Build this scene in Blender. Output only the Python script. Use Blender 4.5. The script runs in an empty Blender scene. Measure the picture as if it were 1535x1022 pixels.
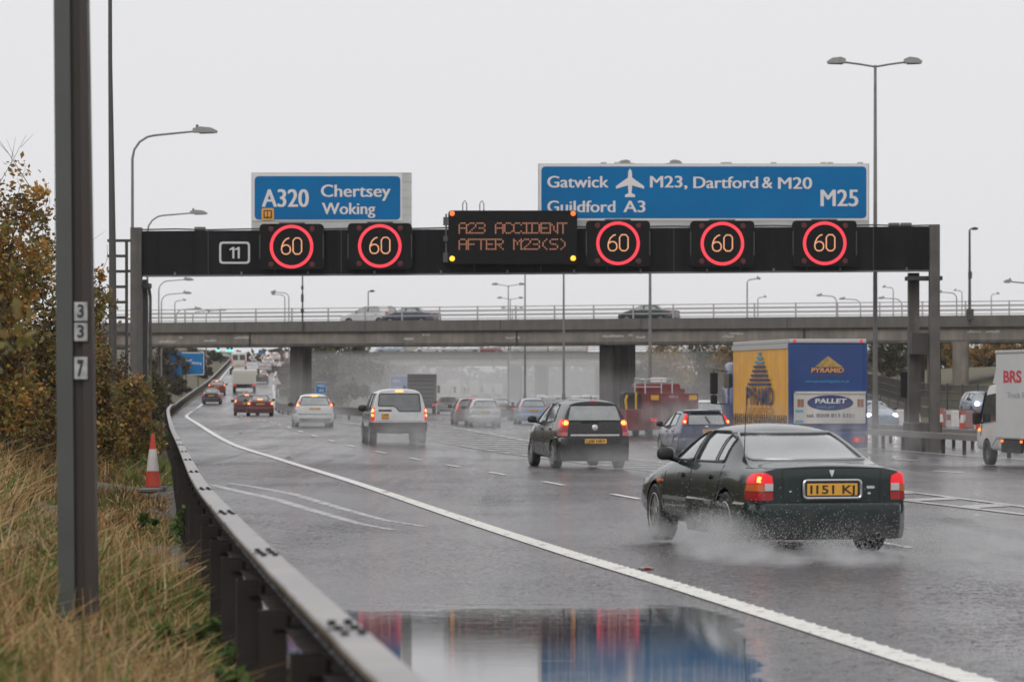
import bpy, bmesh, math, random
import numpy as np
from mathutils import Vector, Matrix
from mathutils.bvhtree import BVHTree

random.seed(7); rng = np.random.default_rng(7)
SC = bpy.context.scene
COL = SC.collection
PI = math.pi

# ------------------------------------------------------------------ camera model
F, CX, HY, CAMZ = 4900.0, 767.5, 575.0, 1.5      # focal length / principal column / horizon row of the photograph (1535 x 1022), eye height
def P(px, py, Y):
    return Vector(((px - CX) * Y / F, Y, CAMZ - (py - HY) * Y / F))
def PX(px, Y): return (px - CX) * Y / F
def PZ(py, Y): return CAMZ - (py - HY) * Y / F

def interp(tab, y):
    n = len(tab)
    if y <= tab[0][0]:
        m = (tab[1][1] - tab[0][1]) / (tab[1][0] - tab[0][0]); return tab[0][1] + m * (y - tab[0][0])
    if y >= tab[-1][0]:
        m = (tab[-1][1] - tab[-2][1]) / (tab[-1][0] - tab[-2][0]); return tab[-1][1] + m * (y - tab[-1][0])
    i = 0
    while tab[i + 1][0] < y: i += 1
    x0, v0 = tab[i]; x1, v1 = tab[i + 1]
    d = (v1 - v0) / (x1 - x0)
    m0 = ((v1 - tab[i-1][1]) / (x1 - tab[i-1][0])) if i > 0 else d
    m1 = ((tab[i+2][1] - v0) / (tab[i+2][0] - x0)) if i < n - 2 else d
    h = x1 - x0; t = (y - x0) / h
    return ((2*t**3 - 3*t*t + 1) * v0 + (t**3 - 2*t*t + t) * h * m0 + (-2*t**3 + 3*t*t) * v1 + (t**3 - t*t) * h * m1)
def lin(tab, y):
    if y <= tab[0][0]: return tab[0][1]
    for (x0, v0), (x1, v1) in zip(tab, tab[1:]):
        if y <= x1: return v0 + (v1 - v0) * (y - x0) / (x1 - x0)
    return tab[-1][1]
def sstep(a, b, x):
    t = min(1, max(0, (x - a) / (b - a))); return t * t * (3 - 2 * t)

# ------------------------------------------------------------------ road alignment (plan) and heights
EDGE = [(0, 5.05), (10, 3.66), (17.75, 2.58), (28.3, 1.11), (39.3, -.22), (64.5, -3.2), (89.6, -6.4), (111, -9.5), (156, -15), (205, -20.4), (249, -24.5), (297, -28), (370, -33.5), (445, -38.5), (520, -43.5), (620, -50)]
BARR = [(2, .55), (6.5, 0.0), (10.9, -.55), (16.5, -1.24), (22.7, -1.98), (29.2, -2.74), (36.8, -3.58), (58, -5.85), (78, -8.0), (111, -11.6), (156, -16.4), (249, -25.6), (297, -29.5), (370, -34.2), (445, -39), (520, -44.5), (620, -52)]
CEN = [(0, 29), (39.3, 23.8), (64.5, 20.8), (89.6, 17.4), (110, 14.4), (117.5, 13.2), (170, 7.2), (215, 3.5), (265, 1.1), (330, -.3), (380, -.2), (490, 2), (600, 7), (800, 22), (1000, 42)]
EZ = [(0, 0), (64, 0), (89, .02), (111, .18), (156, .61), (205, .80), (249, .94), (297, 1.74), (370, 3.8), (445, 6.5), (520, 8.5), (600, 9.0), (900, 9.0)]
MZ = [(0, 0), (40, 0), (80, -.12), (105, -.1), (150, .3), (170, .42), (272, .85), (490, 1.8), (700, 2.6), (1000, 3)]
# the whole road falls gently away from the camera; the first 26 m, where the water stands, are level
BZ = [(0, -.148), (12, -.148), (26, -.155), (33, -.21), (40, -.267), (64, -.43), (100, -.673), (1000, -6.73)]
def fall(Y): return interp(BZ, max(Y, 0))
def edge(Y): return interp(EDGE, Y)
def barr(Y): return interp(BARR, Y)
def cen(Y): return interp(CEN, Y)
def slipw(Y): return lin([(0, 7.6), (150, 7.6), (220, 6.6), (600, 6.6)], Y)
def mainl(Y): return min(cen(Y) - 12.0, edge(Y) + 40)
def gz(X, Y):
    u = X - edge(Y)
    ez, mz = interp(EZ, max(Y, 0)), interp(MZ, max(Y, 0))
    if Y < 190: a, b = 5.0, 12.0
    else: a, b = 6.9, max(11.5, mainl(Y) - edge(Y) - .5)
    z = ez + (mz - ez) * sstep(a, b, u) + fall(Y)
    v = barr(Y) - X
    if v > 0:
        z += .18 * sstep(.3, 2.5, v) + .40 * min(9, max(0, v - 1.7)) * sstep(12, 36, Y)
    w = X - cen(Y) - 19.5
    if w > 0: z += .22 * min(w, 18)
    return z
def heading(Y, main=False):
    f = cen if main else edge
    return math.atan2(-(f(Y + 3) - f(Y - 3)), 6.0)     # z rotation that turns +y along the road

# ------------------------------------------------------------------ materials
MATS = {}
def nt(name):
    m = bpy.data.materials.new(name); m.use_nodes = True
    n = m.node_tree.nodes; b = n['Principled BSDF']
    return m, n, m.node_tree.links, b
def mat(name, col, rough=.5, metal=0.0, var=.0, scale=8.0, bump=0.0, bscale=60.0, coat=0.0, emit=None, estr=1.0, spec=.5, dirt=None, trans=0, streak=0):
    if name in MATS: return MATS[name]
    m, n, l, b = nt(name)
    b.inputs['Base Color'].default_value = (*col, 1); b.inputs['Roughness'].default_value = rough
    b.inputs['Metallic'].default_value = metal; b.inputs['Coat Weight'].default_value = coat
    b.inputs['Coat Roughness'].default_value = .06
    b.inputs['Specular IOR Level'].default_value = spec
    if trans: b.inputs['Transmission Weight'].default_value = trans
    tc = n.new('ShaderNodeTexCoord')
    colsock = None
    if var > 0:
        no = n.new('ShaderNodeTexNoise'); no.inputs['Scale'].default_value = scale; no.inputs['Detail'].default_value = 5
        l.new(tc.outputs['Object'], no.inputs['Vector'])
        mp = n.new('ShaderNodeMapRange'); mp.inputs[1].default_value = .3; mp.inputs[2].default_value = .7
        mp.inputs[3].default_value = 1 - var; mp.inputs[4].default_value = 1 + var
        l.new(no.outputs['Fac'], mp.inputs[0])
        hs = n.new('ShaderNodeHueSaturation'); hs.inputs['Color'].default_value = (*col, 1)
        l.new(mp.outputs[0], hs.inputs['Value']); colsock = hs.outputs['Color']
        r2 = n.new('ShaderNodeMapRange'); r2.inputs[1].default_value = .3; r2.inputs[2].default_value = .7
        r2.inputs[3].default_value = max(.02, rough * (1 - var)); r2.inputs[4].default_value = min(1, rough * (1 + var))
        l.new(no.outputs['Fac'], r2.inputs[0]); l.new(r2.outputs[0], b.inputs['Roughness'])
    if streak:                     # run-off streaks down the face
        mp2 = n.new('ShaderNodeMapping'); mp2.inputs['Scale'].default_value = (1.5, 1.5, .14); l.new(tc.outputs['Object'], mp2.inputs[0])
        sn = n.new('ShaderNodeTexNoise'); sn.inputs['Scale'].default_value = 1.6; sn.inputs['Detail'].default_value = 6; sn.inputs['Roughness'].default_value = .65; l.new(mp2.outputs[0], sn.inputs['Vector'])
        sm = n.new('ShaderNodeMapRange'); sm.inputs[1].default_value = .38; sm.inputs[2].default_value = .66; sm.inputs[3].default_value = 1 + streak * .5; sm.inputs[4].default_value = 1 - streak; l.new(sn.outputs['Fac'], sm.inputs[0])
        h2 = n.new('ShaderNodeHueSaturation'); l.new(sm.outputs[0], h2.inputs['Value'])
        if colsock: l.new(colsock, h2.inputs['Color'])
        else: h2.inputs['Color'].default_value = (*col, 1)
        colsock = h2.outputs['Color']
    if dirt:                       # road grime with a ragged upper edge
        dcol, z0, z1 = dirt
        sp = n.new('ShaderNodeSeparateXYZ'); l.new(tc.outputs['Object'], sp.inputs[0])
        dn = n.new('ShaderNodeTexNoise'); dn.inputs['Scale'].default_value = 5; dn.inputs['Detail'].default_value = 6
        l.new(tc.outputs['Object'], dn.inputs['Vector'])
        ad = n.new('ShaderNodeMath'); ad.operation = 'MULTIPLY_ADD'; ad.inputs[1].default_value = .5; 
        l.new(dn.outputs['Fac'], ad.inputs[0]); l.new(sp.outputs['Z'], ad.inputs[2])
        mr = n.new('ShaderNodeMapRange'); mr.inputs[1].default_value = z0 + .25; mr.inputs[2].default_value = z1 + .25
        mr.inputs[3].default_value = .8; mr.inputs[4].default_value = 0
        l.new(ad.outputs[0], mr.inputs[0])
        mx = n.new('ShaderNodeMixRGB'); mx.inputs[2].default_value = (*dcol, 1)
        if colsock: l.new(colsock, mx.inputs[1])
        else: mx.inputs[1].default_value = (*col, 1)
        l.new(mr.outputs[0], mx.inputs[0]); colsock = mx.outputs[0]
        inv = n.new('ShaderNodeMath'); inv.operation = 'MULTIPLY_ADD'; inv.inputs[1].default_value = -coat; inv.inputs[2].default_value = coat
        l.new(mr.outputs[0], inv.inputs[0]); l.new(inv.outputs[0], b.inputs['Coat Weight'])
    if colsock: l.new(colsock, b.inputs['Base Color'])
    if bump > 0:
        bn = n.new('ShaderNodeTexNoise'); bn.inputs['Scale'].default_value = bscale; bn.inputs['Detail'].default_value = 4
        l.new(tc.outputs['Object'], bn.inputs['Vector'])
        bp = n.new('ShaderNodeBump'); bp.inputs['Strength'].default_value = bump; bp.inputs['Distance'].default_value = .01
        l.new(bn.outputs['Fac'], bp.inputs['Height']); l.new(bp.outputs['Normal'], b.inputs['Normal'])
    if emit:
        b.inputs['Emission Color'].default_value = (*emit, 1); b.inputs['Emission Strength'].default_value = estr
    MATS[name] = m
    return m

def paint(name, col, rough=.28, metal=.0, dirt=True):
    return mat(name, col, rough, metal, var=.12, scale=3, coat=.8, spec=.3, dirt=((.10, .097, .093), .10, .50) if dirt else None, bump=.02, bscale=220)

def glass_mat(name, tint, refl=.12, wetf=.12, film=.4):
    if name in MATS: return MATS[name]
    m = bpy.data.materials.new(name); m.use_nodes = True; n = m.node_tree.nodes; l = m.node_tree.links; n.clear()
    o = n.new('ShaderNodeOutputMaterial'); t = n.new('ShaderNodeBsdfTransparent'); t.inputs[0].default_value = (*tint, 1)
    g = n.new('ShaderNodeBsdfGlossy'); g.inputs['Roughness'].default_value = .09; g.inputs[0].default_value = (.95, .97, .97, 1)
    fr = n.new('ShaderNodeFresnel'); fr.inputs[0].default_value = 1.9
    tc = n.new('ShaderNodeTexCoord'); no = n.new('ShaderNodeTexNoise'); no.inputs['Scale'].default_value = 2.5; no.inputs['Detail'].default_value = 2
    l.new(tc.outputs['Object'], no.inputs['Vector'])
    a = n.new('ShaderNodeMath'); a.operation = 'MULTIPLY_ADD'; a.inputs[1].default_value = refl; a.use_clamp = True
    wet = n.new('ShaderNodeMath'); wet.inputs[1].default_value = wetf; l.new(fr.outputs[0], wet.inputs[0])      # running water mirrors more sky
    l.new(no.outputs['Fac'], a.inputs[0]); l.new(wet.outputs[0], a.inputs[2])
    # rain film: a thin diffuse layer
    d = n.new('ShaderNodeBsdfDiffuse'); d.inputs[0].default_value = (.66, .70, .69, 1)
    m1 = n.new('ShaderNodeMixShader'); l.new(a.outputs[0], m1.inputs[0]); l.new(t.outputs[0], m1.inputs[1]); l.new(g.outputs[0], m1.inputs[2])
    m2 = n.new('ShaderNodeMixShader')
    f2 = n.new('ShaderNodeMath'); f2.operation = 'MULTIPLY'; f2.inputs[1].default_value = film; l.new(no.outputs['Fac'], f2.inputs[0])
    l.new(f2.outputs[0], m2.inputs[0]); l.new(m1.outputs[0], m2.inputs[1]); l.new(d.outputs[0], m2.inputs[2])
    l.new(m2.outputs[0], o.inputs[0])
    MATS[name] = m
    return m

def leaf_mat(name, stops, rough=.55):
    """colour picked per leaf from the 'tone' attribute"""
    if name in MATS: return MATS[name]
    m, n, l, b = nt(name)
    at = n.new('ShaderNodeAttribute'); at.attribute_name = 'tone'
    r = n.new('ShaderNodeValToRGB'); el = r.color_ramp.elements
    while len(el) < len(stops): el.new(.5)
    for e, (p, c) in zip(el, stops): e.position = p; e.color = (*c, 1)
    l.new(at.outputs['Fac'], r.inputs[0]); l.new(r.outputs[0], b.inputs['Base Color'])
    b.inputs['Roughness'].default_value = rough; b.inputs['Specular IOR Level'].default_value = .3
    tr = n.new('ShaderNodeBsdfTranslucent'); l.new(r.outputs[0], tr.inputs[0])
    mx = n.new('ShaderNodeMixShader'); mx.inputs[0].default_value = .25
    l.new(b.outputs[0], mx.inputs[1]); l.new(tr.outputs[0], mx.inputs[2])
    l.new(mx.outputs[0], n['Material Output'].inputs[0])
    MATS[name] = m
    return m

# ------------------------------------------------------------------ objects
def thing(name, label, cat, loc=(0, 0, 0), rz=0, group=None, rx=0):
    o = bpy.data.objects.new(name, None); COL.objects.link(o); o.empty_display_size = .3
    o.rotation_mode = 'XYZ'
    o.location = loc; o.rotation_euler = (rx, 0, rz); tag(o, label, cat, group); return o
def tag(o, label=None, cat=None, group=None, kind=None):
    if label: o['label'] = label
    if cat: o['category'] = cat
    if group: o['group'] = group
    if kind: o['kind'] = kind
    return o
def link(name, me, parent=None):
    o = bpy.data.objects.new(name, me); COL.objects.link(o)
    if parent: o.parent = parent
    return o
def setmats(me, mats):
    for m in (mats if isinstance(mats, (list, tuple)) else [mats]): me.materials.append(m)
def kids(o): return [c for c in bpy.data.objects if c.parent == o]
def dup(root, loc, rz=None, label=None, group=None, swap=None, rx=None):
    tree = {}
    for c in bpy.data.objects:
        if c.parent: tree.setdefault(c.parent.name, []).append(c)
    def rec(o, par):
        c = o.copy(); COL.objects.link(c)
        if par: c.parent = par
        if swap and c.type == 'MESH':
            for s in c.material_slots:
                if s.material and s.material.name in swap:
                    mm = swap[s.material.name]; s.link = 'OBJECT'; s.material = mm
        for k in tree.get(o.name, []): rec(k, c)
        return c
    r = rec(root, None); r.location = loc
    if rz is not None: r.rotation_euler.z = rz
    if rx is not None: r.rotation_euler.x = rx
    if label: r['label'] = label
    if group: r['group'] = group
    return r

class MB:
    def __init__(s): s.v = []; s.f = []; s.m = []; s.mi = 0
    def add(s, vs, fs, mi=None):
        b = len(s.v); s.v += [tuple(v) for v in vs]; s.f += [tuple(i + b for i in f) for f in fs]
        s.m += [s.mi if mi is None else mi] * len(fs)
    def box(s, x0, x1, y0, y1, z0, z1, mi=None, rz=0, c=None, bev=0):
        if x0 > x1: x0, x1 = x1, x0
        if y0 > y1: y0, y1 = y1, y0
        if z0 > z1: z0, z1 = z1, z0
        if bev:
            b = min(bev, (x1-x0)*.45, (y1-y0)*.45, (z1-z0)*.45)
            bm = bmesh.new(); bmesh.ops.create_cube(bm, size=1)
            for v in bm.verts:
                v.co = Vector((x0 + (v.co.x + .5) * (x1-x0), y0 + (v.co.y + .5) * (y1-y0), z0 + (v.co.z + .5) * (z1-z0)))
            bmesh.ops.bevel(bm, geom=list(bm.edges), offset=b, segments=2, affect='EDGES', profile=.5)
            bm.verts.index_update()
            vs = [v.co.copy() for v in bm.verts]; fs = [[v.index for v in f.verts] for f in bm.faces]; bm.free()
        else:
            vs = [Vector((x, y, z)) for z in (z0, z1) for y in (y0, y1) for x in (x0, x1)]
            fs = [(0, 2, 3, 1), (4, 5, 7, 6), (0, 1, 5, 4), (2, 6, 7, 3), (0, 4, 6, 2), (1, 3, 7, 5)]
        if rz:
            c = Vector(c if c else ((x0+x1)/2, (y0+y1)/2, 0)); R = Matrix.Rotation(rz, 3, 'Z')
            vs = [R @ (v - c) + c for v in vs]
        s.add(vs, fs, mi)
    def tube(s, pts, r, n=8, mi=None, caps=True):
        pts = [Vector(p) for p in pts]; k = len(pts)
        rs = r if isinstance(r, (list, tuple)) else [r] * k
        vs = []; fs = []; up = None
        for i, p in enumerate(pts):
            t = (pts[min(i+1, k-1)] - pts[max(i-1, 0)])
            if t.length < 1e-9: t = Vector((0, 0, 1))
            t.normalize()
            if up is None:
                up = Vector((0, 0, 1)) if abs(t.z) < .9 else Vector((1, 0, 0))
            a = t.cross(up)
            if a.length < 1e-6: a = t.cross(Vector((0, 1, 0)))
            a.normalize(); bb = a.cross(t).normalized(); up = bb
            for j in range(n):
                an = 2 * PI * j / n
                vs.append(p + (a * math.cos(an) + bb * math.sin(an)) * rs[i])
        for i in range(k - 1):
            for j in range(n):
                j2 = (j + 1) % n
                fs.append((i*n + j, i*n + j2, (i+1)*n + j2, (i+1)*n + j))
        if caps:
            fs.append(tuple(range(n))[::-1]); fs.append(tuple((k-1)*n + j for j in range(n)))
        s.add(vs, fs, mi)
    def lathe(s, prof, axis='z', n=24, o=(0, 0, 0), mi=None, close=False):
        vs = []; fs = []; k = len(prof); o = Vector(o)
        for i in range(n):
            an = 2 * PI * i / n; c, sn = math.cos(an), math.sin(an)
            for (r, h) in prof:
                if axis == 'z': vs.append(o + Vector((r*c, r*sn, h)))
                elif axis == 'x': vs.append(o + Vector((h, r*c, r*sn)))
                else: vs.append(o + Vector((r*c, h, r*sn)))
        for i in range(n):
            i2 = (i + 1) % n
            for j in range(k if close else k - 1):
                j2 = (j + 1) % k
                fs.append((i*k + j, i2*k + j, i2*k + j2, i*k + j2))
        s.add(vs, fs, mi)
    def prism(s, poly, a0, a1, plane='xz', mi=None):
        n = len(poly); vs = []
        for a in (a0, a1):
            for (p, q) in poly:
                vs.append((p, a, q) if plane == 'xz' else ((a, p, q) if plane == 'yz' else (p, q, a)))
        fs = [tuple(range(n)), tuple(range(2*n-1, n-1, -1))] + [(i, i+n, (i+1) % n + n, (i+1) % n) for i in range(n)]
        s.add(vs, fs, mi)
    def build(s, name, mats, parent=None, smooth=False, angle=None, fix=True):
        me = bpy.data.meshes.new(name); me.from_pydata(s.v, [], s.f); setmats(me, mats)
        me.polygons.foreach_set('material_index', s.m)
        if fix:
            bm = bmesh.new(); bm.from_mesh(me); bmesh.ops.recalc_face_normals(bm, faces=bm.faces); bm.to_mesh(me); bm.free()
        if smooth:
            me.shade_smooth()
            me.set_sharp_from_angle(angle=math.radians(angle or 35))
        me.update()
        return link(name, me, parent)

def rpoly(pts, r=.03, seg=4):
    out = []; n = len(pts)
    for i in range(n):
        p = Vector((*pts[i], 0)); a = Vector((*pts[i-1], 0)); b = Vector((*pts[(i+1) % n], 0))
        da = (a - p); db = (b - p); rr = min(r, da.length * .45, db.length * .45)
        p0 = p + da.normalized() * rr; p1 = p + db.normalized() * rr
        for k in range(seg + 1):
            t = k / seg
            q = p0 * (1-t)**2 + p * 2*t*(1-t) + p1 * t*t
            out.append((q.x, q.y))
    return out
def rrect(x0, z0, x1, z1, r=.05, seg=5): return rpoly([(x0, z0), (x1, z0), (x1, z1), (x0, z1)], r, seg)

# writing: meshes of text standing in a local xz plane, facing -y
_cap = {}
def text_verts(s, bold=0.0, spacing=1.0):
    cu = bpy.data.curves.new('t', 'FONT'); cu.body = s; cu.size = 1; cu.offset = bold; cu.resolution_u = 4; cu.space_character = spacing
    o = bpy.data.objects.new('t', cu); COL.objects.link(o)
    dg = bpy.context.evaluated_depsgraph_get(); dg.update()
    me = bpy.data.meshes.new_from_object(o.evaluated_get(dg))
    v = [tuple(x.co) for x in me.vertices]; f = [tuple(p.vertices) for p in me.polygons]
    bpy.data.objects.remove(o); bpy.data.curves.remove(cu); bpy.data.meshes.remove(me)
    return v, f
def capheight():
    if 'h' not in _cap:
        v, f = text_verts('H'); _cap['h'] = max(p[1] for p in v)
    return _cap['h']
def put_text(mb, s, x0, x1, z0, h, y, mi=0, bold=0.012, side=None, shear=0.0, spacing=1.0):
    """text from x0 to x1 with baseline z0 and capital height h, on the plane y (or on the plane x=side when side is given)"""
    v, f = text_verts(s, bold, spacing)
    a, b = min(p[0] for p in v), max(p[0] for p in v); k = h / capheight()
    vs = []
    for p in v:
        u = x0 + (p[0] - a) / (b - a) * (x1 - x0) + shear * p[1] * k; w = z0 + p[1] * k
        vs.append((u, y, w) if side is None else (side, u, w))
    mb.add(vs, f, mi)
# ================================================================== SETTING
def make_world():
    w = bpy.data.worlds.new("World"); SC.world = w; w.use_nodes = True
    n = w.node_tree.nodes; l = w.node_tree.links; bg = n['Background']
    sk = n.new('ShaderNodeTexSky'); sk.sky_type = 'NISHITA'; sk.sun_disc = False
    sk.sun_elevation = math.radians(38); sk.sun_rotation = math.radians(200); sk.dust_density = 6; sk.air_density = 1.5
    hs = n.new('ShaderNodeHueSaturation'); hs.inputs['Saturation'].default_value = .08; hs.inputs['Value'].default_value = 1.0
    l.new(sk.outputs[0], hs.inputs['Color'])
    mx = n.new('ShaderNodeMixRGB'); mx.inputs[0].default_value = .9; mx.inputs[2].default_value = (8.6, 8.6, 8.8, 1)   # the even cloud deck
    l.new(hs.outputs[0], mx.inputs[1]); l.new(mx.outputs[0], bg.inputs[0]); bg.inputs[1].default_value = .1
    s = bpy.data.lights.new('sun', 'SUN'); s.energy = .6; s.angle = math.radians(25); s.color = (1, .97, .93)
    o = bpy.data.objects.new('sun', s); COL.objects.link(o)
    o.rotation_euler = (math.radians(52), 0, math.radians(-20)); o.location = (0, 0, 60)
make_world()

def road_material():
    m, n, l, b = nt('wet_asphalt')
    tc = n.new('ShaderNodeTexCoord')
    def noise(scale, detail=4, vec=None, rough=.5):
        x = n.new('ShaderNodeTexNoise'); x.inputs['Scale'].default_value = scale; x.inputs['Detail'].default_value = detail; x.inputs['Roughness'].default_value = rough
        l.new(vec or tc.outputs['Object'], x.inputs['Vector']); return x.outputs['Fac']
    def mapping(rz, sc):
        x = n.new('ShaderNodeMapping'); x.inputs['Rotation'].default_value = (0, 0, rz); x.inputs['Scale'].default_value = sc
        l.new(tc.outputs['Object'], x.inputs['Vector']); return x.outputs[0]
    def math_(op, a, b_=None, c=None, clamp=False):
        x = n.new('ShaderNodeMath'); x.operation = op; x.use_clamp = clamp
        for i, q in enumerate((a, b_, c)):
            if q is None: continue
            if isinstance(q, (int, float)): x.inputs[i].default_value = q
            else: l.new(q, x.inputs[i])
        return x.outputs[0]
    def rng_(v, a, b_, c, d, smooth=False):
        x = n.new('ShaderNodeMapRange'); x.inputs[1].default_value = a; x.inputs[2].default_value = b_; x.inputs[3].default_value = c; x.inputs[4].default_value = d
        if smooth: x.interpolation_type = 'SMOOTHSTEP'
        l.new(v, x.inputs[0]); return x.outputs[0]
    grain = math_('MULTIPLY_ADD', noise(26, 1, rough=.6), .36, math_('MULTIPLY_ADD', noise(11, 2, rough=.7), .36, math_('MULTIPLY', noise(52, 1, rough=.8), .28)))
    patch = noise(.22, 5)
    along = noise(1.0, 4, mapping(-.13, (1.4, .035, 1)))
    film = noise(1.0, 5, mapping(-.13, (.5, .28, 1)), rough=.6)
    sep = n.new('ShaderNodeSeparateXYZ'); l.new(tc.outputs['Object'], sep.inputs[0])
    X, Y = sep.outputs['X'], sep.outputs['Y']
    # standing water on the hard shoulder: near, left of the edge line, ragged edges drawn out across the road
    rag = noise(1.0, 6, mapping(0, (.55, 2.6, 1)), rough=.65)
    rag2 = noise(1.0, 4, mapping(0, (.35, .22, 1)), rough=.5)
    t = math_('ADD', rng_(Y, 22.5, 29.0, 1.15, -.55), math_('ADD', rng_(rag, .3, .7, -.5, .5), rng_(rag2, .3, .7, -.45, .45)))
    t = math_('SUBTRACT', t, rng_(math_('ADD', X, rng_(rag, .3, .7, -.4, .4)), 1.10, 2.0, 0, 1.4))
    puddle = rng_(t, .25, .62, 0, 1, True)
    col = n.new('ShaderNodeMixRGB'); col.inputs[1].default_value = (.006, .0055, .0057, 1); col.inputs[2].default_value = (.150, .134, .138, 1)
    l.new(math_('ADD', rng_(grain, .42, .60, 0, .66), rng_(patch, .3, .7, -.05, .22), None, True), col.inputs[0])
    dk = n.new('ShaderNodeMixRGB'); dk.inputs[2].default_value = (.02, .02, .02, 1); l.new(math_('MULTIPLY', puddle, .85), dk.inputs[0]); l.new(col.outputs[0], dk.inputs[1])
    l.new(dk.outputs[0], b.inputs['Base Color'])
    # water film: smoother in the wheel paths and in patches
    r = math_('ADD', rng_(grain, .40, .62, .07, .36), rng_(along, .35, .65, -.11, .11))
    r = math_('ADD', r, rng_(film, .35, .65, .05, -.06))
    r = math_('MAXIMUM', r, .09)
    inv = math_('SUBTRACT', 1.0, puddle)
    r = math_('MULTIPLY_ADD', r, inv, math_('MULTIPLY', puddle, rng_(film, .3, .7, .02, .065)))
    l.new(r, b.inputs['Roughness'])
    b.inputs['IOR'].default_value = 1.38
    sheen = noise(1.0, 5, mapping(-.13, (.16, .07, 1)), rough=.6)              # broad wetter and drier patches
    sp = math_('ADD', rng_(grain, .42, .60, .64, .0), rng_(sheen, .35, .65, -.24, .24), None, True)
    l.new(math_('MAXIMUM', sp, math_('MULTIPLY', puddle, .6)), b.inputs['Specular IOR Level'])
    bp = n.new('ShaderNodeBump'); bp.inputs['Distance'].default_value = .028
    l.new(math_('MULTIPLY_ADD', inv, .36, .0), bp.inputs['Strength']); l.new(grain, bp.inputs['Height'])
    # ripples on the standing water
    bp2 = n.new('ShaderNodeBump'); bp2.inputs['Distance'].default_value = .004
    rip = noise(1.0, 4, mapping(0, (1.6, 11, 1)), rough=.6)
    l.new(rip, bp2.inputs['Height']); l.new(math_('MULTIPLY_ADD', math_('MULTIPLY', puddle, inv), 1.1, math_('MULTIPLY', puddle, rng_(Y, 20.5, 26, .08, .30))), bp2.inputs['Strength']); l.new(bp.outputs[0], bp2.inputs['Normal'])
    l.new(bp2.outputs[0], b.inputs['Normal'])
    return m
M_ROAD = road_material()
M_PAINT = None
def paint_mark():
    m, n, l, b = nt('road_paint')
    tc = n.new('ShaderNodeTexCoord'); no = n.new('ShaderNodeTexNoise'); no.inputs['Scale'].default_value = 9; no.inputs['Detail'].default_value = 8; no.inputs['Roughness'].default_value = .7
    l.new(tc.outputs['Object'], no.inputs['Vector'])
    r = n.new('ShaderNodeValToRGB'); r.color_ramp.elements[0].position = .30; r.color_ramp.elements[0].color = (.30, .29, .27, 1)
    r.color_ramp.elements[1].position = .46; r.color_ramp.elements[1].color = (.80, .79, .75, 1)
    l.new(no.outputs['Fac'], r.inputs[0]); l.new(r.outputs[0], b.inputs['Base Color']); b.inputs['Roughness'].default_value = .35
    return m
M_PAINT = paint_mark()
M_WORN = mat('worn_paint', (.32, .31, .29), .35, var=.35, scale=2.5)

def rows(y0, y1):
    ys = [y0]
    while ys[-1] < y1: ys.append(min(y1, ys[-1] + (1.2 if ys[-1] < 60 else 2.5 if ys[-1] < 160 else 6)))
    return ys
def sheet(mb, fl, fr, y0, y1, n, dz=.01, mi=None):
    ys = rows(y0, y1); vs = []; fs = []
    for y in ys:
        a, b = fl(y), fr(y)
        for i in range(n + 1):
            x = a + (b - a) * i / n; vs.append((x, y, gz(x, y) + dz))
    for j in range(len(ys) - 1):
        for i in range(n):
            k = j * (n + 1) + i; fs.append((k, k+1, k+n+2, k+n+1))
    mb.add(vs, fs, mi)
JN = 187.0
rd = MB()
sheet(rd, lambda y: barr(y) + .10, lambda y: cen(y) + 18.0, -4, JN, 54)
sheet(rd, lambda y: barr(y) + .10, lambda y: edge(y) + slipw(y) + .6 + 3.5 * sstep(215, JN, y), JN, 520, 12)
sheet(rd, lambda y: mainl(y) - 2.6 - 1.2 * sstep(215, JN, y), lambda y: cen(y) + 18.0, JN, 900, 40)
road = rd.build('road', M_ROAD); tag(road, 'wet dark grey motorway carriageway with hard shoulder and slip road', kind='structure')
road.data.shade_smooth()
if road.data.polygons[0].normal.z < 0: road.data.flip_normals()

# ---- terrain, one sheet to the horizon
cols = [-700, -400, -220, -120, -80, -55, -40, -30, -24, -19, -15, -12, -9.5, -8, -7, -6, -5.2, -4.5, -4, -3.5, -3, -2.5, -2, -1.5, -1, -.6, -.3, 0, .25, .7]
M_SOIL = mat('verge_soil', (.10, .085, .038), .95, var=.45, scale=1.5, bump=.4, bscale=14)
tv = []; tf = []; trow = list(np.arange(-10, 60, 1.5)) + list(np.arange(60, 160, 4)) + list(np.arange(160, 600, 9)) + [640, 700, 780, 900, 1100, 1400, 1900, 2600]
def rcols(y):
    e = edge(min(y, 620)); c = cen(min(y, 1000))
    xs = []
    k = [0, 1.5, 3, 4.5, 6, 6.9, 7.5, 8.2, 9, 10, 11, 12, 14, 17, 20, 24]
    xs = [e + q for q in k]
    last = max(xs[-1], c - 12)
    right = [c + q for q in (-11, -5, 0, 4, 10, 16, 18.2, 19.5, 21, 24, 28, 33, 38, 45, 60, 90, 150, 260, 420, 700)]
    right = [max(q, last + .2 * (i + 1)) for i, q in enumerate(right)]
    return xs + right
for y in trow:
    yy = min(y, 620); b = barr(yy)
    for q in cols:
        x = b + q; z = gz(max(x, b - 60), yy) - (.10 if q > .15 else 0)
        tv.append((x, y, z + (.06 * math.sin(x * 1.7 + y * .9) if q < -1 else 0)))
    for x in rcols(y):
        tv.append((x, y, gz(x, yy if x < edge(yy) + 9 else min(y, 1000)) - .10))
nc = len(cols) + len(rcols(10))
for j in range(len(trow) - 1):
    for i in range(nc - 1):
        k = j * nc + i; tf.append((k, k+1, k+nc+1, k+nc))
me = bpy.data.meshes.new('ground'); me.from_pydata(tv, [], tf); setmats(me, M_SOIL); me.shade_smooth()
ground = link('ground', me); tag(ground, 'rough verge and banks beside the motorway', kind='structure')

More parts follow.
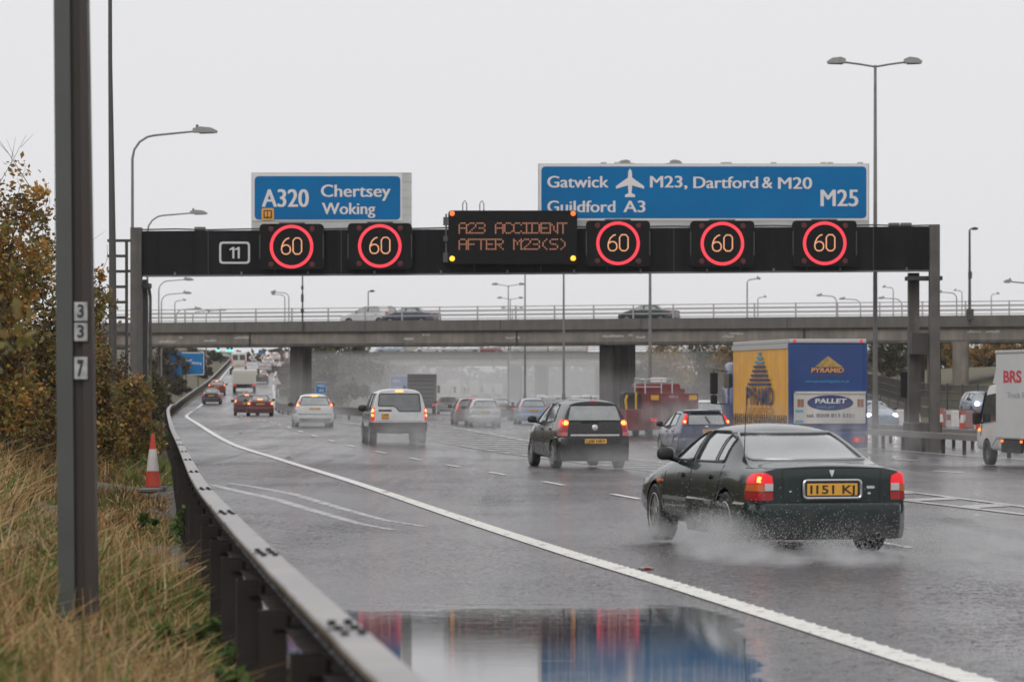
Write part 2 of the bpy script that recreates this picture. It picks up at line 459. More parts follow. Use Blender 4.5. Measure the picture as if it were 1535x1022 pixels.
# ---- painted lines
def strip(mb, fx, y0, y1, w, step=2.0, dz=0, mi=None, lift=.014):
    n = max(1, int((y1 - y0) / step)); vs = []; fs = []
    for i in range(n + 1):
        y = y0 + (y1 - y0) * i / n; x = fx(y); g = lift + .00012 * y + dz
        for q in (-w/2, w/2): vs.append((x + q, y, gz(x + q, y) + g))
    fs = [(2*i, 2*i+1, 2*i+3, 2*i+2) for i in range(n)]
    mb.add(vs, fs, mi)
el = MB(); strip(el, edge, 2, 500, .22)
# raised ribs across the near part of the line
for i in range(150):
    y = 9 + i * .32; x = edge(y)
    el.box(x - .095, x + .095, y, y + .07, gz(x, y) + .016, gz(x, y) + .027)
tag(el.build('edge_line', M_PAINT), 'solid white ribbed line along the hard shoulder', kind='structure')
ll = MB()
y = 34.0
while y < 180:
    strip(ll, lambda q: edge(q) + 3.75, y, y + 3.0, .12); y += 9.0
y = 190
while y < 430: strip(ll, lambda q: edge(q) + 3.4, y, y + 4, .13); y += 12
y = 60
while y < 520:
    for k in (3.75, 7.45): strip(ll, lambda q: mainl(q) + k, y, y + 2.6, .13)
    y += 9
strip(ll, lambda q: cen(q) - .95, 30, 600, .18)
strip(ll, lambda q: mainl(q) + .05, 186, 600, .2)
strip(ll, lambda q: edge(q) + slipw(q) - .1, 186, 470, .2)
tag(ll.build('lane_marking', M_PAINT), 'white lane lines on the carriageway', kind='structure')
hz = MB()
hl = lambda q: edge(q) + 7.9
hr = lambda q: edge(q) + lin([(30, 8.05), (45, 8.7), (60, 9.5), (115, 12.1), (190, 13.2)], q)
strip(hz, hl, 33, 186, .2); strip(hz, hr, 33, 186, .2)
y = 44.0
while y < 176:
    a, b = hl(y), hr(y + (hr(y) - hl(y)) * 1.4); d = (hr(y) - hl(y)) * 1.4; w = 1.3
    vs = []; n = 6
    for i in range(n + 1):
        t = i / n; x = a + (b - a) * t; yy = y + d * t
        for q in (0, w): vs.append((x, yy + q, gz(x, yy + q) + .012 + .00012 * yy))
    hz.add(vs, [(2*i, 2*i+2, 2*i+3, 2*i+1) for i in range(n)]); y += 3.6
tag(hz.build('hatched_marking', mat('worn_hatch_paint', (.36, .345, .32), .3, var=.4, scale=1.2)), 'faded chevron hatching between slip road and main lanes', kind='structure')
tk = MB()
def tr(pts, w):
    pts = [Vector(p) for p in pts]; vs = []; n = len(pts)
    for i, p in enumerate(pts):
        d = (pts[min(i+1, n-1)] - pts[max(i-1, 0)]).normalized(); q = Vector((d.y, -d.x)) * w * (.5 + .5 * math.sin(PI * min(1, .15 + i / n)))
        for s in (-1, 1): vs.append((p.x + s*q.x, p.y + s*q.y, gz(p.x, p.y) + .012))
    tk.add(vs, [(2*i, 2*i+1, 2*i+3, 2*i+2) for i in range(n-1)])
def gp(px, py): s = (py - 608) / 1.5; return ((px - CX) / s, F / s)
def fine(pts):
    out = []
    for a, b in zip(pts, pts[1:]):
        for k in range(8): t = k / 8; out.append((a[0] + (b[0]-a[0])*t, a[1] + (b[1]-a[1])*t))
    return out + [pts[-1]]
tr([gp(*q) for q in fine([(345, 725), (380, 730), (440, 741), (510, 762), (575, 780), (636, 790)])], .085)
tr([gp(*q) for q in fine([(318, 727), (350, 735), (410, 748), (470, 766), (540, 786), (590, 795)])], .10)
tag(tk.build('tyre_track', mat('worn_track', (.36, .36, .36), .3, var=.6, scale=5)), 'pale curved scrape lines on the hard shoulder', kind='structure')

# ---- roadside debris strip beside the barrier foot
db = MB(); ys = rows(5, 110); vs = []; fs = []
for i, y in enumerate(ys):
    a = barr(y) - .5; b = barr(y) + .24 + .09 * math.sin(y * 2.1) + .06 * math.sin(y * 5.3)
    for x in (a, b): vs.append((x, y, gz(x, y) + .022))
db.add(vs, [(2*i, 2*i+1, 2*i+3, 2*i+2) for i in range(len(ys)-1)])
tag(db.build('gravel_strip', mat('wet_grit', (.06, .05, .04), .7, var=.5, scale=25, bump=.6, bscale=60)), 'dark grit along the foot of the crash barrier', kind='structure')

# ================================================================== CRASH BARRIERS
M_STEEL = mat('weathered_steel', (.34, .32, .31), .36, metal=.55, var=.38, scale=2.2, bump=.08, bscale=30)
M_RUST = mat('rusty_post_steel', (.024, .018, .0155), .62, metal=.25, var=.4, scale=6, bump=.15, bscale=60)
M_DARK = mat('dark_bolt_recess', (.012, .012, .012), .8)
def beam_sweep(mb, pts, prof, mi=None, side=1):
    """sweep a closed profile (offset across, height) along plan points (x, y, z)"""
    n = len(pts); k = len(prof); vs = []
    for i, p in enumerate(pts):
        a = Vector(pts[max(i-1, 0)]); b = Vector(pts[min(i+1, n-1)]); d = (b - a); d.z = 0; d.normalize(); q = Vector((d.y, -d.x, 0))
        for (o, h) in prof: vs.append(Vector(p) + q * o + Vector((0, 0, h)))
    fs = [(i*k + j, i*k + (j+1) % k, (i+1)*k + (j+1) % k, (i+1)*k + j) for i in range(n-1) for j in range(k)]
    fs += [tuple(range(k)), tuple((n-1)*k + j for j in range(k))]
    mb.add(vs, fs, mi)
def w_line(f, y0, y1, step, top=0.0, g=None):
    n = max(2, int((y1 - y0) / step)); return [(f(y0 + (y1-y0)*i/n), y0 + (y1-y0)*i/n, (g or gz)(f(y0 + (y1-y0)*i/n) , y0 + (y1-y0)*i/n) + top) for i in range(n+1)]
def bz(x, y): return interp(EZ, max(0, y)) - .00673 * y
root = thing('crash_barrier', 'long rusty box beam crash barrier on dark posts along the hard shoulder and slip road', 'crash barrier', (-.55, 10.9, 0))
o0 = Vector(root.location)
bm_ = MB()
ln = w_line(barr, 5.5, 60, 1.2, 0, bz) + w_line(barr, 62, 520, 4, 0, bz)
lnp = [Vector(p) - o0 for p in ln]
beam_sweep(bm_, lnp, [(-.066, .728), (-.068, .748), (-.060, .755), (.060, .755), (.068, .748), (.068, .728)])
bm_.build('beam', M_STEEL, root, smooth=True, angle=25)
bm_ = MB(); beam_sweep(bm_, lnp, [(.052, .58), (.052, .7275), (.066, .7275), (.068, .58), (.060, .555), (-.05, .555), (-.055, .57), (.04, .57)])
bm_.build('beam_web', M_RUST, root)
def post_mesh():
    p = MB()
    # a folded Z section
    for (x0, x1, y0, y1) in ((-.06, .06, -.004, .004), (-.06, -.052, .004, .05), (.052, .06, -.05, -.004)):
        p.box(x0, x1, y0, y1, -.3, .64)
    p.box(-.005, .08, -.03, .03, .56, .62)
    return p
p0 = post_mesh().build('post', M_RUST, root)
spl = MB()
y = 6.6; k = 0; first = True; rest = MB()
while y < 516:
    x = barr(y) - .10; z = bz(x, y); a = heading(y) 
    if k < 99:
        o = p0 if k == 0 else p0.copy()
        if k: COL.objects.link(o); o.parent = root
        o.location = Vector((x, y, z)) - o0; o.rotation_euler.z = a + (.06 * math.sin(k * 3.7))
    else:
        q = Vector((x, y, z)) - o0; rest.box(q.x - .06, q.x + .06, q.y - .03, q.y + .03, q.z - .2, q.z + .62)
    k += 1; y += 2.4 if y < 200 else 4.8
tag(rest.build('post', M_RUST, root), kind='stuff')
# splice bolts on top of the beam
for ys_ in (10.9, 16.5, 22.7, 29.2, 36.8, 45, 53, 62, 71):
    s = MB(); x = barr(ys_); z = bz(x, ys_) + .757; a = heading(ys_); R = Matrix.Rotation(a, 3, 'Z')
    for u in (-.26, 0, .26):
        for v in (-.03, .03):
            c = R @ Vector((v, u + (.04 if v > 0 else 0), 0)); s.lathe([(0, .012), (.013, .011), (.015, .004), (.015, -.004)], n=8, o=(c.x, c.y, 0))
    s.box(-.068, .068, -.006, .006, -.003, .002, rz=a, c=(0, 0, 0))
    o = s.build('splice_bolt', M_DARK, root); o.location = Vector((x, ys_, z)) - o0
# reflector stub at the bend
# ---- gore barrier (nose between slip road and main carriageway)
gb = thing('gore_barrier', 'low dark barrier round the nose between slip road and main lanes', 'crash barrier', (-18, 240, .9))
pts = [PX(414, 300), 300], [PX(414, 262), 262], [PX(424, 236), 236], [PX(441, 218), 218], [PX(470, 206), 206], [PX(502, 199), 199], [PX(545, 193), 193], [PX(575, 197), 197], [PX(585, 215), 215]
dn = []
for a, b in zip(pts, pts[1:]):
    for k in range(4): t = k / 4; dn.append((a[0] + (b[0]-a[0])*t, a[1] + (b[1]-a[1])*t))
dn = [Vector((x, y, gz(x, y))) - Vector(gb.location) for x, y in dn]
g = MB(); beam_sweep(g, dn, [(-.09, .3), (-.09, .78), (.09, .78), (.09, .3)]); g.build('beam', mat('dull_steel', (.14, .13, .125), .5, metal=.4, var=.2), gb)
for i in range(0, len(dn), 2):
    g = MB(); q = dn[i]; g.box(q.x-.08, q.x+.08, q.y-.08, q.y+.08, q.z-.3, q.z+.4); g.build('post', M_RUST, gb)
# ---- central reserve: two rails of open box beam
for nm, off, lab in (('front', -.45, 'central reserve crash barrier facing the near carriageway, behind the white van'), ('back', 2.7, 'central reserve crash barrier facing the oncoming traffic, behind the gantry legs')):
    r = thing('central_barrier', lab, 'crash barrier', (cen(110) + off, 110, gz(cen(110), 110)))
    o1 = Vector(r.location); fx = lambda y, off=off: cen(y) + off
    g = MB(); beam_sweep(g, [Vector(p) - o1 for p in w_line(fx, 45, 520, 4)], [(-.1, .48), (-.1, .68), (.1, .68), (.1, .48)]); g.build('beam', mat('grey_beam', (.27, .265, .26), .4, metal=.4, var=.2), r)
    g = MB(); g.box(-.06, .06, -.03, .03, -.2, .56); g.box(-.03, .03, -.06, .06, .4, .5); pp = g.build('post', M_RUST, r)
    y = 60; k = 0
    while y < 290:
        q = pp if k == 0 else pp.copy()
        if k: COL.objects.link(q); q.parent = r
        q.location = Vector((fx(y), y, gz(fx(y), y))) - o1; y += 2.4; k += 1

# ================================================================== BRIDGES
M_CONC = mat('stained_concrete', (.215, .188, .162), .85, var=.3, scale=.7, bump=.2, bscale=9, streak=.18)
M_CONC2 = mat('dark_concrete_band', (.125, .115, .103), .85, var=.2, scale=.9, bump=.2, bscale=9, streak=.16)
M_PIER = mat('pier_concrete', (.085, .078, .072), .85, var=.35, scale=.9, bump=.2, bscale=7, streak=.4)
M_RAIL = mat('grey_rail_metal', (.42, .41, .40), .5, metal=.3)
M_DECAY = mat('pale_efflorescence', (.42, .40, .37), .9, var=.3)
M_LEGD_ = mat('dark_joint', (.035, .033, .031), .7)
def bridge(name, label, A, B, z0, z1, width, piers, posts, rail_h=1.05):
    """deck from A to B (plan points of the near face), soffit z0, top of edge beam z1"""
    A = Vector((*A, 0)); B = Vector((*B, 0)); L = (B - A).length; ang = math.atan2(B.y - A.y, B.x - A.x)
    r = thing(name, label, 'bridge', A, ang)
    zm = z0 + (z1 - z0) * .58
    d = MB()
    # camber: built in bays so the deck can arch slightly
    d.box(0, L, .35, width - .35, z0, zm + .1); d.build('deck', M_CONC, r)
    e = MB()
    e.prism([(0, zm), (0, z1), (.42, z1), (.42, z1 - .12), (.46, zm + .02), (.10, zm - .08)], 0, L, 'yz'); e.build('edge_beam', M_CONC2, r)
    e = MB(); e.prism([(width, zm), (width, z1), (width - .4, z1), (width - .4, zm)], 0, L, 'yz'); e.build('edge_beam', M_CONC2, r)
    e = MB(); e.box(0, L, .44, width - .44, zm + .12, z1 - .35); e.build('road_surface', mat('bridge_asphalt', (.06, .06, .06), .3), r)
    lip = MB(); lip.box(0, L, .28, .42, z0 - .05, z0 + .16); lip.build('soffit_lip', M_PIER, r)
    st = MB(); rr = random.Random(3)
    for i in range(26):
        x = rr.uniform(.05, .95) * L; w = rr.uniform(.1, 1.0); zz = z0 + rr.uniform(.2, .8) * (zm - z0)
        pts = [(x + w * (k / 8 - .5) * 2, zz + rr.uniform(0, .13) + .05) for k in range(9)] + [(x + w * (k / 8 - .5) * 2, zz - rr.uniform(0, .05)) for k in range(8, -1, -1)]
        st.prism(pts, .342, .352, 'xz')
    st.build('pale_stain', M_DECAY, r)
    for k in range(int(L / 11.5)):
        jm = MB(); x = 4 + k * 11.5; jm.box(x - .035, x + .035, -.006, .004, zm + .02, z1 - .02); jm.build('expansion_joint', M_LEGD_, r)
        if k % 2: jm = MB(); jm.tube([(x + 1.2, .27, zm + .05), (x + 1.2, .27, z0 - .1)], .07, 8); jm.build('drain_pipe', M_LEGD_, r)
    for yy, nm in ((.2, 'railing'), (width - .2, 'railing')):
        rl = MB()
        for h in (.34, .66, rail_h - .06): rl.box(0, L, yy - .035, yy + .035, z1 + h - .03, z1 + h + .04)
        rl.build(nm, M_RAIL, r)
    pm = MB(); pm.prism([(-.02, 0), (.12, 0), (.09, rail_h), (.0, rail_h)], -.04, .04, 'yz'); p = pm.build('rail_post', M_RAIL, r)
    n = int(L / posts)
    for i in range(n):
        q = p if i == 0 else p.copy()
        if i: COL.objects.link(q); q.parent = r
        q.location = (i * posts + posts * .4, .16, z1)
    for (px, Y, w, dep, kind) in piers:
        c = Matrix.Rotation(-ang, 3, 'Z') @ (Vector((PX(px, Y), Y, 0)) - A)
        zg = gz(PX(px, Y), Y) - .5
        pr = MB()
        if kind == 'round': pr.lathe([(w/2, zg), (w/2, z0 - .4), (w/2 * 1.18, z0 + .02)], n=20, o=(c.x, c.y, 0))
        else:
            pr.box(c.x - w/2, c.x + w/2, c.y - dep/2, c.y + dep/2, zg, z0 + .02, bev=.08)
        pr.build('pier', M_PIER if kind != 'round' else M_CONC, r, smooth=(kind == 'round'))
    return r, ang, A
BR1, BR1a, BR1o = bridge('road_bridge', 'long grey concrete overbridge right across the motorway with thin metal railings', (-36, 264), (100, 203), 4.47, 6.37, 11.0,
    [(451, 258, 1.15, 1.6, 'box'), (453, 264, .9, 1.2, 'box'), (914, 248, 1.15, 1.5, 'box'), (940, 252, .85, 1.5, 'box'), (928, 256, 1.3, 1.2, 'box'), (1440, 232, 1.15, 1.1, 'round'), (1400, 237, 1.0, 1.1, 'round'), (1376, 240, 1.0, 1.1, 'round')], 3.2)
BR2, BR2a, BR2o = bridge('road_bridge', 'far hazy overbridge seen beneath the nearer one, carrying queueing traffic', (-19, 428), (75, 412), 3.84, 5.64, 11.0,
    [(775, 428, 1.2, 1.4, 'box'), (812, 430, 1.6, 1.4, 'box'), (768, 436, .9, 1.4, 'box'), (900, 428, 1.2, 1.4, 'box'), (600, 432, 1.3, 1.4, 'box')], 3.4)
# ================================================================== GANTRY
GY = 115.0
gx = lambda px: PX(px, GY)
gzz = lambda py: PZ(py, GY)
M_BLACK = mat('black_cladding', (.012, .0115, .013), .6, spec=.12, streak=.4, var=.25, scale=1.2)
M_BLACK2 = mat('black_housing', (.008, .008, .009), .55, spec=.15, var=.2, scale=4)
M_LEG = mat('painted_gantry_steel', (.10, .092, .085), .6, var=.3, scale=1.6, streak=.3, bump=.1, bscale=20)
M_LEGD = mat('dark_gantry_steel', (.05, .047, .045), .6, var=.3, scale=2)
M_BLUE = mat('motorway_blue', (.0, .15, .38), .65, var=.1, scale=.8, spec=.2)
M_WHITE = mat('sign_white', (.74, .70, .69), .45)
M_GREY = mat('sign_grey_backing', (.52, .53, .51), .55, var=.1, scale=1.2)
M_YEL = mat('symbol_yellow', (.80, .36, .05), .4)
M_RED_E = mat('red_ring_lamp', (.3, .01, .02), .4, emit=(1.0, .055, .085), estr=1.0)
M_AMB_E = mat('amber_digit_lamp', (.3, .15, .05), .4, emit=(1.0, .47, .27), estr=.75)
M_AMBD_E = mat('amber_matrix_lamp', (.2, .1, .05), .4, emit=(.85, .32, .18), estr=.36)
M_FL_Y = mat('flasher_lit', (.4, .2, .02), .4, emit=(1.0, .42, .03), estr=2.6)
M_FL_O = mat('flasher_dim', (.4, .12, .02), .4, emit=(1.0, .17, .03), estr=1.2)
M_FL_R = mat('flasher_off', (.09, .012, .012), .4)

g0 = thing('sign_gantry', 'black overhead gantry spanning all lanes, carrying the speed signs', 'gantry', (gx(207), GY, gz(gx(207), GY)))
go = Vector(g0.location)
b = MB()
xl, xr = gx(214), gx(1407)
zt, zb = (gzz(347), gzz(340)), (gzz(414), gzz(406))
vs = []
for y in (GY - .35, GY + .95):
    vs += [(xl, y, zb[0]), (xr, y, zb[1]), (xr, y, zt[1]), (xl, y, zt[0])]
vs = [Vector(v) - go for v in vs]
b.add(vs, [(0,1,2,3), (7,6,5,4), (0,4,5,1), (3,2,6,7), (0,3,7,4), (1,5,6,2)])
b.build('beam', M_BLACK, g0)
b = MB()
for k in range(12):                               # cladding joints and bottom trim, standing a little proud
    x = xl + (xr - xl) * (k + .5) / 12; t = (k + .5) / 12; z0_ = zb[0] + (zb[1]-zb[0]) * t
    b.box(x - .03, x + .03, GY - .39, GY - .352, z0_ - .05, z0_ + .12)
b.add([Vector(v) - Vector((0, 0, 0)) for v in [(xl, GY-.37, zb[0]-.035), (xr, GY-.37, zb[1]-.035), (xr, GY-.37, zb[1]+.02), (xl, GY-.37, zb[0]+.02), (xl, GY-.353, zb[0]-.035), (xr, GY-.353, zb[1]-.035), (xr, GY-.353, zb[1]+.02), (xl, GY-.353, zb[0]+.02)]], [(0,1,2,3), (7,6,5,4), (0,4,5,1), (3,2,6,7)])
for px_ in (300, 1340, 1358): x = gx(px_); t = (x - xl) / (xr - xl); zz = zt[0] + (zt[1]-zt[0]) * t; b.box(x-.18, x+.18, GY-.2, GY+.2, zz+.003, zz + .14)
b.v = [tuple(Vector(v) - go) for v in b.v]
b.build('trim', mat('worn_trim_edge', (.14, .14, .14), .5), g0)
for k in range(1, 12):
    x = xl + (xr - xl) * k / 12; t = k / 12; j_ = MB()
    j_.box(x - .012, x + .012, GY - .356, GY - .3515, zb[0] + (zb[1]-zb[0]) * t + .05, zt[0] + (zt[1]-zt[0]) * t - .02)
    j_.v = [tuple(Vector(v) - go) for v in j_.v]; j_.build('panel_joint', mat('joint_grey', (.045, .045, .047), .5), g0)
cb_ = MB(); cb_.tube([(xl + (xr - xl) * q / 24, GY - .25, zt[0] + (zt[1]-zt[0]) * q / 24 + .05 + .02 * math.sin(q * 2.1)) for q in range(25)], .028, 6); cb_.v = [tuple(Vector(v) - go) for v in cb_.v]; cb_.build('cable', M_LEGD, g0)
def leg(px0, px1, ytop, dy, mt, name='leg'):
    m_ = MB(); x0, x1 = gx(px0), gx(px1); y = GY + dy
    zg = gz((x0+x1)/2, GY) - .4
    m_.box(x0, x1, y - .2, y + .2, zg, gzz(ytop)); 
    m_.v = [tuple(Vector(v) - go) for v in m_.v]; m_.build(name, mt, g0)
leg(198, 214.5, 342, -.35, M_LEG); leg(202, 217, 418, .9, M_LEGD)
leg(1391, 1406, 338, -.35, M_LEG); leg(1366, 1382, 408, .9, M_LEG)
m_ = MB()
for (a, c, py, h) in ((1360, 1412, 417, .14), (1366, 1406, 515, .75), (204, 224, 428, .16)):
    m_ = MB(); m_.box(gx(a), gx(c), GY - .2, GY + .75, gzz(py) - h/2, gzz(py) + h/2)
    m_.v = [tuple(Vector(v) - go) for v in m_.v]; m_.build('tie_beam', M_LEGD, g0)
m_ = MB(); zr = gz(15, GY)
m_.box(gx(1360), gx(1410), GY - .5, GY + 1.3, zr - .3, zr + .95, bev=.05); m_.v = [tuple(Vector(v) - go) for v in m_.v]; m_.build('plinth', M_PIER, g0)
# access ladder with side rails beside the left leg
ld = MB(); x0, x1 = gx(161), gx(185)
for x in (x0, x1): ld.box(x - .05, x + .05, GY + .9, GY + 1.0, gz(x, GY), gzz(357))
for k in range(13):
    z = gzz(359) - k * .545; ld.box(x0 - .12, x1 + .03, GY + .92, GY + .98, z - .05, z + .05)
for py in (359, 405): ld.box(x1, gx(204), GY + .92, GY + .98, gzz(py) - .05, gzz(py) + .05)
ld.v = [tuple(Vector(v) - go) for v in ld.v]; ld.build('ladder', M_LEGD, g0)
# junction number plate on the beam
jp = MB(); a, c, z0_, z1_ = gx(330), gx(376), gzz(396), gzz(363); yy = GY - .35
outer = rrect(a, z0_, c, z1_, .14); inner = rrect(a + .07, z0_ + .07, c - .07, z1_ - .07, .09)
n_ = len(outer); vs = [(p, yy - .02, q) for p, q in outer] + [(p, yy - .02, q) for p, q in inner]
jp.add(vs, [(i, (i+1) % n_, (i+1) % n_ + n_, i + n_) for i in range(n_)], 0)
for q in (346.5, 354.5):
    w_ = .07; x_ = gx(q + 3.2); jp.prism([(x_, gzz(388)), (x_ + w_, gzz(388)), (x_ + w_, gzz(371)), (x_ + .01, gzz(371)), (x_ - .10, gzz(374)), (x_ - .10, gzz(376)), (x_, gzz(374.5))], yy - .03, yy - .02, 'xz')
jp.v = [tuple(Vector(v) - go) for v in jp.v]; jp.build('junction_number', mat('plate_white', (.62, .62, .62), .5), g0)
# conduit from the beam down the left leg
cd = MB(); cd.tube([(gx(222), GY + .3, gzz(430)), (gx(224), GY + .3, gzz(445)), (gx(224), GY + .3, gz(gx(224), GY))], .05); cd.v = [tuple(Vector(v) - go) for v in cd.v]; cd.build('conduit', M_LEG, g0)

# ---- direction signs
def word(t, x0, x1, z0, h, y, bold):
    m = MB(); e = h * .035                        # three thin layers of the same letters make the heavier strokes
    for k, q in enumerate((-e, 0, e)): put_text(m, t, x0 + q, x1 + q, z0, h, y - .004 * k, 0, bold=0)
    m.v = [tuple(Vector(v) - o) for v in m.v]; m.build('lettering', M_WHITE, r)
def flat(mb, poly, y, mi, th=.012):
    mb.prism(poly, y - th, y, 'xz', mi)
def sign_thing(label, px0, py0, px1, py1, blue, name='direction_sign'):
    r = thing(name, label, 'road sign', (gx((px0+px1)/2), GY + .3, gzz(py1)))
    return r, Vector(r.location)
r, o = sign_thing('smaller blue direction sign reading A320 Chertsey and Woking on top of the gantry', 376, 258, 617, 346, 0)
s = MB(); s.box(gx(376.5), gx(617), GY + .1, GY + .16, gzz(348), gzz(258.5))
for k in range(7):
    z = gzz(258.5) - .02 - k * .29; s.box(gx(602), gx(617), GY + .088, GY + .0995, z - .012, z)
for px_ in (609,): s.box(gx(px_) - .012, gx(px_) + .012, GY + .088, GY + .0995, gzz(346), gzz(259))
for py in (343,): s.box(gx(377), gx(617), GY + .088, GY + .0995, gzz(py) - .01, gzz(py) + .01)
s.v = [tuple(Vector(v) - o) for v in s.v]; s.build('backing', M_GREY, r)
s = MB(); s.box(gx(378), gx(603), GY + .07, GY + .0985, gzz(331), gzz(260.5)); s.v = [tuple(Vector(v) - o) for v in s.v]; s.build('border', M_WHITE, r)
s = MB(); flat(s, rrect(gx(381.5), gzz(329), gx(600), gzz(264), .16), GY + .068, 0); s.v = [tuple(Vector(v) - o) for v in s.v]; s.build('face', M_BLUE, r)
yy = GY + .052
word('A320', gx(393), gx(462), gzz(310), gzz(284) - gzz(310), yy, 0.02)
word('Chertsey', gx(481.5), gx(585), gzz(295), gzz(277) - gzz(295), yy, 0.018000000000000002)
word('Woking', gx(483), gx(562), gzz(321), gzz(304) - gzz(321), yy, 0.018000000000000002)
s = MB(); flat(s, rrect(gx(392), gzz(330), gx(410.5), gzz(312), .07), yy, 0); 
a = rrect(gx(395), gzz(327), gx(407.5), gzz(315), .01, 1); flat(s, a, yy - .014, 1); flat(s, rrect(gx(396.8), gzz(325.2), gx(405.7), gzz(316.8), .01, 1), yy - .028, 0)
flat(s, [(gx(401)-.015, gzz(325.2)), (gx(401)+.015, gzz(325.2)), (gx(401)+.015, gzz(316.8)), (gx(401)-.015, gzz(316.8))], yy - .042, 1)
s.v = [tuple(Vector(v) - o) for v in s.v]; s.build('diversion_symbol', [M_YEL, mat('symbol_black', (.02, .02, .02), .5)], r)

r, o = sign_thing('long blue direction sign reading Gatwick, Guildford, Dartford and M25 on top of the gantry', 806, 244, 1303, 342, 0)
s = MB(); s.box(gx(806.5), gx(1303.5), GY + .1, GY + .16, gzz(343), gzz(245)); 
for px_ in (930, 1087, 1200): s.box(gx(px_) - .012, gx(px_) + .012, GY + .09, GY + .0995, gzz(342), gzz(332))
for px_ in (905, 925, 1085, 1093, 1160, 1235, 1245, 1290): s.box(gx(px_) - .1, gx(px_) + .1, GY + .1, GY + .2, gzz(244.8), gzz(242.8))
s.v = [tuple(Vector(v) - o) for v in s.v]; s.build('backing', M_GREY, r)
s = MB(); s.box(gx(808.5), gx(1302), GY + .07, GY + .0985, gzz(330.5), gzz(246.5)); s.v = [tuple(Vector(v) - o) for v in s.v]; s.build('border', M_WHITE, r)
s = MB(); flat(s, rrect(gx(811.5), gzz(327), gx(1299), gzz(249.5), .16), GY + .068, 0); s.v = [tuple(Vector(v) - o) for v in s.v]; s.build('face', M_BLUE, r)
s = MB()
H = gzz(264) - gzz(281)
word('Gatwick', gx(821), gx(912), gzz(281), H, yy, 0.018000000000000002)
word('Guildford', gx(821), gx(922), gzz(318), H, yy, 0.018000000000000002)
word('A3', gx(935), gx(967), gzz(318), H, yy, 0.018000000000000002)
word('M23,', gx(975), gx(1030), gzz(281), H, yy, 0.018000000000000002)
word('Dartford', gx(1040), gx(1136), gzz(282), H, yy, 0.018000000000000002)
word('&', gx(1143), gx(1158), gzz(282), H, yy, 0.018000000000000002)
word('M20', gx(1167), gx(1217), gzz(283), H, yy, 0.018000000000000002)
word('M25', gx(1231), gx(1286), gzz(309), gzz(284.5) - gzz(309), yy, 0.022)
s = MB()
ac = lambda pts, d: s.prism([(gx(944.5 + p), gzz(q)) for p, q in pts], yy - .006 - d, yy + .01, 'xz')
ac([(-3, 262), (-2.6, 257), (0, 252.5), (2.6, 257), (3, 262), (3, 280), (1.8, 295), (-1.8, 295), (-3, 280)], 0)
for k_, sg_ in enumerate((-1, 1)):
    ac([(0, 264), (sg_ * 21, 279), (sg_ * 21, 283), (0, 277)], .004 + .002 * k_)
    ac([(0, 288.5), (sg_ * 7.5, 292), (sg_ * 7.5, 295.5), (0, 295.5)], .004 + .002 * k_)
s.v = [tuple(Vector(v) - o) for v in s.v]; s.build('aeroplane_symbol', M_WHITE, r)

# ---- lane speed signs
def speed_sign():
    r = thing('speed_sign', '', 'speed sign', (0, 0, 0), 0, 'lit speed limit signs along the gantry')
    h = MB(); w, t, bt = 1.12, .80, -.80
    h.prism(rrect(-w, bt, w, t, .16), -.32, 0, 'xz'); h.build('housing', M_BLACK2, r)
    h = MB(); h.box(-1.13, -1.09, -.36, -.325, -.42, .42); h.build('bracket', M_LEGD, r); h = MB(); h.box(1.09, 1.13, -.36, -.325, -.42, .42); h.build('bracket', M_LEGD, r)
    h = MB(); h.box(-.45, .45, -.2, -.06, .802, .85); h.build('top_bracket', M_LEGD, r)
    h = MB(); h.lathe([(.655, -.345), (.76, -.345), (.76, -.322), (.655, -.322)], 'y', 56, close=True); h.build('red_ring', M_RED_E, r, smooth=True)
    h = MB(); d6 = [(.62, 1), (.42, .95), (.2, .78), (.06, .52), (.02, .3), (.08, .1), (.24, 0), (.5, 0), (.66, .1), (.72, .28), (.66, .46), (.5, .56), (.26, .56), (.08, .46)]
    d0 = [(.2, 0), (.5, 0), (.68, .16), (.68, .84), (.5, 1), (.2, 1), (.02, .84), (.02, .16), (.2, 0)]
    for d, x0 in ((d6, -.36), (d0, .045)):
        h.tube([(x0 + p * .45, -.335, -.26 + q * .56) for p, q in d], .023, 6)
    h.build('digits', M_AMB_E, r)
    for sx in (-1, 1):
        for sz in (-1, 1):
            h = MB(); h.lathe([(0, -.35), (.09, -.345), (.10, -.322)], 'y', 14, o=(sx * .72, 0, sz * .62)); h.build('corner_lamp', M_FL_R, r)
    return r
SP = speed_sign()
for i, (px, py, lab) in enumerate(((439, 371, 'lit red ring 60 speed sign nearest the white 11 plate'), (570.5, 370, 'lit red ring 60 speed sign left of the amber message board'),
      (925.5, 366, 'lit red ring 60 speed sign right of the amber message board, under Guildford A3'), (1081, 366.5, 'lit red ring 60 speed sign under Dartford, middle of the right three'), (1233.5, 366, 'lit red ring 60 speed sign nearest the right gantry legs, under M25'))):
    loc = (gx(px), GY - .36, gzz(py))
    if i == 0: SP.location = loc; SP['label'] = lab
    else: dup(SP, loc, 0, lab)

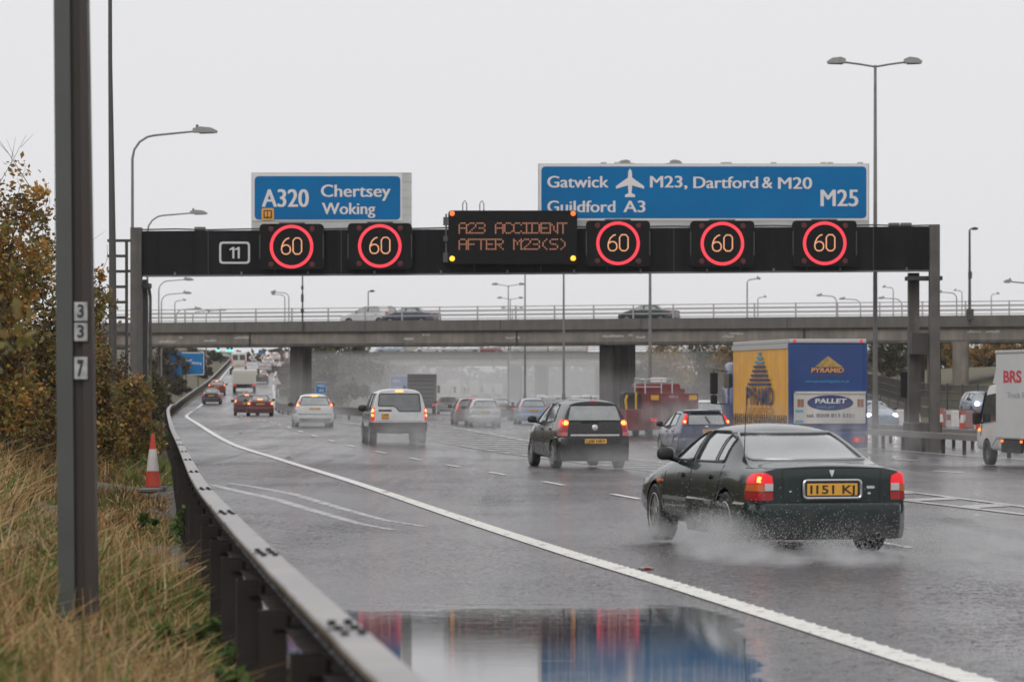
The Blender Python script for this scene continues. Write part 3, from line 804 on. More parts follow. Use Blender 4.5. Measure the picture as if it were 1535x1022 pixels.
# ---- message board
mbx = thing('message_sign', 'black electronic message board with amber text about an accident', 'message board', (gx(768), GY - .36, gzz(396)))
o = Vector(mbx.location)
s = MB(); s.prism(rrect(gx(672.5), gzz(397), gx(864.5), gzz(317.5), .14), GY - .86, GY - .36, 'xz'); s.v = [tuple(Vector(v) - o) for v in s.v]; s.build('housing', M_BLACK2, mbx)
s = MB()
for (pz, ph) in ((327, 12), (355, 8), (380, 14)): s.box(gx(665), gx(672), GY - .7, GY - .45, gzz(pz + ph), gzz(pz))
s.box(gx(668), gx(670.5), GY - .62, GY - .5, gzz(394), gzz(322))
s.v = [tuple(Vector(v) - o) for v in s.v]; s.build('hinge_bracket', M_LEG, mbx)
s = MB()
for px_ in (697, 722.5):
    s.tube([(gx(px_ - 3), GY - .6, gzz(318)), (gx(px_ - 3), GY - .6, gzz(307)), (gx(px_), GY - .6, gzz(302)), (gx(px_ + 3), GY - .6, gzz(307)), (gx(px_ + 3), GY - .6, gzz(318))], .02, 6)
s.v = [tuple(Vector(v) - o) for v in s.v]; s.build('lifting_eye', M_LEG, mbx)
FONT = {'A': '01110100011000111111100011000110001', '2': '01110100010000100010001000100011111', '3': '11110000010000101110000010000111110', 'C': '01110100011000010000100001000101110',
        'I': '11111001000010000100001000010011111', 'D': '11110100011000110001100011000111110', 'E': '11111100001000011110100001000011111', 'N': '10001110011010110101101011001110001',
        'T': '11111001000010000100001000010000100', 'F': '11111100001000011110100001000010000', 'R': '11110100011000111110101001001010001', 'M': '10001110111010110101100011000110001',
        '(': '00010001000100001000010000010000010', 'S': '01111100001000001110000010000111110', ')': '01000001000001000010000100010001000'}
for row, (txt, z0_, z1_) in enumerate((('A23 ACCIDENT', 351, 336.5), ('AFTER M23(S)', 375, 360.5))):
    for k, ch in enumerate(txt):
        if k == 0: s = MB()
        if ch not in FONT: continue
        x0 = gx(689) + k * (gx(850.5) - gx(689)) / 11.93
        px_ = (gx(850.5) - gx(689)) / 11.93 * .8 / 4; pz_ = (gzz(z1_) - gzz(z0_)) / 6
        for j in range(35):
            if FONT[ch][j] == '1':
                x = x0 + (j % 5) * px_; z = gzz(z1_) - (j // 5) * pz_
                s.lathe([(0, -.012), (.022, -.008), (.026, .0)], 'y', 8, o=(x, GY - .862, z))
    s.v = [tuple(Vector(v) - o) for v in s.v]; s.build('lit_text', M_AMBD_E, mbx)
for (px_, py, mt) in ((678.5, 322, M_FL_O), (858.5, 322, M_FL_O), (678.5, 389, M_FL_Y), (858.5, 388.5, M_FL_Y)):
    s = MB(); s.lathe([(0, -.05), (.06, -.045), (.088, -.02), (.09, 0)], 'y', 16, o=(gx(px_), GY - .86, gzz(py))); s.v = [tuple(Vector(v) - o) for v in s.v]; s.build('flasher', mt, mbx, smooth=True)

# ================================================================== LAMP POSTS
M_GALV = mat('galvanised_post', (.21, .205, .20), .55, metal=.35, var=.2, scale=2)
M_GALVD = mat('dark_galvanised_post', (.085, .082, .078), .6, metal=.3, var=.2, scale=2)
M_LUM = mat('luminaire_grey', (.30, .30, .29), .5, var=.1)
M_LENS = mat('luminaire_lens', (.10, .10, .095), .3)
def lum(mb, x, z, dx, L=.75, y=0):
    """a flat lantern pointing along +-x"""
    t = [(0, -.05), (0, .10), (.28 * L, .17), (.75 * L, .13), (L, .02), (L * .97, -.06)]
    mb.prism([(x + dx * p, z + q) for p, q in t], y - .17, y + .17, 'xz')
def lamp(px, Y, top_py, arms, label, r0=.10, group=None, base_py=None, mt=None, thick=1.0, rise=.35, kind='street_lamp'):
    X = PX(px, Y); zg = gz(X, Y) if base_py is None else PZ(base_py, Y)
    o = Vector((X, Y, zg)); r = thing(kind, label, 'street lamp', o, 0, group)
    H = PZ(top_py, Y) - zg; mt = mt or M_GALV
    p = MB()
    if len(arms) == 1:
        L = arms[0] * Y / F; sg = 1 if L > 0 else -1; R = min(abs(L) * .28, 1.0)
        pts = [(0, 0, -.4), (0, 0, 1.6), (0, 0, 1.62), (0, 0, H - R)] + [(sg * R * (1 - math.cos(a)), 0, H - R + R * math.sin(a)) for a in (.4, .8, 1.2, 1.5)] + [(L * .75, 0, H + (rise * .5))]
        rr = [r0, r0, r0 * .72, r0 * .5] + [r0 * .42] * 4 + [r0 * .36]
        p.tube(pts, [q * thick for q in rr], 10); p.build('post', mt, r, smooth=True)
        p = MB(); lum(p, L * .72, H + rise * .5, sg, abs(L) * .29); p.build('lantern', M_LUM, r)
        p = MB(); p.prism([(L * .80, H + rise*.5 - .09), (L * .97, H + rise*.5 - .075), (L * .97, H + rise*.5 - .055), (L * .80, H + rise*.5 - .055)], -.13, .13, 'xz'); p.build('lens', M_LENS, r)
        p = MB(); p.lathe([(.05, 0), (.05, .1), (0, .12)], n=8, o=(L * .77, 0, H + rise * .5 + .14)); p.build('photocell', M_LENS, r)
    else:
        p.tube([(0, 0, -.4), (0, 0, 1.7), (0, 0, 1.72), (0, 0, H)], [r0 * thick, r0 * thick, r0 * .78 * thick, r0 * .42 * thick], 10)
        for a in arms:
            L = a * Y / F; p.tube([(0, 0, H - .06), (L * .3, 0, H + .03), (L * .7, 0, H + .12)], .035 * thick, 8)
        p.build('post', mt, r, smooth=True)
        for a in arms:
            L = a * Y / F; sg = 1 if L > 0 else -1
            p = MB(); lum(p, L * .62, H + .12, sg, abs(L) * .38); p.build('lantern', M_LUM, r)
            p = MB(); p.prism([(L * .68, H + .03), (L * .96, H + .045), (L * .96, H + .06), (L * .68, H + .06)], -.13, .13, 'xz'); p.build('lens', M_LENS, r)
    return r
GL = 'lamp posts along the left verge'
tl = thing('street_lamp', 'tall dark tapering lamp post rising out of frame beside the gantry ladder', 'street lamp', (PX(169, 78), 78, gz(PX(169, 78), 78)), 0, GL)
p = MB(); p.tube([(0, 0, -.3), (.0, 0, 1.6), (-.005, 0, 5.0), (-.06, 0, 9.6), (-.065, 0, 12)], [.115, .105, .085, .05, .045], 12); p.build('post', M_GALVD, tl, smooth=True)
p = MB(); p.tube([(-.065, 0, 12), (.1, 0, 12.6), (.7, 0, 12.9), (2.2, 0, 13.05)], .04, 8); p.build('arm', M_GALVD, tl); p = MB(); lum(p, 2.1, 13.05, 1, .8); p.build('lantern', M_LUM, tl)
lamp(198.5, 122, 203, [126], 'single arm lamp post directly behind the left gantry leg, highest arm on the left', group=GL, base_py=632, rise=.3)
lamp(221, 172, 323, [89], 'single arm lamp post with lantern just above the gantry left end', group=GL, rise=.25)
lamp(238, 265, 421, [52], 'far lamp post with arm just under the gantry, first left above the bridge railing', group=GL, rise=.2)
lamp(242, 300, 441, [45], 'far lamp post second under the gantry, lower arm above the bridge railing', group=GL, rise=.2)
lamp(262, 440, 451, [17], 'tiny faint lamp post with a very short arm above the bridge', group=GL, rise=.2, thick=1.3)
lamp(264, 360, 464, [38], 'faint lamp post with low arm above the bridge railing, left of a matching pair', group=GL, rise=.2, thick=1.3)
lamp(289, 405, 467, [28], 'faint low lamp post with arm reaching right, left one of the furthest pair', group=GL, rise=.2, thick=1.3)
lamp(309, 430, 466, [30], 'furthest low lamp post with arm reaching right past the bridge railing', group=GL, rise=.2, thick=1.3)
GR = 'lamp posts beyond the bridge with arms to the left'
lamp(433, 330, 439, [-27], 'thin lamp post with arm to the left above the bridge, right of a close pair', group=GR, rise=.15)
lamp(427, 345, 442, [-20], 'thin lamp post with arm to the left above the bridge, left of a close pair', group=GR, rise=.15)
GC = 'twin arm lamp posts along the central reserve'
lamp(1312, 117.5, 98, [-72, 70], 'tall twin arm lamp post standing behind the blue lorry', group=GC, r0=.12)
lamp(974.5, 170, 248, [-48, 48], 'twin arm lamp post in front of the bridge, its lanterns hidden by the long sign', group=GC, r0=.12)
lamp(845, 215, 338, [-40, 40], 'thin twin arm lamp post whose top is hidden behind the message board end', group=GC, r0=.12)
lamp(787, 265, 388, [-30, 30], 'twin arm post seen below the gantry just left of the next taller one', group=GC, r0=.12)
lamp(762, 330, 428, [-25, 25], 'faint twin arm lamp post with both lanterns showing between gantry and bridge', group=GC, r0=.12)
lamp(765, 400, 448, [-20, 20], 'fainter twin arm lamp post, lanterns lower than the one before it', group=GC, r0=.13)
lamp(768, 480, 463, [-17, 17], 'faintest lowest twin arm lamp post just above the bridge railing', group=GC, r0=.14)
GD = 'lamp posts beyond the bridge on the right'
for px, Y, tp, arms, lab in ((1120, 300, 419, [20], 'lamp post with bent arm to the right above the bridge, left of two close posts'), (1136, 420, 446, [13], 'small faint lamp post right of the bent arm post above the bridge'),
        (1254, 330, 444, [-30], 'lamp post with long arm to the left just left of the tall twin arm post'), (1290, 360, 449, [-32], 'faint lamp post with arm to the left, close to the tall twin arm post'),
        (1339, 400, 431, [-16], 'small lamp post with short arm left between tall post and gantry leg'), (1352, 350, 448, [-36], 'lamp post with arm to the left right behind the gantry legs'),
        (1434, 340, 439, [-30], 'lamp post with arm to the left just right of the gantry legs'), (1442, 430, 436, [-12], 'tiny faint lamp post right of the gantry legs'), (1486, 430, 441, [12], 'tiny faint lamp post near the right edge'), (1545, 215, 424, [-40], 'lamp post outside the frame whose arm reaches in at the right edge')):
    lamp(px, Y, tp, arms, lab, group=GD, rise=.15, thick=1.2)
# tall thin mast with small head, on the bridge at right; camera masts
def mast(px, Y, top, base, label, boxes, name='camera_mast', cat='mast', head=None, r=.07):
    X = PX(px, Y); zb_ = PZ(base, Y); t = thing(name, label, cat, (X, Y, zb_))
    H = PZ(top, Y) - zb_; m_ = MB(); m_.tube([(0, 0, -.3), (0, 0, H * .4), (0, 0, H)], [r, r * .8, r * .6], 8); m_.build('post', M_GALVD if boxes else M_GALV, t)
    for (h, w, d) in boxes:
        m_ = MB(); m_.box(-w/2, w/2, -.35, -.06, h - d/2, h + d/2, bev=.03); m_.build('equipment_box', M_LEGD, t)
    if head:
        m_ = MB(); m_.tube([(0, 0, H - .02), (.1, 0, H + .1), (.3, 0, H + .12)], .05, 8); m_.prism([(.2, H), (.55, H + .02), (.6, H + .16), (.3, H + .22), (.15, H + .14)], -.15, .15, 'xz'); m_.build('camera_head', M_LEGD, t)
mast(453.5, 255, 380, 489, 'slim mast with small boxes rising behind the gantry above the left bridge pier', [(2.2, .2, .6), (1.2, .25, .3), (3.0, .18, .3)], r=.075)
mast(552, 300, 438, 500, 'thin short post with a small head above the bridge left of the cars', [], head=True, r=.08)
mast(1453.5, 232, 345, 482, 'slender camera post with a small head on the bridge right of the gantry', [(3.3, .25, .5), (.5, .5, .8)], head=True, r=.12)
# ================================================================== VEHICLES
M_TYRE = mat('tyre_rubber', (.018, .018, .018), .6, var=.3, scale=10)
M_ALLOY = mat('wheel_alloy', (.42, .42, .41), .35, metal=.6, var=.2, scale=8)
M_TRIMB = mat('black_plastic_trim', (.018, .018, .019), .45, var=.2, scale=6)
M_INT = mat('dark_interior', (.03, .03, .032), .8)
M_SEAT = mat('grey_seat_cloth', (.13, .13, .13), .9)
M_SEATL = mat('pale_seat_cloth', (.34, .34, .32), .9)
M_CHROME = mat('chrome_trim', (.6, .6, .6), .2, metal=.9)
M_PLATE = mat('yellow_number_plate', (.78, .40, .055), .45, var=.06, scale=3)
M_PLTXT = mat('number_plate_black', (.02, .02, .02), .5)
M_TL = mat('red_tail_lens', (.36, .012, .018), .15, coat=.6)
M_TLL = mat('red_tail_lamp_lit', (.4, .01, .015), .2, emit=(.9, .02, .03), estr=.62)
M_TLH = mat('brake_lamp_lit', (.4, .02, .01), .2, emit=(1, .30, .05), estr=3.6)
M_TLO = mat('orange_lens', (.62, .13, .02), .2, coat=.5)
M_TLW = mat('clear_lens', (.55, .55, .56), .15, coat=.6)
M_HEAD = mat('headlamp_lit', (.8, .8, .75), .2, emit=(1, .96, .88), estr=22.0)
M_HEADW = mat('headlamp_warm', (.8, .8, .75), .2, emit=(1, .84, .6), estr=16.0)
M_GLASS = glass_mat('car_glass', (.80, .88, .86))
M_GLASSW = glass_mat('rain_wet_glass', (.80, .88, .86), .10, .27, .12)
M_GLASSD = glass_mat('privacy_glass', (.22, .25, .25), .06, .03, .12)
M_BADGE = mat('badge_silver', (.65, .65, .66), .3, metal=.5)

def eval_mesh(me, mods):
    """apply modifiers (list of callables taking an object) and return the new mesh"""
    o = bpy.data.objects.new('tmp_eval', me); COL.objects.link(o)
    for f in mods: f(o)
    dg = bpy.context.evaluated_depsgraph_get(); dg.update()
    r = bpy.data.meshes.new_from_object(o.evaluated_get(dg)); bpy.data.objects.remove(o)
    return r
def cutter_obj(mb):
    me = bpy.data.meshes.new('cut'); me.from_pydata(mb.v, [], mb.f)
    bm = bmesh.new(); bm.from_mesh(me); bmesh.ops.recalc_face_normals(bm, faces=bm.faces); bm.to_mesh(me); bm.free()
    me.materials.append(M_INT); me.materials.append(M_INT)
    me.polygons.foreach_set('material_index', [1] * len(me.polygons))
    o = bpy.data.objects.new('cut', me); COL.objects.link(o); return o

class Car:
    def __init__(s, spec):
        s.sp = spec; s.L = spec['L']
        s.body_mesh()
    def ring(s, y, sc=1.0, dy=0.0):
        sp = s.sp; t = lambda k: lin(sp[k], y)
        zb, w, belt, wt, top = t('zb'), t('w'), t('belt'), t('wt'), t('top')
        wb = w * sp.get('beltw', .955); zm = zb + (belt - zb) * .52
        top = max(top, belt + .03)
        r = min(.10, (top - belt) * .4); wt = min(wt, wb - .02)
        pts = [(0, zb), (w * .82, zb), (w * .965, zb + .09), (w, zm), (wb, belt), (wt, top - r), (wt - .16, top - r * .12), (0, top + sp.get('crown', .025))]
        cz = (zb + top) / 2; k, zl = sp.get('lean', (0, 9)); kf, zf = sp.get('leanf', (0, 9)); Lh = sp.get('leanlen', 1.5)
        out = []
        for (x, z) in pts:
            x *= sc; z2 = cz + (z - cz) * sc
            wgt = max(0, 1 - y / Lh); wf = max(0, 1 - (s.L - y) / 1.2)
            out.append((x, y + dy + max(0, z2 - zl) * k * wgt - max(0, z2 - zf) * kf * wf, z2))
        return out
    def body_mesh(s):
        sp = s.sp; ys = sp['ys']
        rings = [s.ring(ys[0], .78, -.012), s.ring(ys[0], .95, -.006)] + [s.ring(y) for y in ys] + [s.ring(ys[-1], .93, .012), s.ring(ys[-1], .7, .03)]
        vs = []; n = 14                          # 8 half points -> 14 around
        for R in rings:
            full = R + [(-x, y, z) for (x, y, z) in R[-2:0:-1]]
            vs += full
        fs = []
        for i in range(len(rings) - 1):
            for j in range(n): fs.append((i*n + j, i*n + (j+1) % n, (i+1)*n + (j+1) % n, (i+1)*n + j))
        for b in (0, (len(rings) - 1) * n):
            idx = lambda k, b=b: b + (k % n)
            # strips between mirrored points
            fs.append((idx(0), idx(1), idx(13))); fs.append((idx(7), idx(8), idx(6)))
            for k in range(1, 6): fs.append((idx(k), idx(k+1), idx(13-k), idx(14-k)))
        me = bpy.data.meshes.new('body'); me.from_pydata(vs, [], fs)
        bm = bmesh.new(); bm.from_mesh(me); bmesh.ops.recalc_face_normals(bm, faces=bm.faces)
        cl = bm.edges.layers.float.new('crease_edge')
        nb = len(rings)
        for e in bm.edges:
            a, b = e.verts[0].index, e.verts[1].index
            ra, rb = a // n, b // n; ja, jb = a % n, b % n
            if ja == jb and ja in (4, 10): e[cl] = sp.get('beltcrease', .35)
            if ra == rb and ra in (2, nb - 3): e[cl] = .5
            if ra == rb and ra in sp.get('creaserings', ()): e[cl] = .4
        bm.to_mesh(me); bm.free()
        def sub(o): m = o.modifiers.new('s', 'SUBSURF'); m.levels = 2; m.render_levels = 2
        sm = eval_mesh(me, [sub])
        s.smooth = sm
        s.bvh = BVHTree.FromPolygons([v.co.copy() for v in sm.vertices], [tuple(p.vertices) for p in sm.polygons])
        # cutters: wheel arches, side windows right through, and a tunnel from rear to front screen
        cuts = []
        for (y, r) in sp['wheels']:
            c = MB(); c.lathe([(0, -1.4), (r * 1.13, -1.4), (r * 1.13, 1.4), (0, 1.4)], 'x', 32, o=(0, y, r)); 
            c2 = MB(); c2.box(-1.4, 1.4, y - r * 1.13, y + r * 1.13, -.3, r); cuts += [c]
        if sp.get('cut', True):
            c = MB(); c.prism(sp['tunnel'], -1, s.L + 1, 'xz'); cuts.append(c)
            for poly in sp['sidewin']:
                c = MB(); c.prism(rpoly(poly, .04), -1.6, 1.6, 'yz'); cuts.append(c)
            c = MB(); 
        objs = [cutter_obj(c) for c in cuts]
        sm2 = sm.copy(); sm2.materials.clear(); sm2.materials.append(M_INT); sm2.materials.append(M_INT)
        def boo(ob):
            def f(o):
                m = o.modifiers.new('b', 'BOOLEAN'); m.operation = 'DIFFERENCE'; m.solver = 'EXACT'; m.object = ob
                try: m.material_mode = 'INDEX'
                except Exception: pass
            return f
        def vol(me):
            b = bmesh.new(); b.from_mesh(me); v = b.calc_volume(signed=False); b.free(); return v
        cur = sm2; v0 = vol(cur)
        for o in objs:                         # one cut at a time; a cut that goes wrong is retried slightly shifted
            for k in range(7):
                o.location = (.0, .0037 * k * (-1) ** k, .0023 * k); o.scale = (1 + .001 * k,) * 3
                res = eval_mesh(cur, [boo(o)]); v1 = vol(res)
                if .72 * v0 < v1 < v0 * 1.001: cur = res; v0 = v1; break
            else: print('CUT FAILED', o.name, s.L, v0, v1)
        s.cut = cur
        for o in objs: bpy.data.objects.remove(o)
        s.cut.materials.clear()
    # ---- decals: project polygons onto the body skin
    def hit(s, a, b, view):
        A, B, D = view; o = A * a + B * b - D * 8
        loc, nor, i, d = s.bvh.ray_cast(o, D, 20)
        if loc is None: return None
        if nor.dot(D) > 0: nor = -nor
        return loc, nor
    def patch(s, mb, poly, view, off=.006, mi=0, nr=8, ncol=8, th=.02):
        A, B, D = view
        bs = [p[1] for p in poly]; b0, b1 = min(bs), max(bs)
        grid = []
        for i in range(nr + 1):
            b = b0 + (b1 - b0) * (i / nr * .998 + .001); xs = []
            for (p, q), (r, t) in zip(poly, poly[1:] + poly[:1]):
                if (q - b) * (t - b) <= 0 and q != t: xs.append(p + (r - p) * (b - q) / (t - q))
            if len(xs) < 2: continue
            a0, a1 = min(xs), max(xs); row = []
            for j in range(ncol + 1):
                h = s.hit(a0 + (a1 - a0) * j / ncol, b, view); row.append(h)
            grid.append(row)
        last = None
        for row in grid:
            good = [h for h in row if h]
            for j in range(len(row)):
                if row[j] is None: row[j] = min(good, key=lambda h: 0) if good else last
            last = row[0] or last
        if any(h is None for row in grid for h in row): return
        vs = []; fs = []; n = ncol + 1; m = len(grid)
        for row in grid:
            for (l, nn) in row: vs.append(l + nn * off)
        k = len(vs)
        for i in range(m - 1):
            for j in range(ncol): fs.append((i*n + j, i*n + j + 1, (i+1)*n + j + 1, (i+1)*n + j))
        bd = [j for j in range(n)] + [i*n + ncol for i in range(1, m)] + [(m-1)*n + j for j in range(ncol-1, -1, -1)] + [i*n for i in range(m-2, 0, -1)]
        if th:
            for q in bd: i, j = divmod(q, n); vs.append(vs[q] - grid[i][j][1] * th)
            for q in range(len(bd)):
                q2 = (q + 1) % len(bd); fs.append((bd[q], bd[q2], k + q2, k + q))
        mb.add(vs, fs, mi)
    def contour(s, mb, poly, view, r=.012, off=.002, mi=0, closed=True, dens=.08):
        pts = []
        seq = list(zip(poly, poly[1:] + (poly[:1] if closed else [])))
        for (p, q) in seq:
            d = math.hypot(q[0]-p[0], q[1]-p[1]); n = max(1, int(d / dens))
            for k in range(n):
                t = k / n; h = s.hit(p[0] + (q[0]-p[0]) * t, p[1] + (q[1]-p[1]) * t, view)
                if h: pts.append(h[0] + h[1] * off)
        if not closed:
            h = s.hit(*poly[-1], view); 
            if h: pts.append(h[0] + h[1] * off)
        if len(pts) < 3: return
        if closed: pts += pts[:2]
        mb.tube(pts, r, 6, mi, caps=False)
VX, VY, VZ = Vector((1, 0, 0)), Vector((0, 1, 0)), Vector((0, 0, 1))
REAR = (VX, VZ, VY); LEFT = (VY, VZ, VX); RIGHT = (VY, VZ, -VX); TOP = (VX, VY, -VZ)
def slant(deg):
    """looking at the car's rear from the side: positive = from the rear left"""
    a = math.radians(deg); D = Vector((math.sin(a), math.cos(a), 0)); return (Vector((math.cos(a), -math.sin(a), 0)), VZ, D)
def mir(poly): return [(-x, z) for x, z in poly][::-1]

def wheel_mesh(r, w=.2):
    t = MB(); h = w / 2
    t.lathe([(r * .60, -h * .9), (r * .72, -h), (r * .93, -h), (r * .985, -h * .85), (r, -h * .6), (r, -h * .35), (r * .985, -h*.3), (r*.985, h*.3), (r, h * .35), (r, h * .6), (r * .985, h * .85), (r * .93, h), (r * .72, h), (r * .60, h * .9)], 'x', 36, close=True)
    g = MB(); g.lathe([(r * .70, -h * .95), (r * .66, -h * 1.02), (r * .60, -h * .8), (r*.58, -h * .2), (r*.58, h * .5)], 'x', 32)
    g.lathe([(0, -h * .92), (r * .16, -h * .9), (r * .2, -h * .6), (r*.2, 0)], 'x', 16)
    for k in range(6):
        a = 2 * PI * k / 6; c, s_ = math.cos(a), math.sin(a); p = []
        for (q, wd, x) in ((r * .12, r * .10, -h * .86), (r * .66, r * .075, -h * .84)):
            for sg in (-1, 1): p.append((x, c * q - s_ * wd * sg, s_ * q + c * wd * sg))
        for (q, wd, x) in ((r * .12, r * .10, -h * .5), (r * .66, r * .075, -h * .5)):
            for sg in (-1, 1): p.append((x, c * q - s_ * wd * sg, s_ * q + c * wd * sg))
        g.add(p, [(0, 1, 3, 2), (4, 6, 7, 5), (0, 2, 6, 4), (1, 5, 7, 3)])
    d = MB(); d.lathe([(0, -h * .15), (r * .6, -h * .15)], 'x', 24)
    return t, g, d
_wh = {}
def add_wheel(parent, x, y, r, w=.2, rim=M_ALLOY):
    key = (round(r, 3), round(w, 2), rim.name)
    if key not in _wh:
        t, g, d = wheel_mesh(r, w)
        o = t.build('wheel', M_TYRE, parent, smooth=True); g2 = MB(); g2.v = g.v + d.v; g2.f = g.f + [tuple(i + len(g.v) for i in f) for f in d.f]; g2.m = [0] * len(g.f) + [1] * len(d.f)
        q = g2.build('rim', [rim, M_TRIMB], o, smooth=True, angle=30); _wh[key] = (o.data, q.data)
    else:
        o = link('wheel', _wh[key][0], parent); q = link('rim', _wh[key][1], o)
    o.location = (x, y, r); o.rotation_euler = (.3 * x + .7 * y, 0, 0 if x < 0 else PI)
    return o

def build_car(name, label, cat, spec, pmat, loc=(0, 0, 0), rz=0, group=None, rx=0, glass=None, texts=None):
    """returns the car's empty; local origin = middle of the rear bumper on the ground, +y forward"""
    c = Car(spec); sp = spec
    r = thing(name, label, cat, loc, rz, group, rx)
    me = c.cut; setmats(me, [pmat, M_INT]); me.shade_smooth(); me.set_sharp_from_angle(angle=math.radians(38)); me.name = 'body'
    link('body', me, r)
    gm = glass or M_GLASS
    tun = rpoly(sp['tunnel'], .05)
    if sp.get('cut', True):
        g = MB(); c.patch(g, tun, REAR, -.012, 0, 10, 12, th=0); g.build('rear_window', gm, r, smooth=True)
        g = MB(); c.patch(g, tun, (VX, VZ, -VY), -.012, 0, 10, 12, th=0); g.build('windscreen', M_GLASS, r, smooth=True)
        for V in (LEFT, RIGHT):
            for k, poly in enumerate(sp['sidewin']):
                g = MB(); c.patch(g, rpoly(poly, .04), V, -.010, 0, 8, 8, th=0)
                if g.v: g.build('side_window', M_GLASS if k else gm, r, smooth=True)
    for poly, V, q in [(rpoly(p, .04), V, .013) for V in (LEFT, RIGHT) for p in sp['sidewin']] + [(tun, REAR, .016)]:
        trim = MB(); c.contour(trim, poly, V, q)
        if trim.v: trim.build('window_trim', sp.get('trim', M_TRIMB) if V is REAR else M_TRIMB, r, smooth=True)
    for V in (LEFT, RIGHT):                       # black pillar between the door windows
        if len(sp['sidewin']) == 2 and sp.get('cut', True):
            (a0, a1), (b0, b1) = sp['sidewin'][0][1:3], (sp['sidewin'][1][0], sp['sidewin'][1][-1])
            m_ = MB(); c.patch(m_, [a0, b0, b1, a1], V, .007, 0, 6, 3, th=.01)
            if m_.v: m_.build('pillar', M_TRIMB, r, smooth=True)
    # door shut lines and the boot or tailgate line
    for ln_, V in [(l_, V) for V in (LEFT, RIGHT) for l_ in sp.get('doors', [])] + [(l_, REAR) for l_ in sp.get('rearlines', [])]:
        gap = MB(); c.contour(gap, ln_, V, .0065, -.001, 0, closed=False)
        if gap.v: gap.build('panel_gap', M_TRIMB, r)
    if sp.get('handles'):
        for V in (LEFT, RIGHT):
            for (y, z) in sp['handles']:
                h = MB(); c.patch(h, rrect(y, z, y + .16, z + .045, .02), V, .022, 0, 3, 5); h.build('door_handle', sp.get('handlemat', M_TRIMB), r, smooth=True)
    # seats seen through the glass
    if sp.get('cut', True):
        st = MB(); fl = sp['tunnel'][0][1]
        for (y, xs) in sp.get('seats', ()):
            for x in xs:
                st.box(x - .23, x + .23, y - .07, y + .07, fl - .05, fl + .10, bev=.05); st.box(x - .13, x + .13, y - .05, y + .05, fl + .09, fl + .27, bev=.05)
        if st.v: st.build('seat', sp.get('seatmat', M_SEAT), r, smooth=True)
    # lamps
    for nm, items in sp.get('lamps', []):
        for sgn in (-1, 1):
            m_ = MB(); mats = []
            for (poly, deg, mt) in items:
                if mt not in mats: mats.append(mt)
                P_ = poly if sgn < 0 else mir(poly)
                c.patch(m_, P_, slant(deg * -sgn), .012 + .005 * items.index((poly, deg, mt)), mats.index(mt), 7, 8)
            if m_.v: m_.build(nm, mats, r, smooth=True, angle=50)
    for nm, poly, V, mt, off in sp.get('decals', []):
        m_ = MB(); c.patch(m_, poly, V, off, 0, 6, 10); 
        if m_.v: m_.build(nm, mt, r, smooth=True, angle=50)
    # number plate with its characters
    if 'plate' in sp:
        x0, x1, z0, z1, tx = sp['plate']
        h = c.hit((x0+x1)/2, z0, REAR); h2 = c.hit((x0+x1)/2, z1, REAR); y0_, y1_ = h[0].y, h2[0].y
        y = min(y0_, y1_) - sp.get('plateoff', .02)
        m_ = MB(); m_.box(x0, x1, y, y + .03, z0, z1, bev=.006)
        if tx and not sp.get('platesquare'): put_text(m_, tx, x0 + .03, x1 - .03, z0 + (z1-z0) * .17, (z1-z0) * .66, y - .002, 1, bold=.02)
        elif tx:
            a_, b_ = tx.split('|')
            put_text(m_, a_, x0 + .03, x1 - .03, z0 + (z1-z0) * .55, (z1-z0) * .36, y - .002, 1, bold=.02); put_text(m_, b_, x0 + .03, x1 - .03, z0 + (z1-z0) * .09, (z1-z0) * .36, y - .002, 1, bold=.02)
        m_.build('number_plate', [M_PLATE, M_PLTXT], r)
        if sp.get('plateframe'):
            m_ = MB(); f_ = rrect(x0 - .035, z0 - .025, x1 + .035, z1 + .03, .04)
            m_.tube([(p, y + .005, q) for p, q in f_ + f_[:2]], .014, 6, caps=False); m_.build('plate_surround', M_CHROME, r, smooth=True)
            m_ = MB(); m_.prism(f_, y + .006, y + .03, 'xz'); m_.build('plate_recess', M_TRIMB, r)
    # bumper: a swept bar wrapping the rear corners
    for key in ('bumper', 'bumperf'):
        if key in sp:
            z0, z1, out, mt, back = sp[key]; w = lin(sp['w'], .3) ; pts = []
            for k in range(-12, 13):
                t = k / 12; x = w * t
                h = c.hit(x * .985, (z0 + z1) / 2, REAR); 
                if h: pts.append((h[0].x, h[0].y))
            hl_ = [c.hit(yy, (z0+z1)/2, LEFT) for yy in (back, back*.75, back*.5, back*.3)]; hr_ = [c.hit(yy, (z0+z1)/2, RIGHT) for yy in (back*.3, back*.5, back*.75, back)]
            path = [(h[0].x, h[0].y) for h in hl_ if h] + pts + [(h[0].x, h[0].y) for h in hr_ if h]
            H_ = z1 - z0
            prof = [(-.03, z0), (out * .55, z0 + .01), (out * .9, z0 + H_ * .25), (out, z0 + H_ * .7), (out * .95, z1 - .02), (out * .6, z1), (-.03, z1)]
            m_ = MB(); beam_sweep(m_, [(x, y, 0) for x, y in path][::1], [(o_, z) for o_, z in prof]); m_.build('bumper', mt, r, smooth=True, angle=40)
    for (y, rr) in sp['wheels']:
        w = lin(sp['w'], y)
        for sg in (-1, 1): add_wheel(r, sg * (w - .115), y, rr, sp.get('tw', .2), sp.get('rim', M_ALLOY))
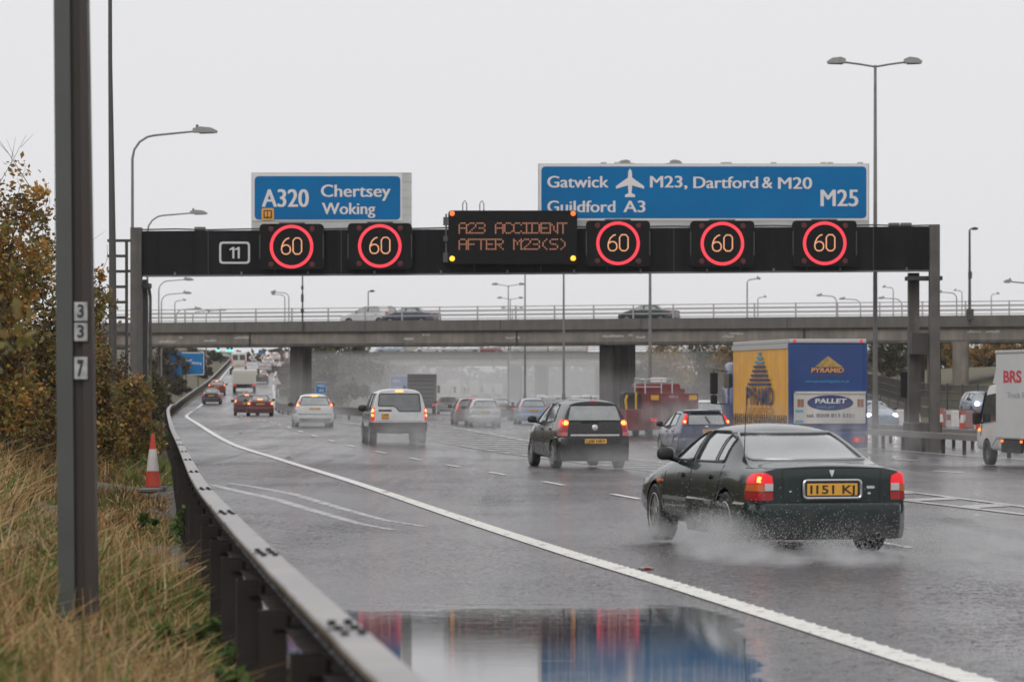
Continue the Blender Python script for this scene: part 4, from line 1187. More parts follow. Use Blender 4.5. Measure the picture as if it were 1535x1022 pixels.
    if 'mirror' in sp:
        y, z, k = sp['mirror']
        for sg in (-1, 1):
            m_ = MB(); w = lin(sp['w'], y) * .96
            bm = bmesh.new(); bmesh.ops.create_icosphere(bm, subdivisions=3, radius=1)
            for v in bm.verts:
                q = v.co; q.x = math.copysign(abs(q.x) ** .7, q.x); q.z = math.copysign(abs(q.z) ** .75, q.z)
                q.y = q.y * (.5 if q.y < 0 else 1.0)
                v.co = Vector((sg * (w + .10) + q.x * .115 * k, y + q.y * .10 * k, z + .05 + q.z * .085 * k))
            bm.verts.index_update(); m_.add([v.co.copy() for v in bm.verts], [[v.index for v in f.verts] for f in bm.faces]); bm.free()
            m_.tube([(sg * (w - .05), y + .03, z - .02), (sg * (w + .08), y + .02, z + .02)], .03, 8)
            m_.build('mirror', sp.get('mirrormat', M_TRIMB), r, smooth=True)
    return r, c

def road_pose(px, Y, main=False, dh=0.0, L=4.4):
    """stand a vehicle with its rear middle at column px, distance Y, pointing along the road"""
    X = PX(px, Y); h = heading(Y, main) + dh
    z0 = gz(X, Y); X2, Y2 = X - math.sin(h) * L, Y + math.cos(h) * L; z1 = gz(X2, Y2)
    return (X, Y, z0), h, math.atan2(z1 - z0, L)

# ------------------------------------------------------------------ body shapes
def saloon(L=4.65, W=1.74, H=1.33, deck=.93, **k):
    d = dict(L=L, ys=[.02, .08, .22, .5, .85, 1.15, 1.5, 1.9, 2.4, 2.8, 3.15, 3.5, 3.8, 4.25, L - .16, L - .05],
        zb=[(0, .28), (.3, .21), (4, .2), (L, .26)], w=[(0, W*.455), (.1, W*.475), (.45, W*.497), (1.2, W*.5), (3.6, W*.5), (4.3, W*.487), (L, W*.42)],
        belt=[(0, deck - .10), (.9, deck - .06), (2.4, deck - .08), (3.6, deck - .10), (L - .3, deck - .24), (L, deck - .34)],
        wt=[(0, W*.41), (.85, W*.40), (1.5, W*.325), (2.0, W*.31), (2.8, W*.325), (3.5, W*.40), (L, W*.34)],
        top=[(0, deck - .03), (.1, deck), (.85, deck + .035), (1.15, deck + .2), (1.5, H - .05), (1.9, H), (2.4, H), (2.8, H - .05), (3.15, deck + .2), (3.5, deck + .04), (3.8, deck - .01), (L - .3, deck - .13), (L, deck - .25)],
        wheels=[(.98, .31), (3.70, .31)], tunnel=[(-W*.335, deck + .055), (W*.335, deck + .055), (W*.262, H - .075), (-W*.262, H - .075)],
        sidewin=[[(1.28, deck + .0), (2.33, deck - .01), (2.38, H - .085), (1.80, H - .085), (1.5, H - .15)], [(2.42, deck - .01), (3.38, deck - .03), (2.95, H - .12), (2.72, H - .085), (2.46, H - .085)]],
        doors=[[(2.40, .30), (2.40, deck - .03)], [(3.42, .32), (3.40, deck - .06)], [(1.30, .62), (1.22, deck - .02)], [(1.30, .62), (1.42, .45), (1.46, .30)]],
        handles=[(1.5, deck - .17), (2.55, deck - .18)], mirror=(3.12, deck + .02, .82),
        seats=[(1.75, (-.34, .34)), (2.55, (-.36, .36))], bumper=(.20, .555, .045, M_TRIMB, .6), beltcrease=.3)
    d.update(k); return d
def hatch(L=4.3, W=1.80, H=1.47, belt=.92, lean=.62, **k):
    d = dict(L=L, ys=[.02, .08, .25, .6, 1.0, 1.5, 2.1, 2.55, 2.9, 3.2, 3.45, 3.8, L - .15, L - .05], lean=(lean, belt), leanlen=1.7,
        zb=[(0, .28), (.3, .2), (L, .24)], w=[(0, W*.455), (.1, W*.475), (.4, W*.495), (1.2, W*.5), (3.3, W*.495), (3.9, W*.47), (L, W*.38)],
        belt=[(0, belt), (1.5, belt - .02), (3.2, belt - .05), (L - .2, belt - .24), (L, belt - .32)],
        wt=[(0, W*.345), (.6, W*.35), (1.5, W*.36), (2.4, W*.355), (3.2, W*.40), (L, W*.32)],
        top=[(0, H - .06), (.25, H - .02), (1.0, H), (2.0, H), (2.45, H - .07), (2.9, H - .25), (3.3, belt + .06), (3.5, belt + .01), (L - .2, belt - .16), (L, belt - .25)],
        wheels=[(.80, .315), (3.42, .315)], tunnel=[(-W*.375, belt + .07), (W*.375, belt + .07), (W*.315, H - .13), (-W*.315, H - .13)],
        sidewin=[[(.85, belt + .06), (1.85, belt + .01), (1.87, H - .11), (1.05, H - .13)], [(1.93, belt + .01), (3.0, belt - .01), (2.55, H - .16), (2.3, H - .11), (1.95, H - .11)]],
        doors=[[(1.9, .3), (1.9, belt - .02)], [(3.05, .32), (3.02, belt - .06)], [(1.02, .66), (.92, belt)]], handles=[(1.1, belt - .16), (2.05, belt - .17)],
        mirror=(2.85, belt + .03, 1.0), seats=[(1.25, (-.36, 0, .36)), (2.1, (-.36, .36))], bumper=(.2, .56, .04, M_TRIMB, .5), beltcrease=.25)
    d.update(k); return d

# ------------------------------------------------------------------ 1 the dark green saloon in the foreground
P_GREEN = paint('dark_green_paint', (.004, .016, .015), .3)
sp = saloon(L=4.72, W=1.66, H=1.28, deck=.90, wt=[(0, .70), (.85, .70), (1.45, .61), (2.0, .60), (2.8, .61), (3.3, .69), (4.72, .56)],
    top=[(0, .87), (.1, .90), (.75, .93), (1.05, 1.10), (1.4, 1.235), (1.8, 1.28), (2.4, 1.285), (2.75, 1.24), (3.05, 1.09), (3.35, .94), (3.7, .89), (4.4, .77), (4.72, .65)],
    tunnel=[(-.615, .945), (.615, .945), (.50, 1.205), (-.50, 1.205)],
    sidewin=[[(1.22, .91), (2.25, .90), (2.30, 1.21), (1.75, 1.21), (1.38, 1.14)], [(2.345, .903), (3.17, .897), (2.80, 1.135), (2.62, 1.19), (2.385, 1.203)]], doors=[[(2.30, .30), (2.30, .87)], [(3.30, .32), (3.28, .84)], [(1.24, .62), (1.16, .88)], [(1.24, .62), (1.40, .45), (1.46, .30)]], seatmat=M_SEATL, trim=mat('bright_window_trim', (.38, .38, .38), .3, metal=.4), plate=(-.26, .26, .605, .725, 'I151 KJ'), plateframe=True, plateoff=.03,
    mirror=(2.92, .91, .8), lamps=[('tail_lamp', [([(-.84, .56), (-.53, .56), (-.53, .645), (-.84, .645)], 30, M_TL), ([(-.83, .648), (-.53, .648), (-.53, .715), (-.81, .715)], 30, M_TLO), ([(-.81, .718), (-.53, .718), (-.54, .80), (-.60, .83), (-.72, .82), (-.79, .78)], 30, M_TLL)])],
    rearlines=[[(-.80, .865), (-.4, .875), (0, .88), (.4, .875), (.80, .865)], [(-.50, .545), (-.505, .86)], [(.50, .545), (.505, .86)], [(-.5, .545), (.5, .545)]],
    bumper=(.17, .53, .055, P_GREEN, .62))
loc, h, rx = road_pose(1247, 32.2, dh=.10)
R1, c1 = build_car('saloon_car', 'dark green saloon car throwing up spray in the near lane', 'car', sp, P_GREEN, loc, h, rx=0, glass=M_GLASSW)
# reversing lenses, lit core of the lamps, badges, aerial, wiper shelf, exhaust, rub strips
for sg in (-1, 1):
    m_ = MB(); q = [(-.605, .655), (-.532, .655), (-.532, .725), (-.605, .725)]; q = q if sg < 0 else mir(q); c1.patch(m_, q, slant(30 * -sg), .03, 0, 3, 3); m_.build('reversing_lens', M_TLW, R1, smooth=True)
    m_ = MB(); q = rrect(-.70, .735, -.61, .79, .03); q = q if sg < 0 else mir(q); c1.patch(m_, q, slant(30 * -sg), .02, 0, 4, 4); m_.build('lit_bulb', M_TLH if sg < 0 else M_TLL, R1, smooth=True)
    V = LEFT if sg < 0 else RIGHT
    m_ = MB(); c1.patch(m_, [(1.52, .905), (1.56, .905), (1.66, 1.20), (1.63, 1.20)], V, .004, 0, 5, 2, th=.006)
    if m_.v: m_.build('quarter_bar', M_TRIMB, R1)
    m_ = MB(); c1.patch(m_, [(1.45, .475), (3.28, .475), (3.28, .51), (1.45, .51)], V, .012, 0, 2, 14); m_.build('rub_strip', mat('rub_strip_grey', (.17, .18, .18), .35), R1, smooth=True)
m_ = MB(); c1.patch(m_, [(-.02, .832), (-.004, .79), (.004, .79), (.02, .832), (.026, .855), (-.026, .855)], REAR, .012, 0, 4, 4); m_.build('badge', M_BADGE, R1, smooth=True)
for (x, z, w_, h_) in ((.36, .672, .085, .026), (.37, .615, .035, .022), (-.44, .64, .03, .015)):
    m_ = MB(); c1.patch(m_, rrect(x, z, x + w_, z + h_, .008), REAR, .006, 0, 2, 3, th=.008); m_.build('model_badge', M_BADGE, R1)
h_ = c1.hit(-.66, .8, TOP); a0 = h_[0] if h_ else Vector((-.66, .8, .92))
m_ = MB(); m_.lathe([(.02, -.01), (.018, .03), (.006, .05)], n=8, o=a0); m_.tube([a0 + Vector((0, 0, .03)), a0 + Vector((.01, -.02, .45)), a0 + Vector((.02, -.07, .78))], [.005, .004, .003], 6); m_.build('aerial', M_TRIMB, R1)
m_ = MB(); m_.box(-.02, .34, .98, 1.10, .945, .985, bev=.015); m_.build('brake_light_shelf', M_TRIMB, R1)
m_ = MB(); m_.lathe([(.028, -.1), (.032, -.1), (.032, .3), (.028, .3)], 'y', 14, o=(.46, .02, .205), close=True); m_.tube([(.46, .28, .205), (.46, .55, .22), (.3, .9, .24)], .06, 10); m_.build('exhaust', mat('exhaust_steel', (.3, .25, .22), .45, metal=.6, var=.3, scale=12), R1, smooth=True)
m_ = MB(); m_.box(.22, .56, .10, .40, .175, .285, bev=.05); m_.build('silencer', mat('silencer_grime', (.16, .13, .12), .6, metal=.3, var=.3), R1, smooth=True)
m_ = MB(); m_.lathe([(0, -.05), (.025, -.04), (.03, 0)], 'x', 10, o=c1.hit(3.45, .66, LEFT)[0] + Vector((.01, 0, 0))); m_.build('side_repeater', M_TLO, R1)

# ------------------------------------------------------------------ 2 the black people carrier
P_BLACK = paint('black_paint', (.010, .0095, .010), .28)
sp = hatch(L=4.45, W=1.78, H=1.67, belt=1.09, lean=.42, lamps=[('tail_lamp', [([(-.88, .90), (-.60, .90), (-.585, 1.03), (-.88, 1.03)], 28, M_TL), ([(-.88, 1.03), (-.585, 1.03), (-.60, 1.19), (-.83, 1.19)], 28, M_TLL), ([(-.86, .80), (-.60, .80), (-.60, .895), (-.87, .895)], 28, mat('pink_tail_lens', (.55, .16, .15), .2, coat=.5))])],
    plateoff=.085, plate=(-.26, .27, .62, .73, 'LJ08 HRY'), bumper=(.2, .775, .05, P_BLACK, .5), wheels=[(.86, .33), (3.56, .33)],
    decals=[('chrome_strip', [(-.6, .80), (.6, .80), (.6, .84), (-.6, .84)], REAR, M_CHROME, .012), ('brake_light', rrect(-.09, 1.60, .09, 1.63, .01), REAR, M_TL, .01)])
loc, h, rx = road_pose(892, 78.0, dh=.07)
R2, c2 = build_car('people_carrier', 'black people carrier with a silver round badge and yellow plate', 'car', sp, P_BLACK, loc, h)
m_ = MB(); hh = c2.hit(.0, 1.0, REAR)[0]; m_.lathe([(0, -.03), (.05, -.028), (.072, -.015), (.075, .01)], 'y', 18, o=hh); m_.build('badge', M_BADGE, R2, smooth=True)
for sg in (-1, 1):
    m_ = MB(); q = rrect(-.74, 1.06, -.62, 1.16, .03); q = q if sg < 0 else mir(q); c2.patch(m_, q, slant(20 * -sg), .02, 0, 4, 4); m_.build('lit_bulb', M_TLH, R2, smooth=True)
m_ = MB(); hh = c2.hit(-.1, 1.13, REAR)[0]; m_.box(-.33, .10, hh.y - .03, hh.y + .01, 1.12, 1.15, rz=.0); m_.build('wiper', M_TRIMB, R2)
m_ = MB(); m_.tube([(.12, 1.0, 1.64), (.12, .96, 1.76)], .008, 6); m_.build('aerial', M_TRIMB, R2)

# ------------------------------------------------------------------ 3 the white off-roader with brake lights on
P_WHITE = paint('white_paint', (.60, .60, .61), .3)
P_SILVER = paint('silver_paint', (.42, .43, .44), .3, metal=.3)
M_GREYLOW = mat('grey_wheel_arch', (.045, .042, .042), .6, var=.3, scale=5)
def suv():
    W, H, L = 1.92, 1.88, 4.7
    return dict(L=L, ys=[.02, .08, .25, .6, 1.0, 1.6, 2.2, 2.7, 3.0, 3.3, 3.6, 4.0, L - .12, L - .03], lean=(.12, 1.05), leanlen=1.0,
        zb=[(0, .42), (.3, .36), (L, .36)], w=[(0, W*.47), (.1, W*.49), (.4, W*.5), (3.6, W*.5), (4.2, W*.49), (L, W*.44)],
        belt=[(0, 1.1), (3.2, 1.09), (L, 1.0)], wt=[(0, W*.40), (2.0, W*.40), (3.3, W*.43), (L, W*.42)], top=[(0, H - .03), (.3, H), (1.4, H + .02), (1.7, H - .03), (2.6, H - .04), (2.85, H - .14), (3.2, 1.3), (3.4, 1.14), (L - .2, 1.07), (L, 1.0)],
        wheels=[(.92, .37), (3.75, .37)], tw=.25, tunnel=[(-W*.385, 1.20), (W*.385, 1.09), (W*.355, H - .14), (-W*.355, H - .14)],
        sidewin=[[(.35, 1.17), (1.15, 1.17), (1.15, H - .15), (.42, H - .15)], [(1.22, 1.14), (2.1, 1.13), (2.1, H - .15), (1.22, H - .15)], [(2.17, 1.13), (3.05, 1.12), (2.75, H - .18), (2.17, H - .15)]],
        doors=[[(2.13, .5), (2.13, 1.1)], [(1.18, .75), (1.18, 1.12)], [(3.1, .55), (3.08, 1.08)]], handles=[(1.3, .98), (2.25, .98)], mirror=(2.85, 1.17, 1.35), seats=[(1.6, (-.45, 0, .45)), (2.4, (-.42, .42))], beltcrease=.5,
        beltw=.985, crown=.03, bumper=(.42, .76, .055, M_GREYLOW, .5), plate=(-.62, -.36, .86, 1.06, 'L09|KXU'), platesquare=True,
        lamps=[('tail_lamp', [([(-.96, .80), (-.80, .80), (-.80, 1.27), (-.96, 1.27)], 22, M_TLL), (rrect(-.94, 1.10, -.815, 1.22, .04), 22.0, M_TLH), (rrect(-.93, .95, -.82, 1.04, .04), 22.0, M_TLH)])],
        decals=[('brake_light', rrect(-.13, H - .085, .13, H - .035, .015), REAR, M_TLH, .02), ('tailgate_shadow', [(-.72, 1.13), (-.27, 1.13), (-.27, 1.19), (-.72, 1.19)], REAR, M_TRIMB, .008)],  # tailgate shadow: shade painted on as a dark strip
        rearlines=[[(-.8, .80), (.8, .80)]], creaserings=())
sv = suv()
# the stepped lower edge of the rear window
sv['tunnel'] = [(-.73, 1.31), (-.20, 1.31), (-.12, 1.27), (-.02, 1.13), (.73, 1.13), (.68, 1.73), (-.68, 1.73)]
loc, h, rx = road_pose(599, 111.5)
R3, c3 = build_car('off_road_car', 'white off-road car with brake lights on and a stepped rear window', 'car', sv, P_WHITE, loc, h, glass=M_GLASSD)
for sg in (-1, 1):
    m_ = MB(); V = LEFT if sg < 0 else RIGHT
    c3.patch(m_, [(1.32, .42), (3.3, .42), (3.3, .60), (1.32, .60)], V, .015, 0, 3, 8)
    m_.build('sill_trim', M_GREYLOW, R3)
    m_ = MB(); m_.box(sg*.72 - .09, sg*.72 + .09, -.06, .0, .56, .60); m_.build('reflector', M_TL, R3)

# ------------------------------------------------------------------ 4 white hatchback
hb = hatch(L=4.3, W=1.78, H=1.48, plate=(-.26, .26, .77, .88, 'EY58 UWD'), lamps=[('tail_lamp', [([(-.88, .88), (-.70, .88), (-.62, 1.12), (-.72, 1.18), (-.80, 1.14)], 25, M_TLL), (rrect(-.80, .93, -.68, 1.05, .04), 25.0, M_TLH)])],
    bumper=(.2, .60, .05, P_WHITE, .5), decals=[('brake_light', rrect(-.14, 1.375, .14, 1.415, .015), REAR, M_TLH, .02), ('bumper_insert', [(-.66, .27), (.66, .27), (.7, .40), (-.7, .40)], REAR, M_GREYLOW, .07), ('bumper_strip', [(-.76, .56), (.76, .56), (.76, .60), (-.76, .60)], REAR, M_TRIMB, .06)], mirror=(2.85, .95, 1.1))
loc, h, rx = road_pose(472, 147)
R4, c4 = build_car('hatchback_car', 'white hatchback on the slip road with its brake lights glowing', 'car', hb, P_WHITE, loc, h)

# ------------------------------------------------------------------ 5 blue hatchback beside the lorry
P_BLUE = paint('dark_blue_paint', (.012, .026, .085), .28)
fb = hatch(L=4.35, W=1.84, H=1.47, plate=(-.14, .38, .74, .85, 'FY06 XBO'), lamps=[('tail_lamp', [([(-.80, 1.02), (-.66, 1.02), (-.60, 1.34), (-.70, 1.36)], 15, M_TLL), (rrect(-.74, 1.05, -.67, 1.14, .03), 15.0, M_TLH)])],
    bumper=(.2, .58, .05, P_BLUE, .5), tunnel=[(-.60, 1.0), (.60, 1.0), (.56, 1.33), (-.56, 1.33)], decals=[('spoiler', [(-.58, 1.37), (.58, 1.37), (.58, 1.41), (-.58, 1.41)], REAR, M_TRIMB, .05), ('badge', rrect(-.05, .93, .05, .965, .015), REAR, M_BADGE, .012)])
loc, h, rx = road_pose(1060, 104, True)
R5, c5 = build_car('hatchback_car', 'dark blue hatchback with high tail lamps beside the blue and orange lorry', 'car', fb, P_BLUE, loc, h)
m_ = MB(); hh = c5.hit(.12, 1.05, REAR)[0]; h3 = c5.hit(-.02, 1.27, REAR)[0]; m_.tube([hh + Vector((0, -.03, 0)), h3 + Vector((0, -.03, 0))], .018, 6); m_.build('wiper', M_TRIMB, R5)

# ------------------------------------------------------------------ 6 silver hatchback on the main carriageway, and others
sh = hatch(L=3.95, W=1.68, H=1.45, lean=.5, plate=(-.26, .26, .72, .82, 'KP54 OLE'), lamps=[('tail_lamp', [(rrect(-.82, .92, -.64, 1.06, .04), 22.0, M_TL), (rrect(-.78, .95, -.68, 1.04, .04), 22.0, M_TLL)])], bumper=(.2, .6, .05, P_SILVER, .5), wheels=[(.7, .3), (3.15, .3)])
loc, h, rx = road_pose(728, 168, True)
R6, c6 = build_car('small_hatchback', 'silver small hatchback in the middle of the main carriageway', 'car', sh, P_SILVER, loc, h)
# maroon saloon with brake lights, base for the far saloons
P_MAROON = paint('maroon_paint', (.105, .011, .016), .3)
P_DGREY = paint('dark_grey_paint', (.035, .035, .04), .3)
P_RED = paint('red_paint', (.20, .012, .012), .3)
P_LBLUE = paint('pale_blue_paint', (.27, .33, .42), .3)
ms = saloon(L=4.5, W=1.74, H=1.42, deck=1.0, plate=(-.26, .26, .74, .85, 'AK03 VTM'), lamps=[('tail_lamp', [(rrect(-.83, .74, -.58, .90, .03), 22.0, M_TLL), (rrect(-.78, .77, -.64, .88, .04), 22.0, M_TLH)])], bumper=(.2, .6, .05, P_MAROON, .6),
    decals=[('brake_light', rrect(-.16, 1.06, .16, 1.10, .015), REAR, M_TLH, .03)])
loc, h, rx = road_pose(390.5, 212)
R7, c7 = build_car('saloon_car', 'maroon saloon braking on the slip road, right of another red car', 'car', ms, P_MAROON, loc, h, rx=rx)
ds = saloon(L=4.5, W=1.72, H=1.40, deck=1.0, plate=(-.26, .26, .72, .83, 'P417 DGC'), lamps=[('tail_lamp', [(rrect(-.82, .74, -.56, .88, .03), 22.0, M_TLL)])], bumper=(.2, .6, .05, P_DGREY, .6))
loc, h, rx = road_pose(316.5, 292, dh=-.02)
R8, c8 = build_car('saloon_car', 'dark grey saloon with dim tail lamps near the left edge line of the slip road', 'car', ds, P_DGREY, loc, h, rx=rx)
def cdup(src, px, Y, main, label, swap, dh=0, L=4.4):
    loc, h, rx = road_pose(px, Y, main, dh, L); return dup(src, loc, h, label, swap=swap, rx=rx)
G_ = lambda a, b: {a.name: b}
PM, PW, PG = P_MAROON.name, P_WHITE.name, P_DGREY.name
OFF = {M_TLH.name: M_TL, M_TLL.name: M_TL}
cdup(R4, 370, 224, False, 'dark red hatchback braking on the slip road behind the maroon saloon', {PW: P_MAROON, 'car_glass': M_GLASSD})
cdup(R4, 325, 330, False, 'red hatchback just ahead of the dark grey saloon on the slip road', {PW: P_RED})
cdup(R7, 337, 492, False, 'dark car at the top of the slip road, left of the white van', {PM: P_DGREY, **OFF})
cdup(R4, 402, 452, False, 'white car with tail lamps lit near the top right of the slip road', {})
cdup(R7, 397, 425, False, 'pale grey saloon just below the white car at the top of the slip road', {PM: P_SILVER, **OFF})
cdup(R4, 391, 378, False, 'dark hatchback right of the white box truck on the slip road', {PW: P_DGREY})
cdup(R4, 412, 520, False, 'white car at the very top of the slip road under the arrows', {}, 0)
# main carriageway
P_DRED = paint('deep_red_paint', (.10, .008, .010), .3)
cdup(R4, 707, 176, True, 'dark maroon hatchback partly hidden behind the silver hatchback', {PW: P_DRED, 'car_glass': M_GLASSD, M_TLH.name: M_TLL})
cdup(R8, 752, 205, True, 'dark saloon right of the silver hatchback in the spray', {PG: P_DGREY})
cdup(R6, 800, 180, True, 'pale blue hatchback just left of the black people carrier', {P_SILVER.name: P_LBLUE, M_TL.name: M_TLL})
cdup(R4, 672, 262, True, 'white hatchback right of the brown sided lorry', {M_TLH.name: M_TLL})
cdup(R6, 700, 300, True, 'silver car lost in the spray ahead of the silver hatchback', {})
cdup(R8, 742, 330, True, 'faint dark car in the spray beneath the far bridge', {})
cdup(R6, 1064, 150, True, 'white estate seen over the roof of the dark blue hatchback', {P_SILVER.name: P_WHITE}, 0)
# cars on the near bridge (they drive across, to the left)
def bridge_car(src, px, D, br, label, swap, flip=False, dz=0):
    ang, A = br[0], br[1]
    # place on the deck at D metres behind the front parapet
    d = Vector((math.cos(ang), math.sin(ang), 0)); nrm = Vector((-math.sin(ang), math.cos(ang), 0)); k = (px - CX) / F; B = A + nrm * D
    t = (k * B.y - B.x) / (d.x - k * d.y); q = B + d * t
    return dup(src, (q.x, q.y, br[2]), ang + (PI / 2 if not flip else -PI / 2), label, swap=swap, rx=0)
b1 = (BR1a, BR1o, 6.04); b2 = (BR2a, BR2o, 5.31)
P_NAVY = paint('grey_blue_paint', (.035, .042, .075), .3)
bridge_car(R7, 655, 3.5, b1, 'dark blue saloon crossing the near bridge beside a white car', {PM: P_NAVY, **OFF})
bridge_car(R2, 590, 6.5, b1, 'white people carrier crossing the near bridge', {P_BLACK.name: P_WHITE, M_TLH.name: M_TL, M_TLL.name: M_TL})
bridge_car(R7, 1014, 3.5, b1, 'dark green saloon crossing the near bridge on its own', {PM: P_GREEN, **OFF})
bridge_car(R6, 608, 3.0, b2, 'pale blue car on the far bridge at the left of the queue', {P_SILVER.name: P_LBLUE})
bridge_car(R6, 666, 3.0, b2, 'white car on the far bridge in front of the coaches', {P_SILVER.name: P_WHITE})
bridge_car(R6, 700, 3.0, b2, 'silver hatchback in the queue on the far bridge', {})
bridge_car(R7, 725, 3.0, b2, 'grey saloon in the queue on the far bridge', {PM: P_SILVER, **OFF})
bridge_car(R4, 756, 3.0, b2, 'red hatchback on the far bridge, middle of the queue', {PW: P_RED, **OFF})
bridge_car(R4, 790, 3.0, b2, 'white hatchback on the far bridge right of the red one', {**OFF})
# ------------------------------------------------------------------ oncoming cars with headlamps lit
def oncoming(src, px, Y, label, swap, lamp_mat=M_HEAD):
    X = PX(px, Y); h = heading(Y, True) + PI
    o = dup(src, (X, Y, gz(X, Y)), h, label, group='oncoming cars with headlamps on', swap=swap)
    o.location = Vector(o.location) + Vector((-math.sin(h) * -4.3, math.cos(h) * -4.3, 0))
    for sg in (-1, 1):
        m_ = MB(); m_.lathe([(0, .05), (.07, .045), (.10, .02), (.105, -.12)], 'y', 14, o=(sg * .62, 4.36 if src is R7 else (3.86 if src is R6 else 4.2), .74)); m_.build('headlamp', lamp_mat, o, smooth=True)
    m_ = MB(); yg = 3.9 if src is R6 else 4.3; m_.box(-.36, .36, yg, yg + .1, .38, .58, bev=.03); m_.build('grille', M_TRIMB, o)
    return o
oncoming(R7, 1322, 152, 'pale blue oncoming car with headlamps, right of the lorry beyond the central barrier', {PM: P_LBLUE, **OFF})
oncoming(R6, 1484, 185, 'silver blue oncoming car beyond the white van cab', {P_SILVER.name: P_LBLUE})
for i, (px, Y, mt, w) in enumerate(((826, 255, M_HEAD, 'silver'), (845, 262, M_HEADW, 'dark'), (866, 300, M_HEADW, 'silver'), (884, 250, M_HEAD, 'white'), (897, 268, M_HEAD, 'dark'), (812, 330, M_HEADW, 'white'), (836, 372, M_HEADW, 'silver'), (858, 390, M_HEADW, 'dark'), (880, 350, M_HEAD, 'white'), (893, 320, M_HEADW, 'silver'), (783, 430, M_HEADW, 'dark'))):
    src, sw = {'silver': (R6, {}), 'dark': (R7, {PM: P_DGREY, **OFF}), 'white': (R4, dict(OFF))}[w]
    oncoming(src, px, Y, ['silver oncoming car with headlamps on, nearest of the left group in the glare', 'dark oncoming car with headlamps on, behind the silver one in the glare', 'silver oncoming car with headlamps on in the middle of the glare', 'white oncoming car with headlamps on, nearest left of the middle bridge pier', 'dark oncoming car with headlamps on, half hidden by the middle bridge pier', 'small white oncoming car at the left end of the headlamp glare', 'tiny silver oncoming car far back left in the headlamp glare', 'tiny dark oncoming car far back in the middle of the glare', 'small white oncoming car far back close to the middle bridge pier', 'small silver oncoming car far back touching the middle bridge pier edge', 'furthest dark oncoming car with headlamps on, beside thin lamp posts'][i], sw, mt)
# ------------------------------------------------------------------ trucks and vans
def sub_(mb, o): mb.v = [tuple(Vector(v) - Vector(o)) for v in mb.v]; return mb
M_CURT = mat('orange_curtain', (.85, .42, .05), .5, var=.10, scale=1.5, streak=.1)
M_LBLUE2 = mat('lorry_blue', (.010, .046, .19), .5, var=.12, scale=1.2, coat=.3)
M_LCAB = mat('cab_blue', (.014, .04, .17), .35, var=.1, coat=.4)
M_TAILL = mat('tail_lift_white', (.56, .53, .49), .5, var=.14, scale=1.5, streak=.15)
M_ALU = mat('aluminium_cap', (.52, .51, .50), .4, metal=.4)
M_LORANGE = mat('lorry_orange_letter', (.72, .32, .06), .5)
M_LCYAN = mat('lorry_cyan_letter', (.05, .32, .50), .5)
M_LDARK = mat('lorry_navy_letter', (.014, .025, .13), .5)
M_LWHITE = mat('lorry_white_letter', (.7, .7, .7), .5)
M_LBROWN = mat('emblem_brown', (.26, .12, .05), .5)
M_CHAS = mat('chassis_black', (.02, .02, .021), .7, var=.3)
loc, h, rx = road_pose(1241, 104.5, True, 0, 10)
Ht = gz(loc[0], loc[1])
lor = thing('box_lorry', 'blue backed lorry with orange curtain sides and a pyramid emblem', 'lorry', loc, h)
zt = PZ(508, 104.5) - Ht; zf = PZ(642, 104.5) - Ht; w2 = 1.24; Lb = 8.4
m_ = MB(); m_.box(-w2 + .01, w2 - .01, .05, Lb, zf - .12, zt - .02); m_.build('body', M_LBLUE2, lor)
m_ = MB(); m_.box(-w2, w2, 0, .10, zf - .05, zt - .14, bev=.02); m_.build('rear_door', M_LBLUE2, lor)
m_ = MB(); m_.box(-w2 - .02, w2 + .02, -.04, Lb + .02, zt - .135, zt, bev=.03); m_.build('roof_cap', M_ALU, lor)
for x in (-w2, w2):
    m_ = MB(); m_.box(x - .05, x + .05, -.025, .06, zf - .1, zt - .14); m_.build('corner_post', M_LBLUE2, lor)
# curtains with soft vertical folds, gathered straps at the foot
for sg in (-1, 1):
    m_ = MB(); n = 120; vs = []; fs = []
    zz = [zf - .05, zf + .1, zf + .3, zt - .4, zt - .16]; am = [.012, .03, .02, .012, .004]
    for i in range(n + 1):
        y = .14 + (Lb - .2) * i / n
        for z, a in zip(zz, am): vs.append((sg * (w2 + .028 + a * math.sin(i * .83) * (.6 + .4 * math.sin(i * .21))), y, z))
    k = len(zz); fs = [(i*k + j, (i+1)*k + j, (i+1)*k + j + 1, i*k + j + 1) for i in range(n) for j in range(k-1)]
    m_.add(vs, fs); m_.build('side_curtain', M_CURT, lor, smooth=True)
    m_ = MB()
    for i in range(26): y = .3 + i * (Lb - .5) / 25; m_.box(sg * (w2 + .05) - .012, sg * (w2 + .05) + .012, y - .03, y + .03, zf - .1, zf + .42)
    m_.build('curtain_strap', mat('strap_dark', (.16, .09, .03), .6), lor)
    m_ = MB(); m_.box(sg * (w2 + .01) - .05, sg * (w2 + .01) + .05, .1, Lb, zt - .30, zt - .137); m_.build('curtain_rail', M_ALU, lor)
# emblem and words on the near curtain: pyramid of bars over the name
m_ = MB(); xs = -(w2 + .075); yc = 4.1; Hh = zt - zf
# along the curtain the text must run rear-to-front as seen from the left: +y is to the left of the viewer, so mirror
def side_word(txt, y0, y1, z0, hh, mi): put_text(m_, txt, y1, y0, z0, hh, 0, mi, bold=.02, side=xs)
for k in range(8):
    f = .12 + .88 * k / 7; z = zt - .42 - k * .145
    m_.box(xs - .004, xs + .006, yc - 1.65 * f, yc + 1.65 * f, z - .05, z + .03, 1 if k < 3 else 0)
side_word('PYRAMID', yc - 2.0, yc + 2.0, zt - 2.12, .56, 0)
side_word('LOGISTICS', yc - 2.0, yc + 2.0, zt - 2.40, .18, 2)
side_word('02079703625', yc - 3.9, yc + 3.9, zt - 2.72, .2, 3)
m_.build('curtain_lettering', [M_LDARK, M_LCYAN, mat('faded_letter', (.45, .22, .07), .5), mat('brown_letter', (.10, .06, .03), .5)], lor)
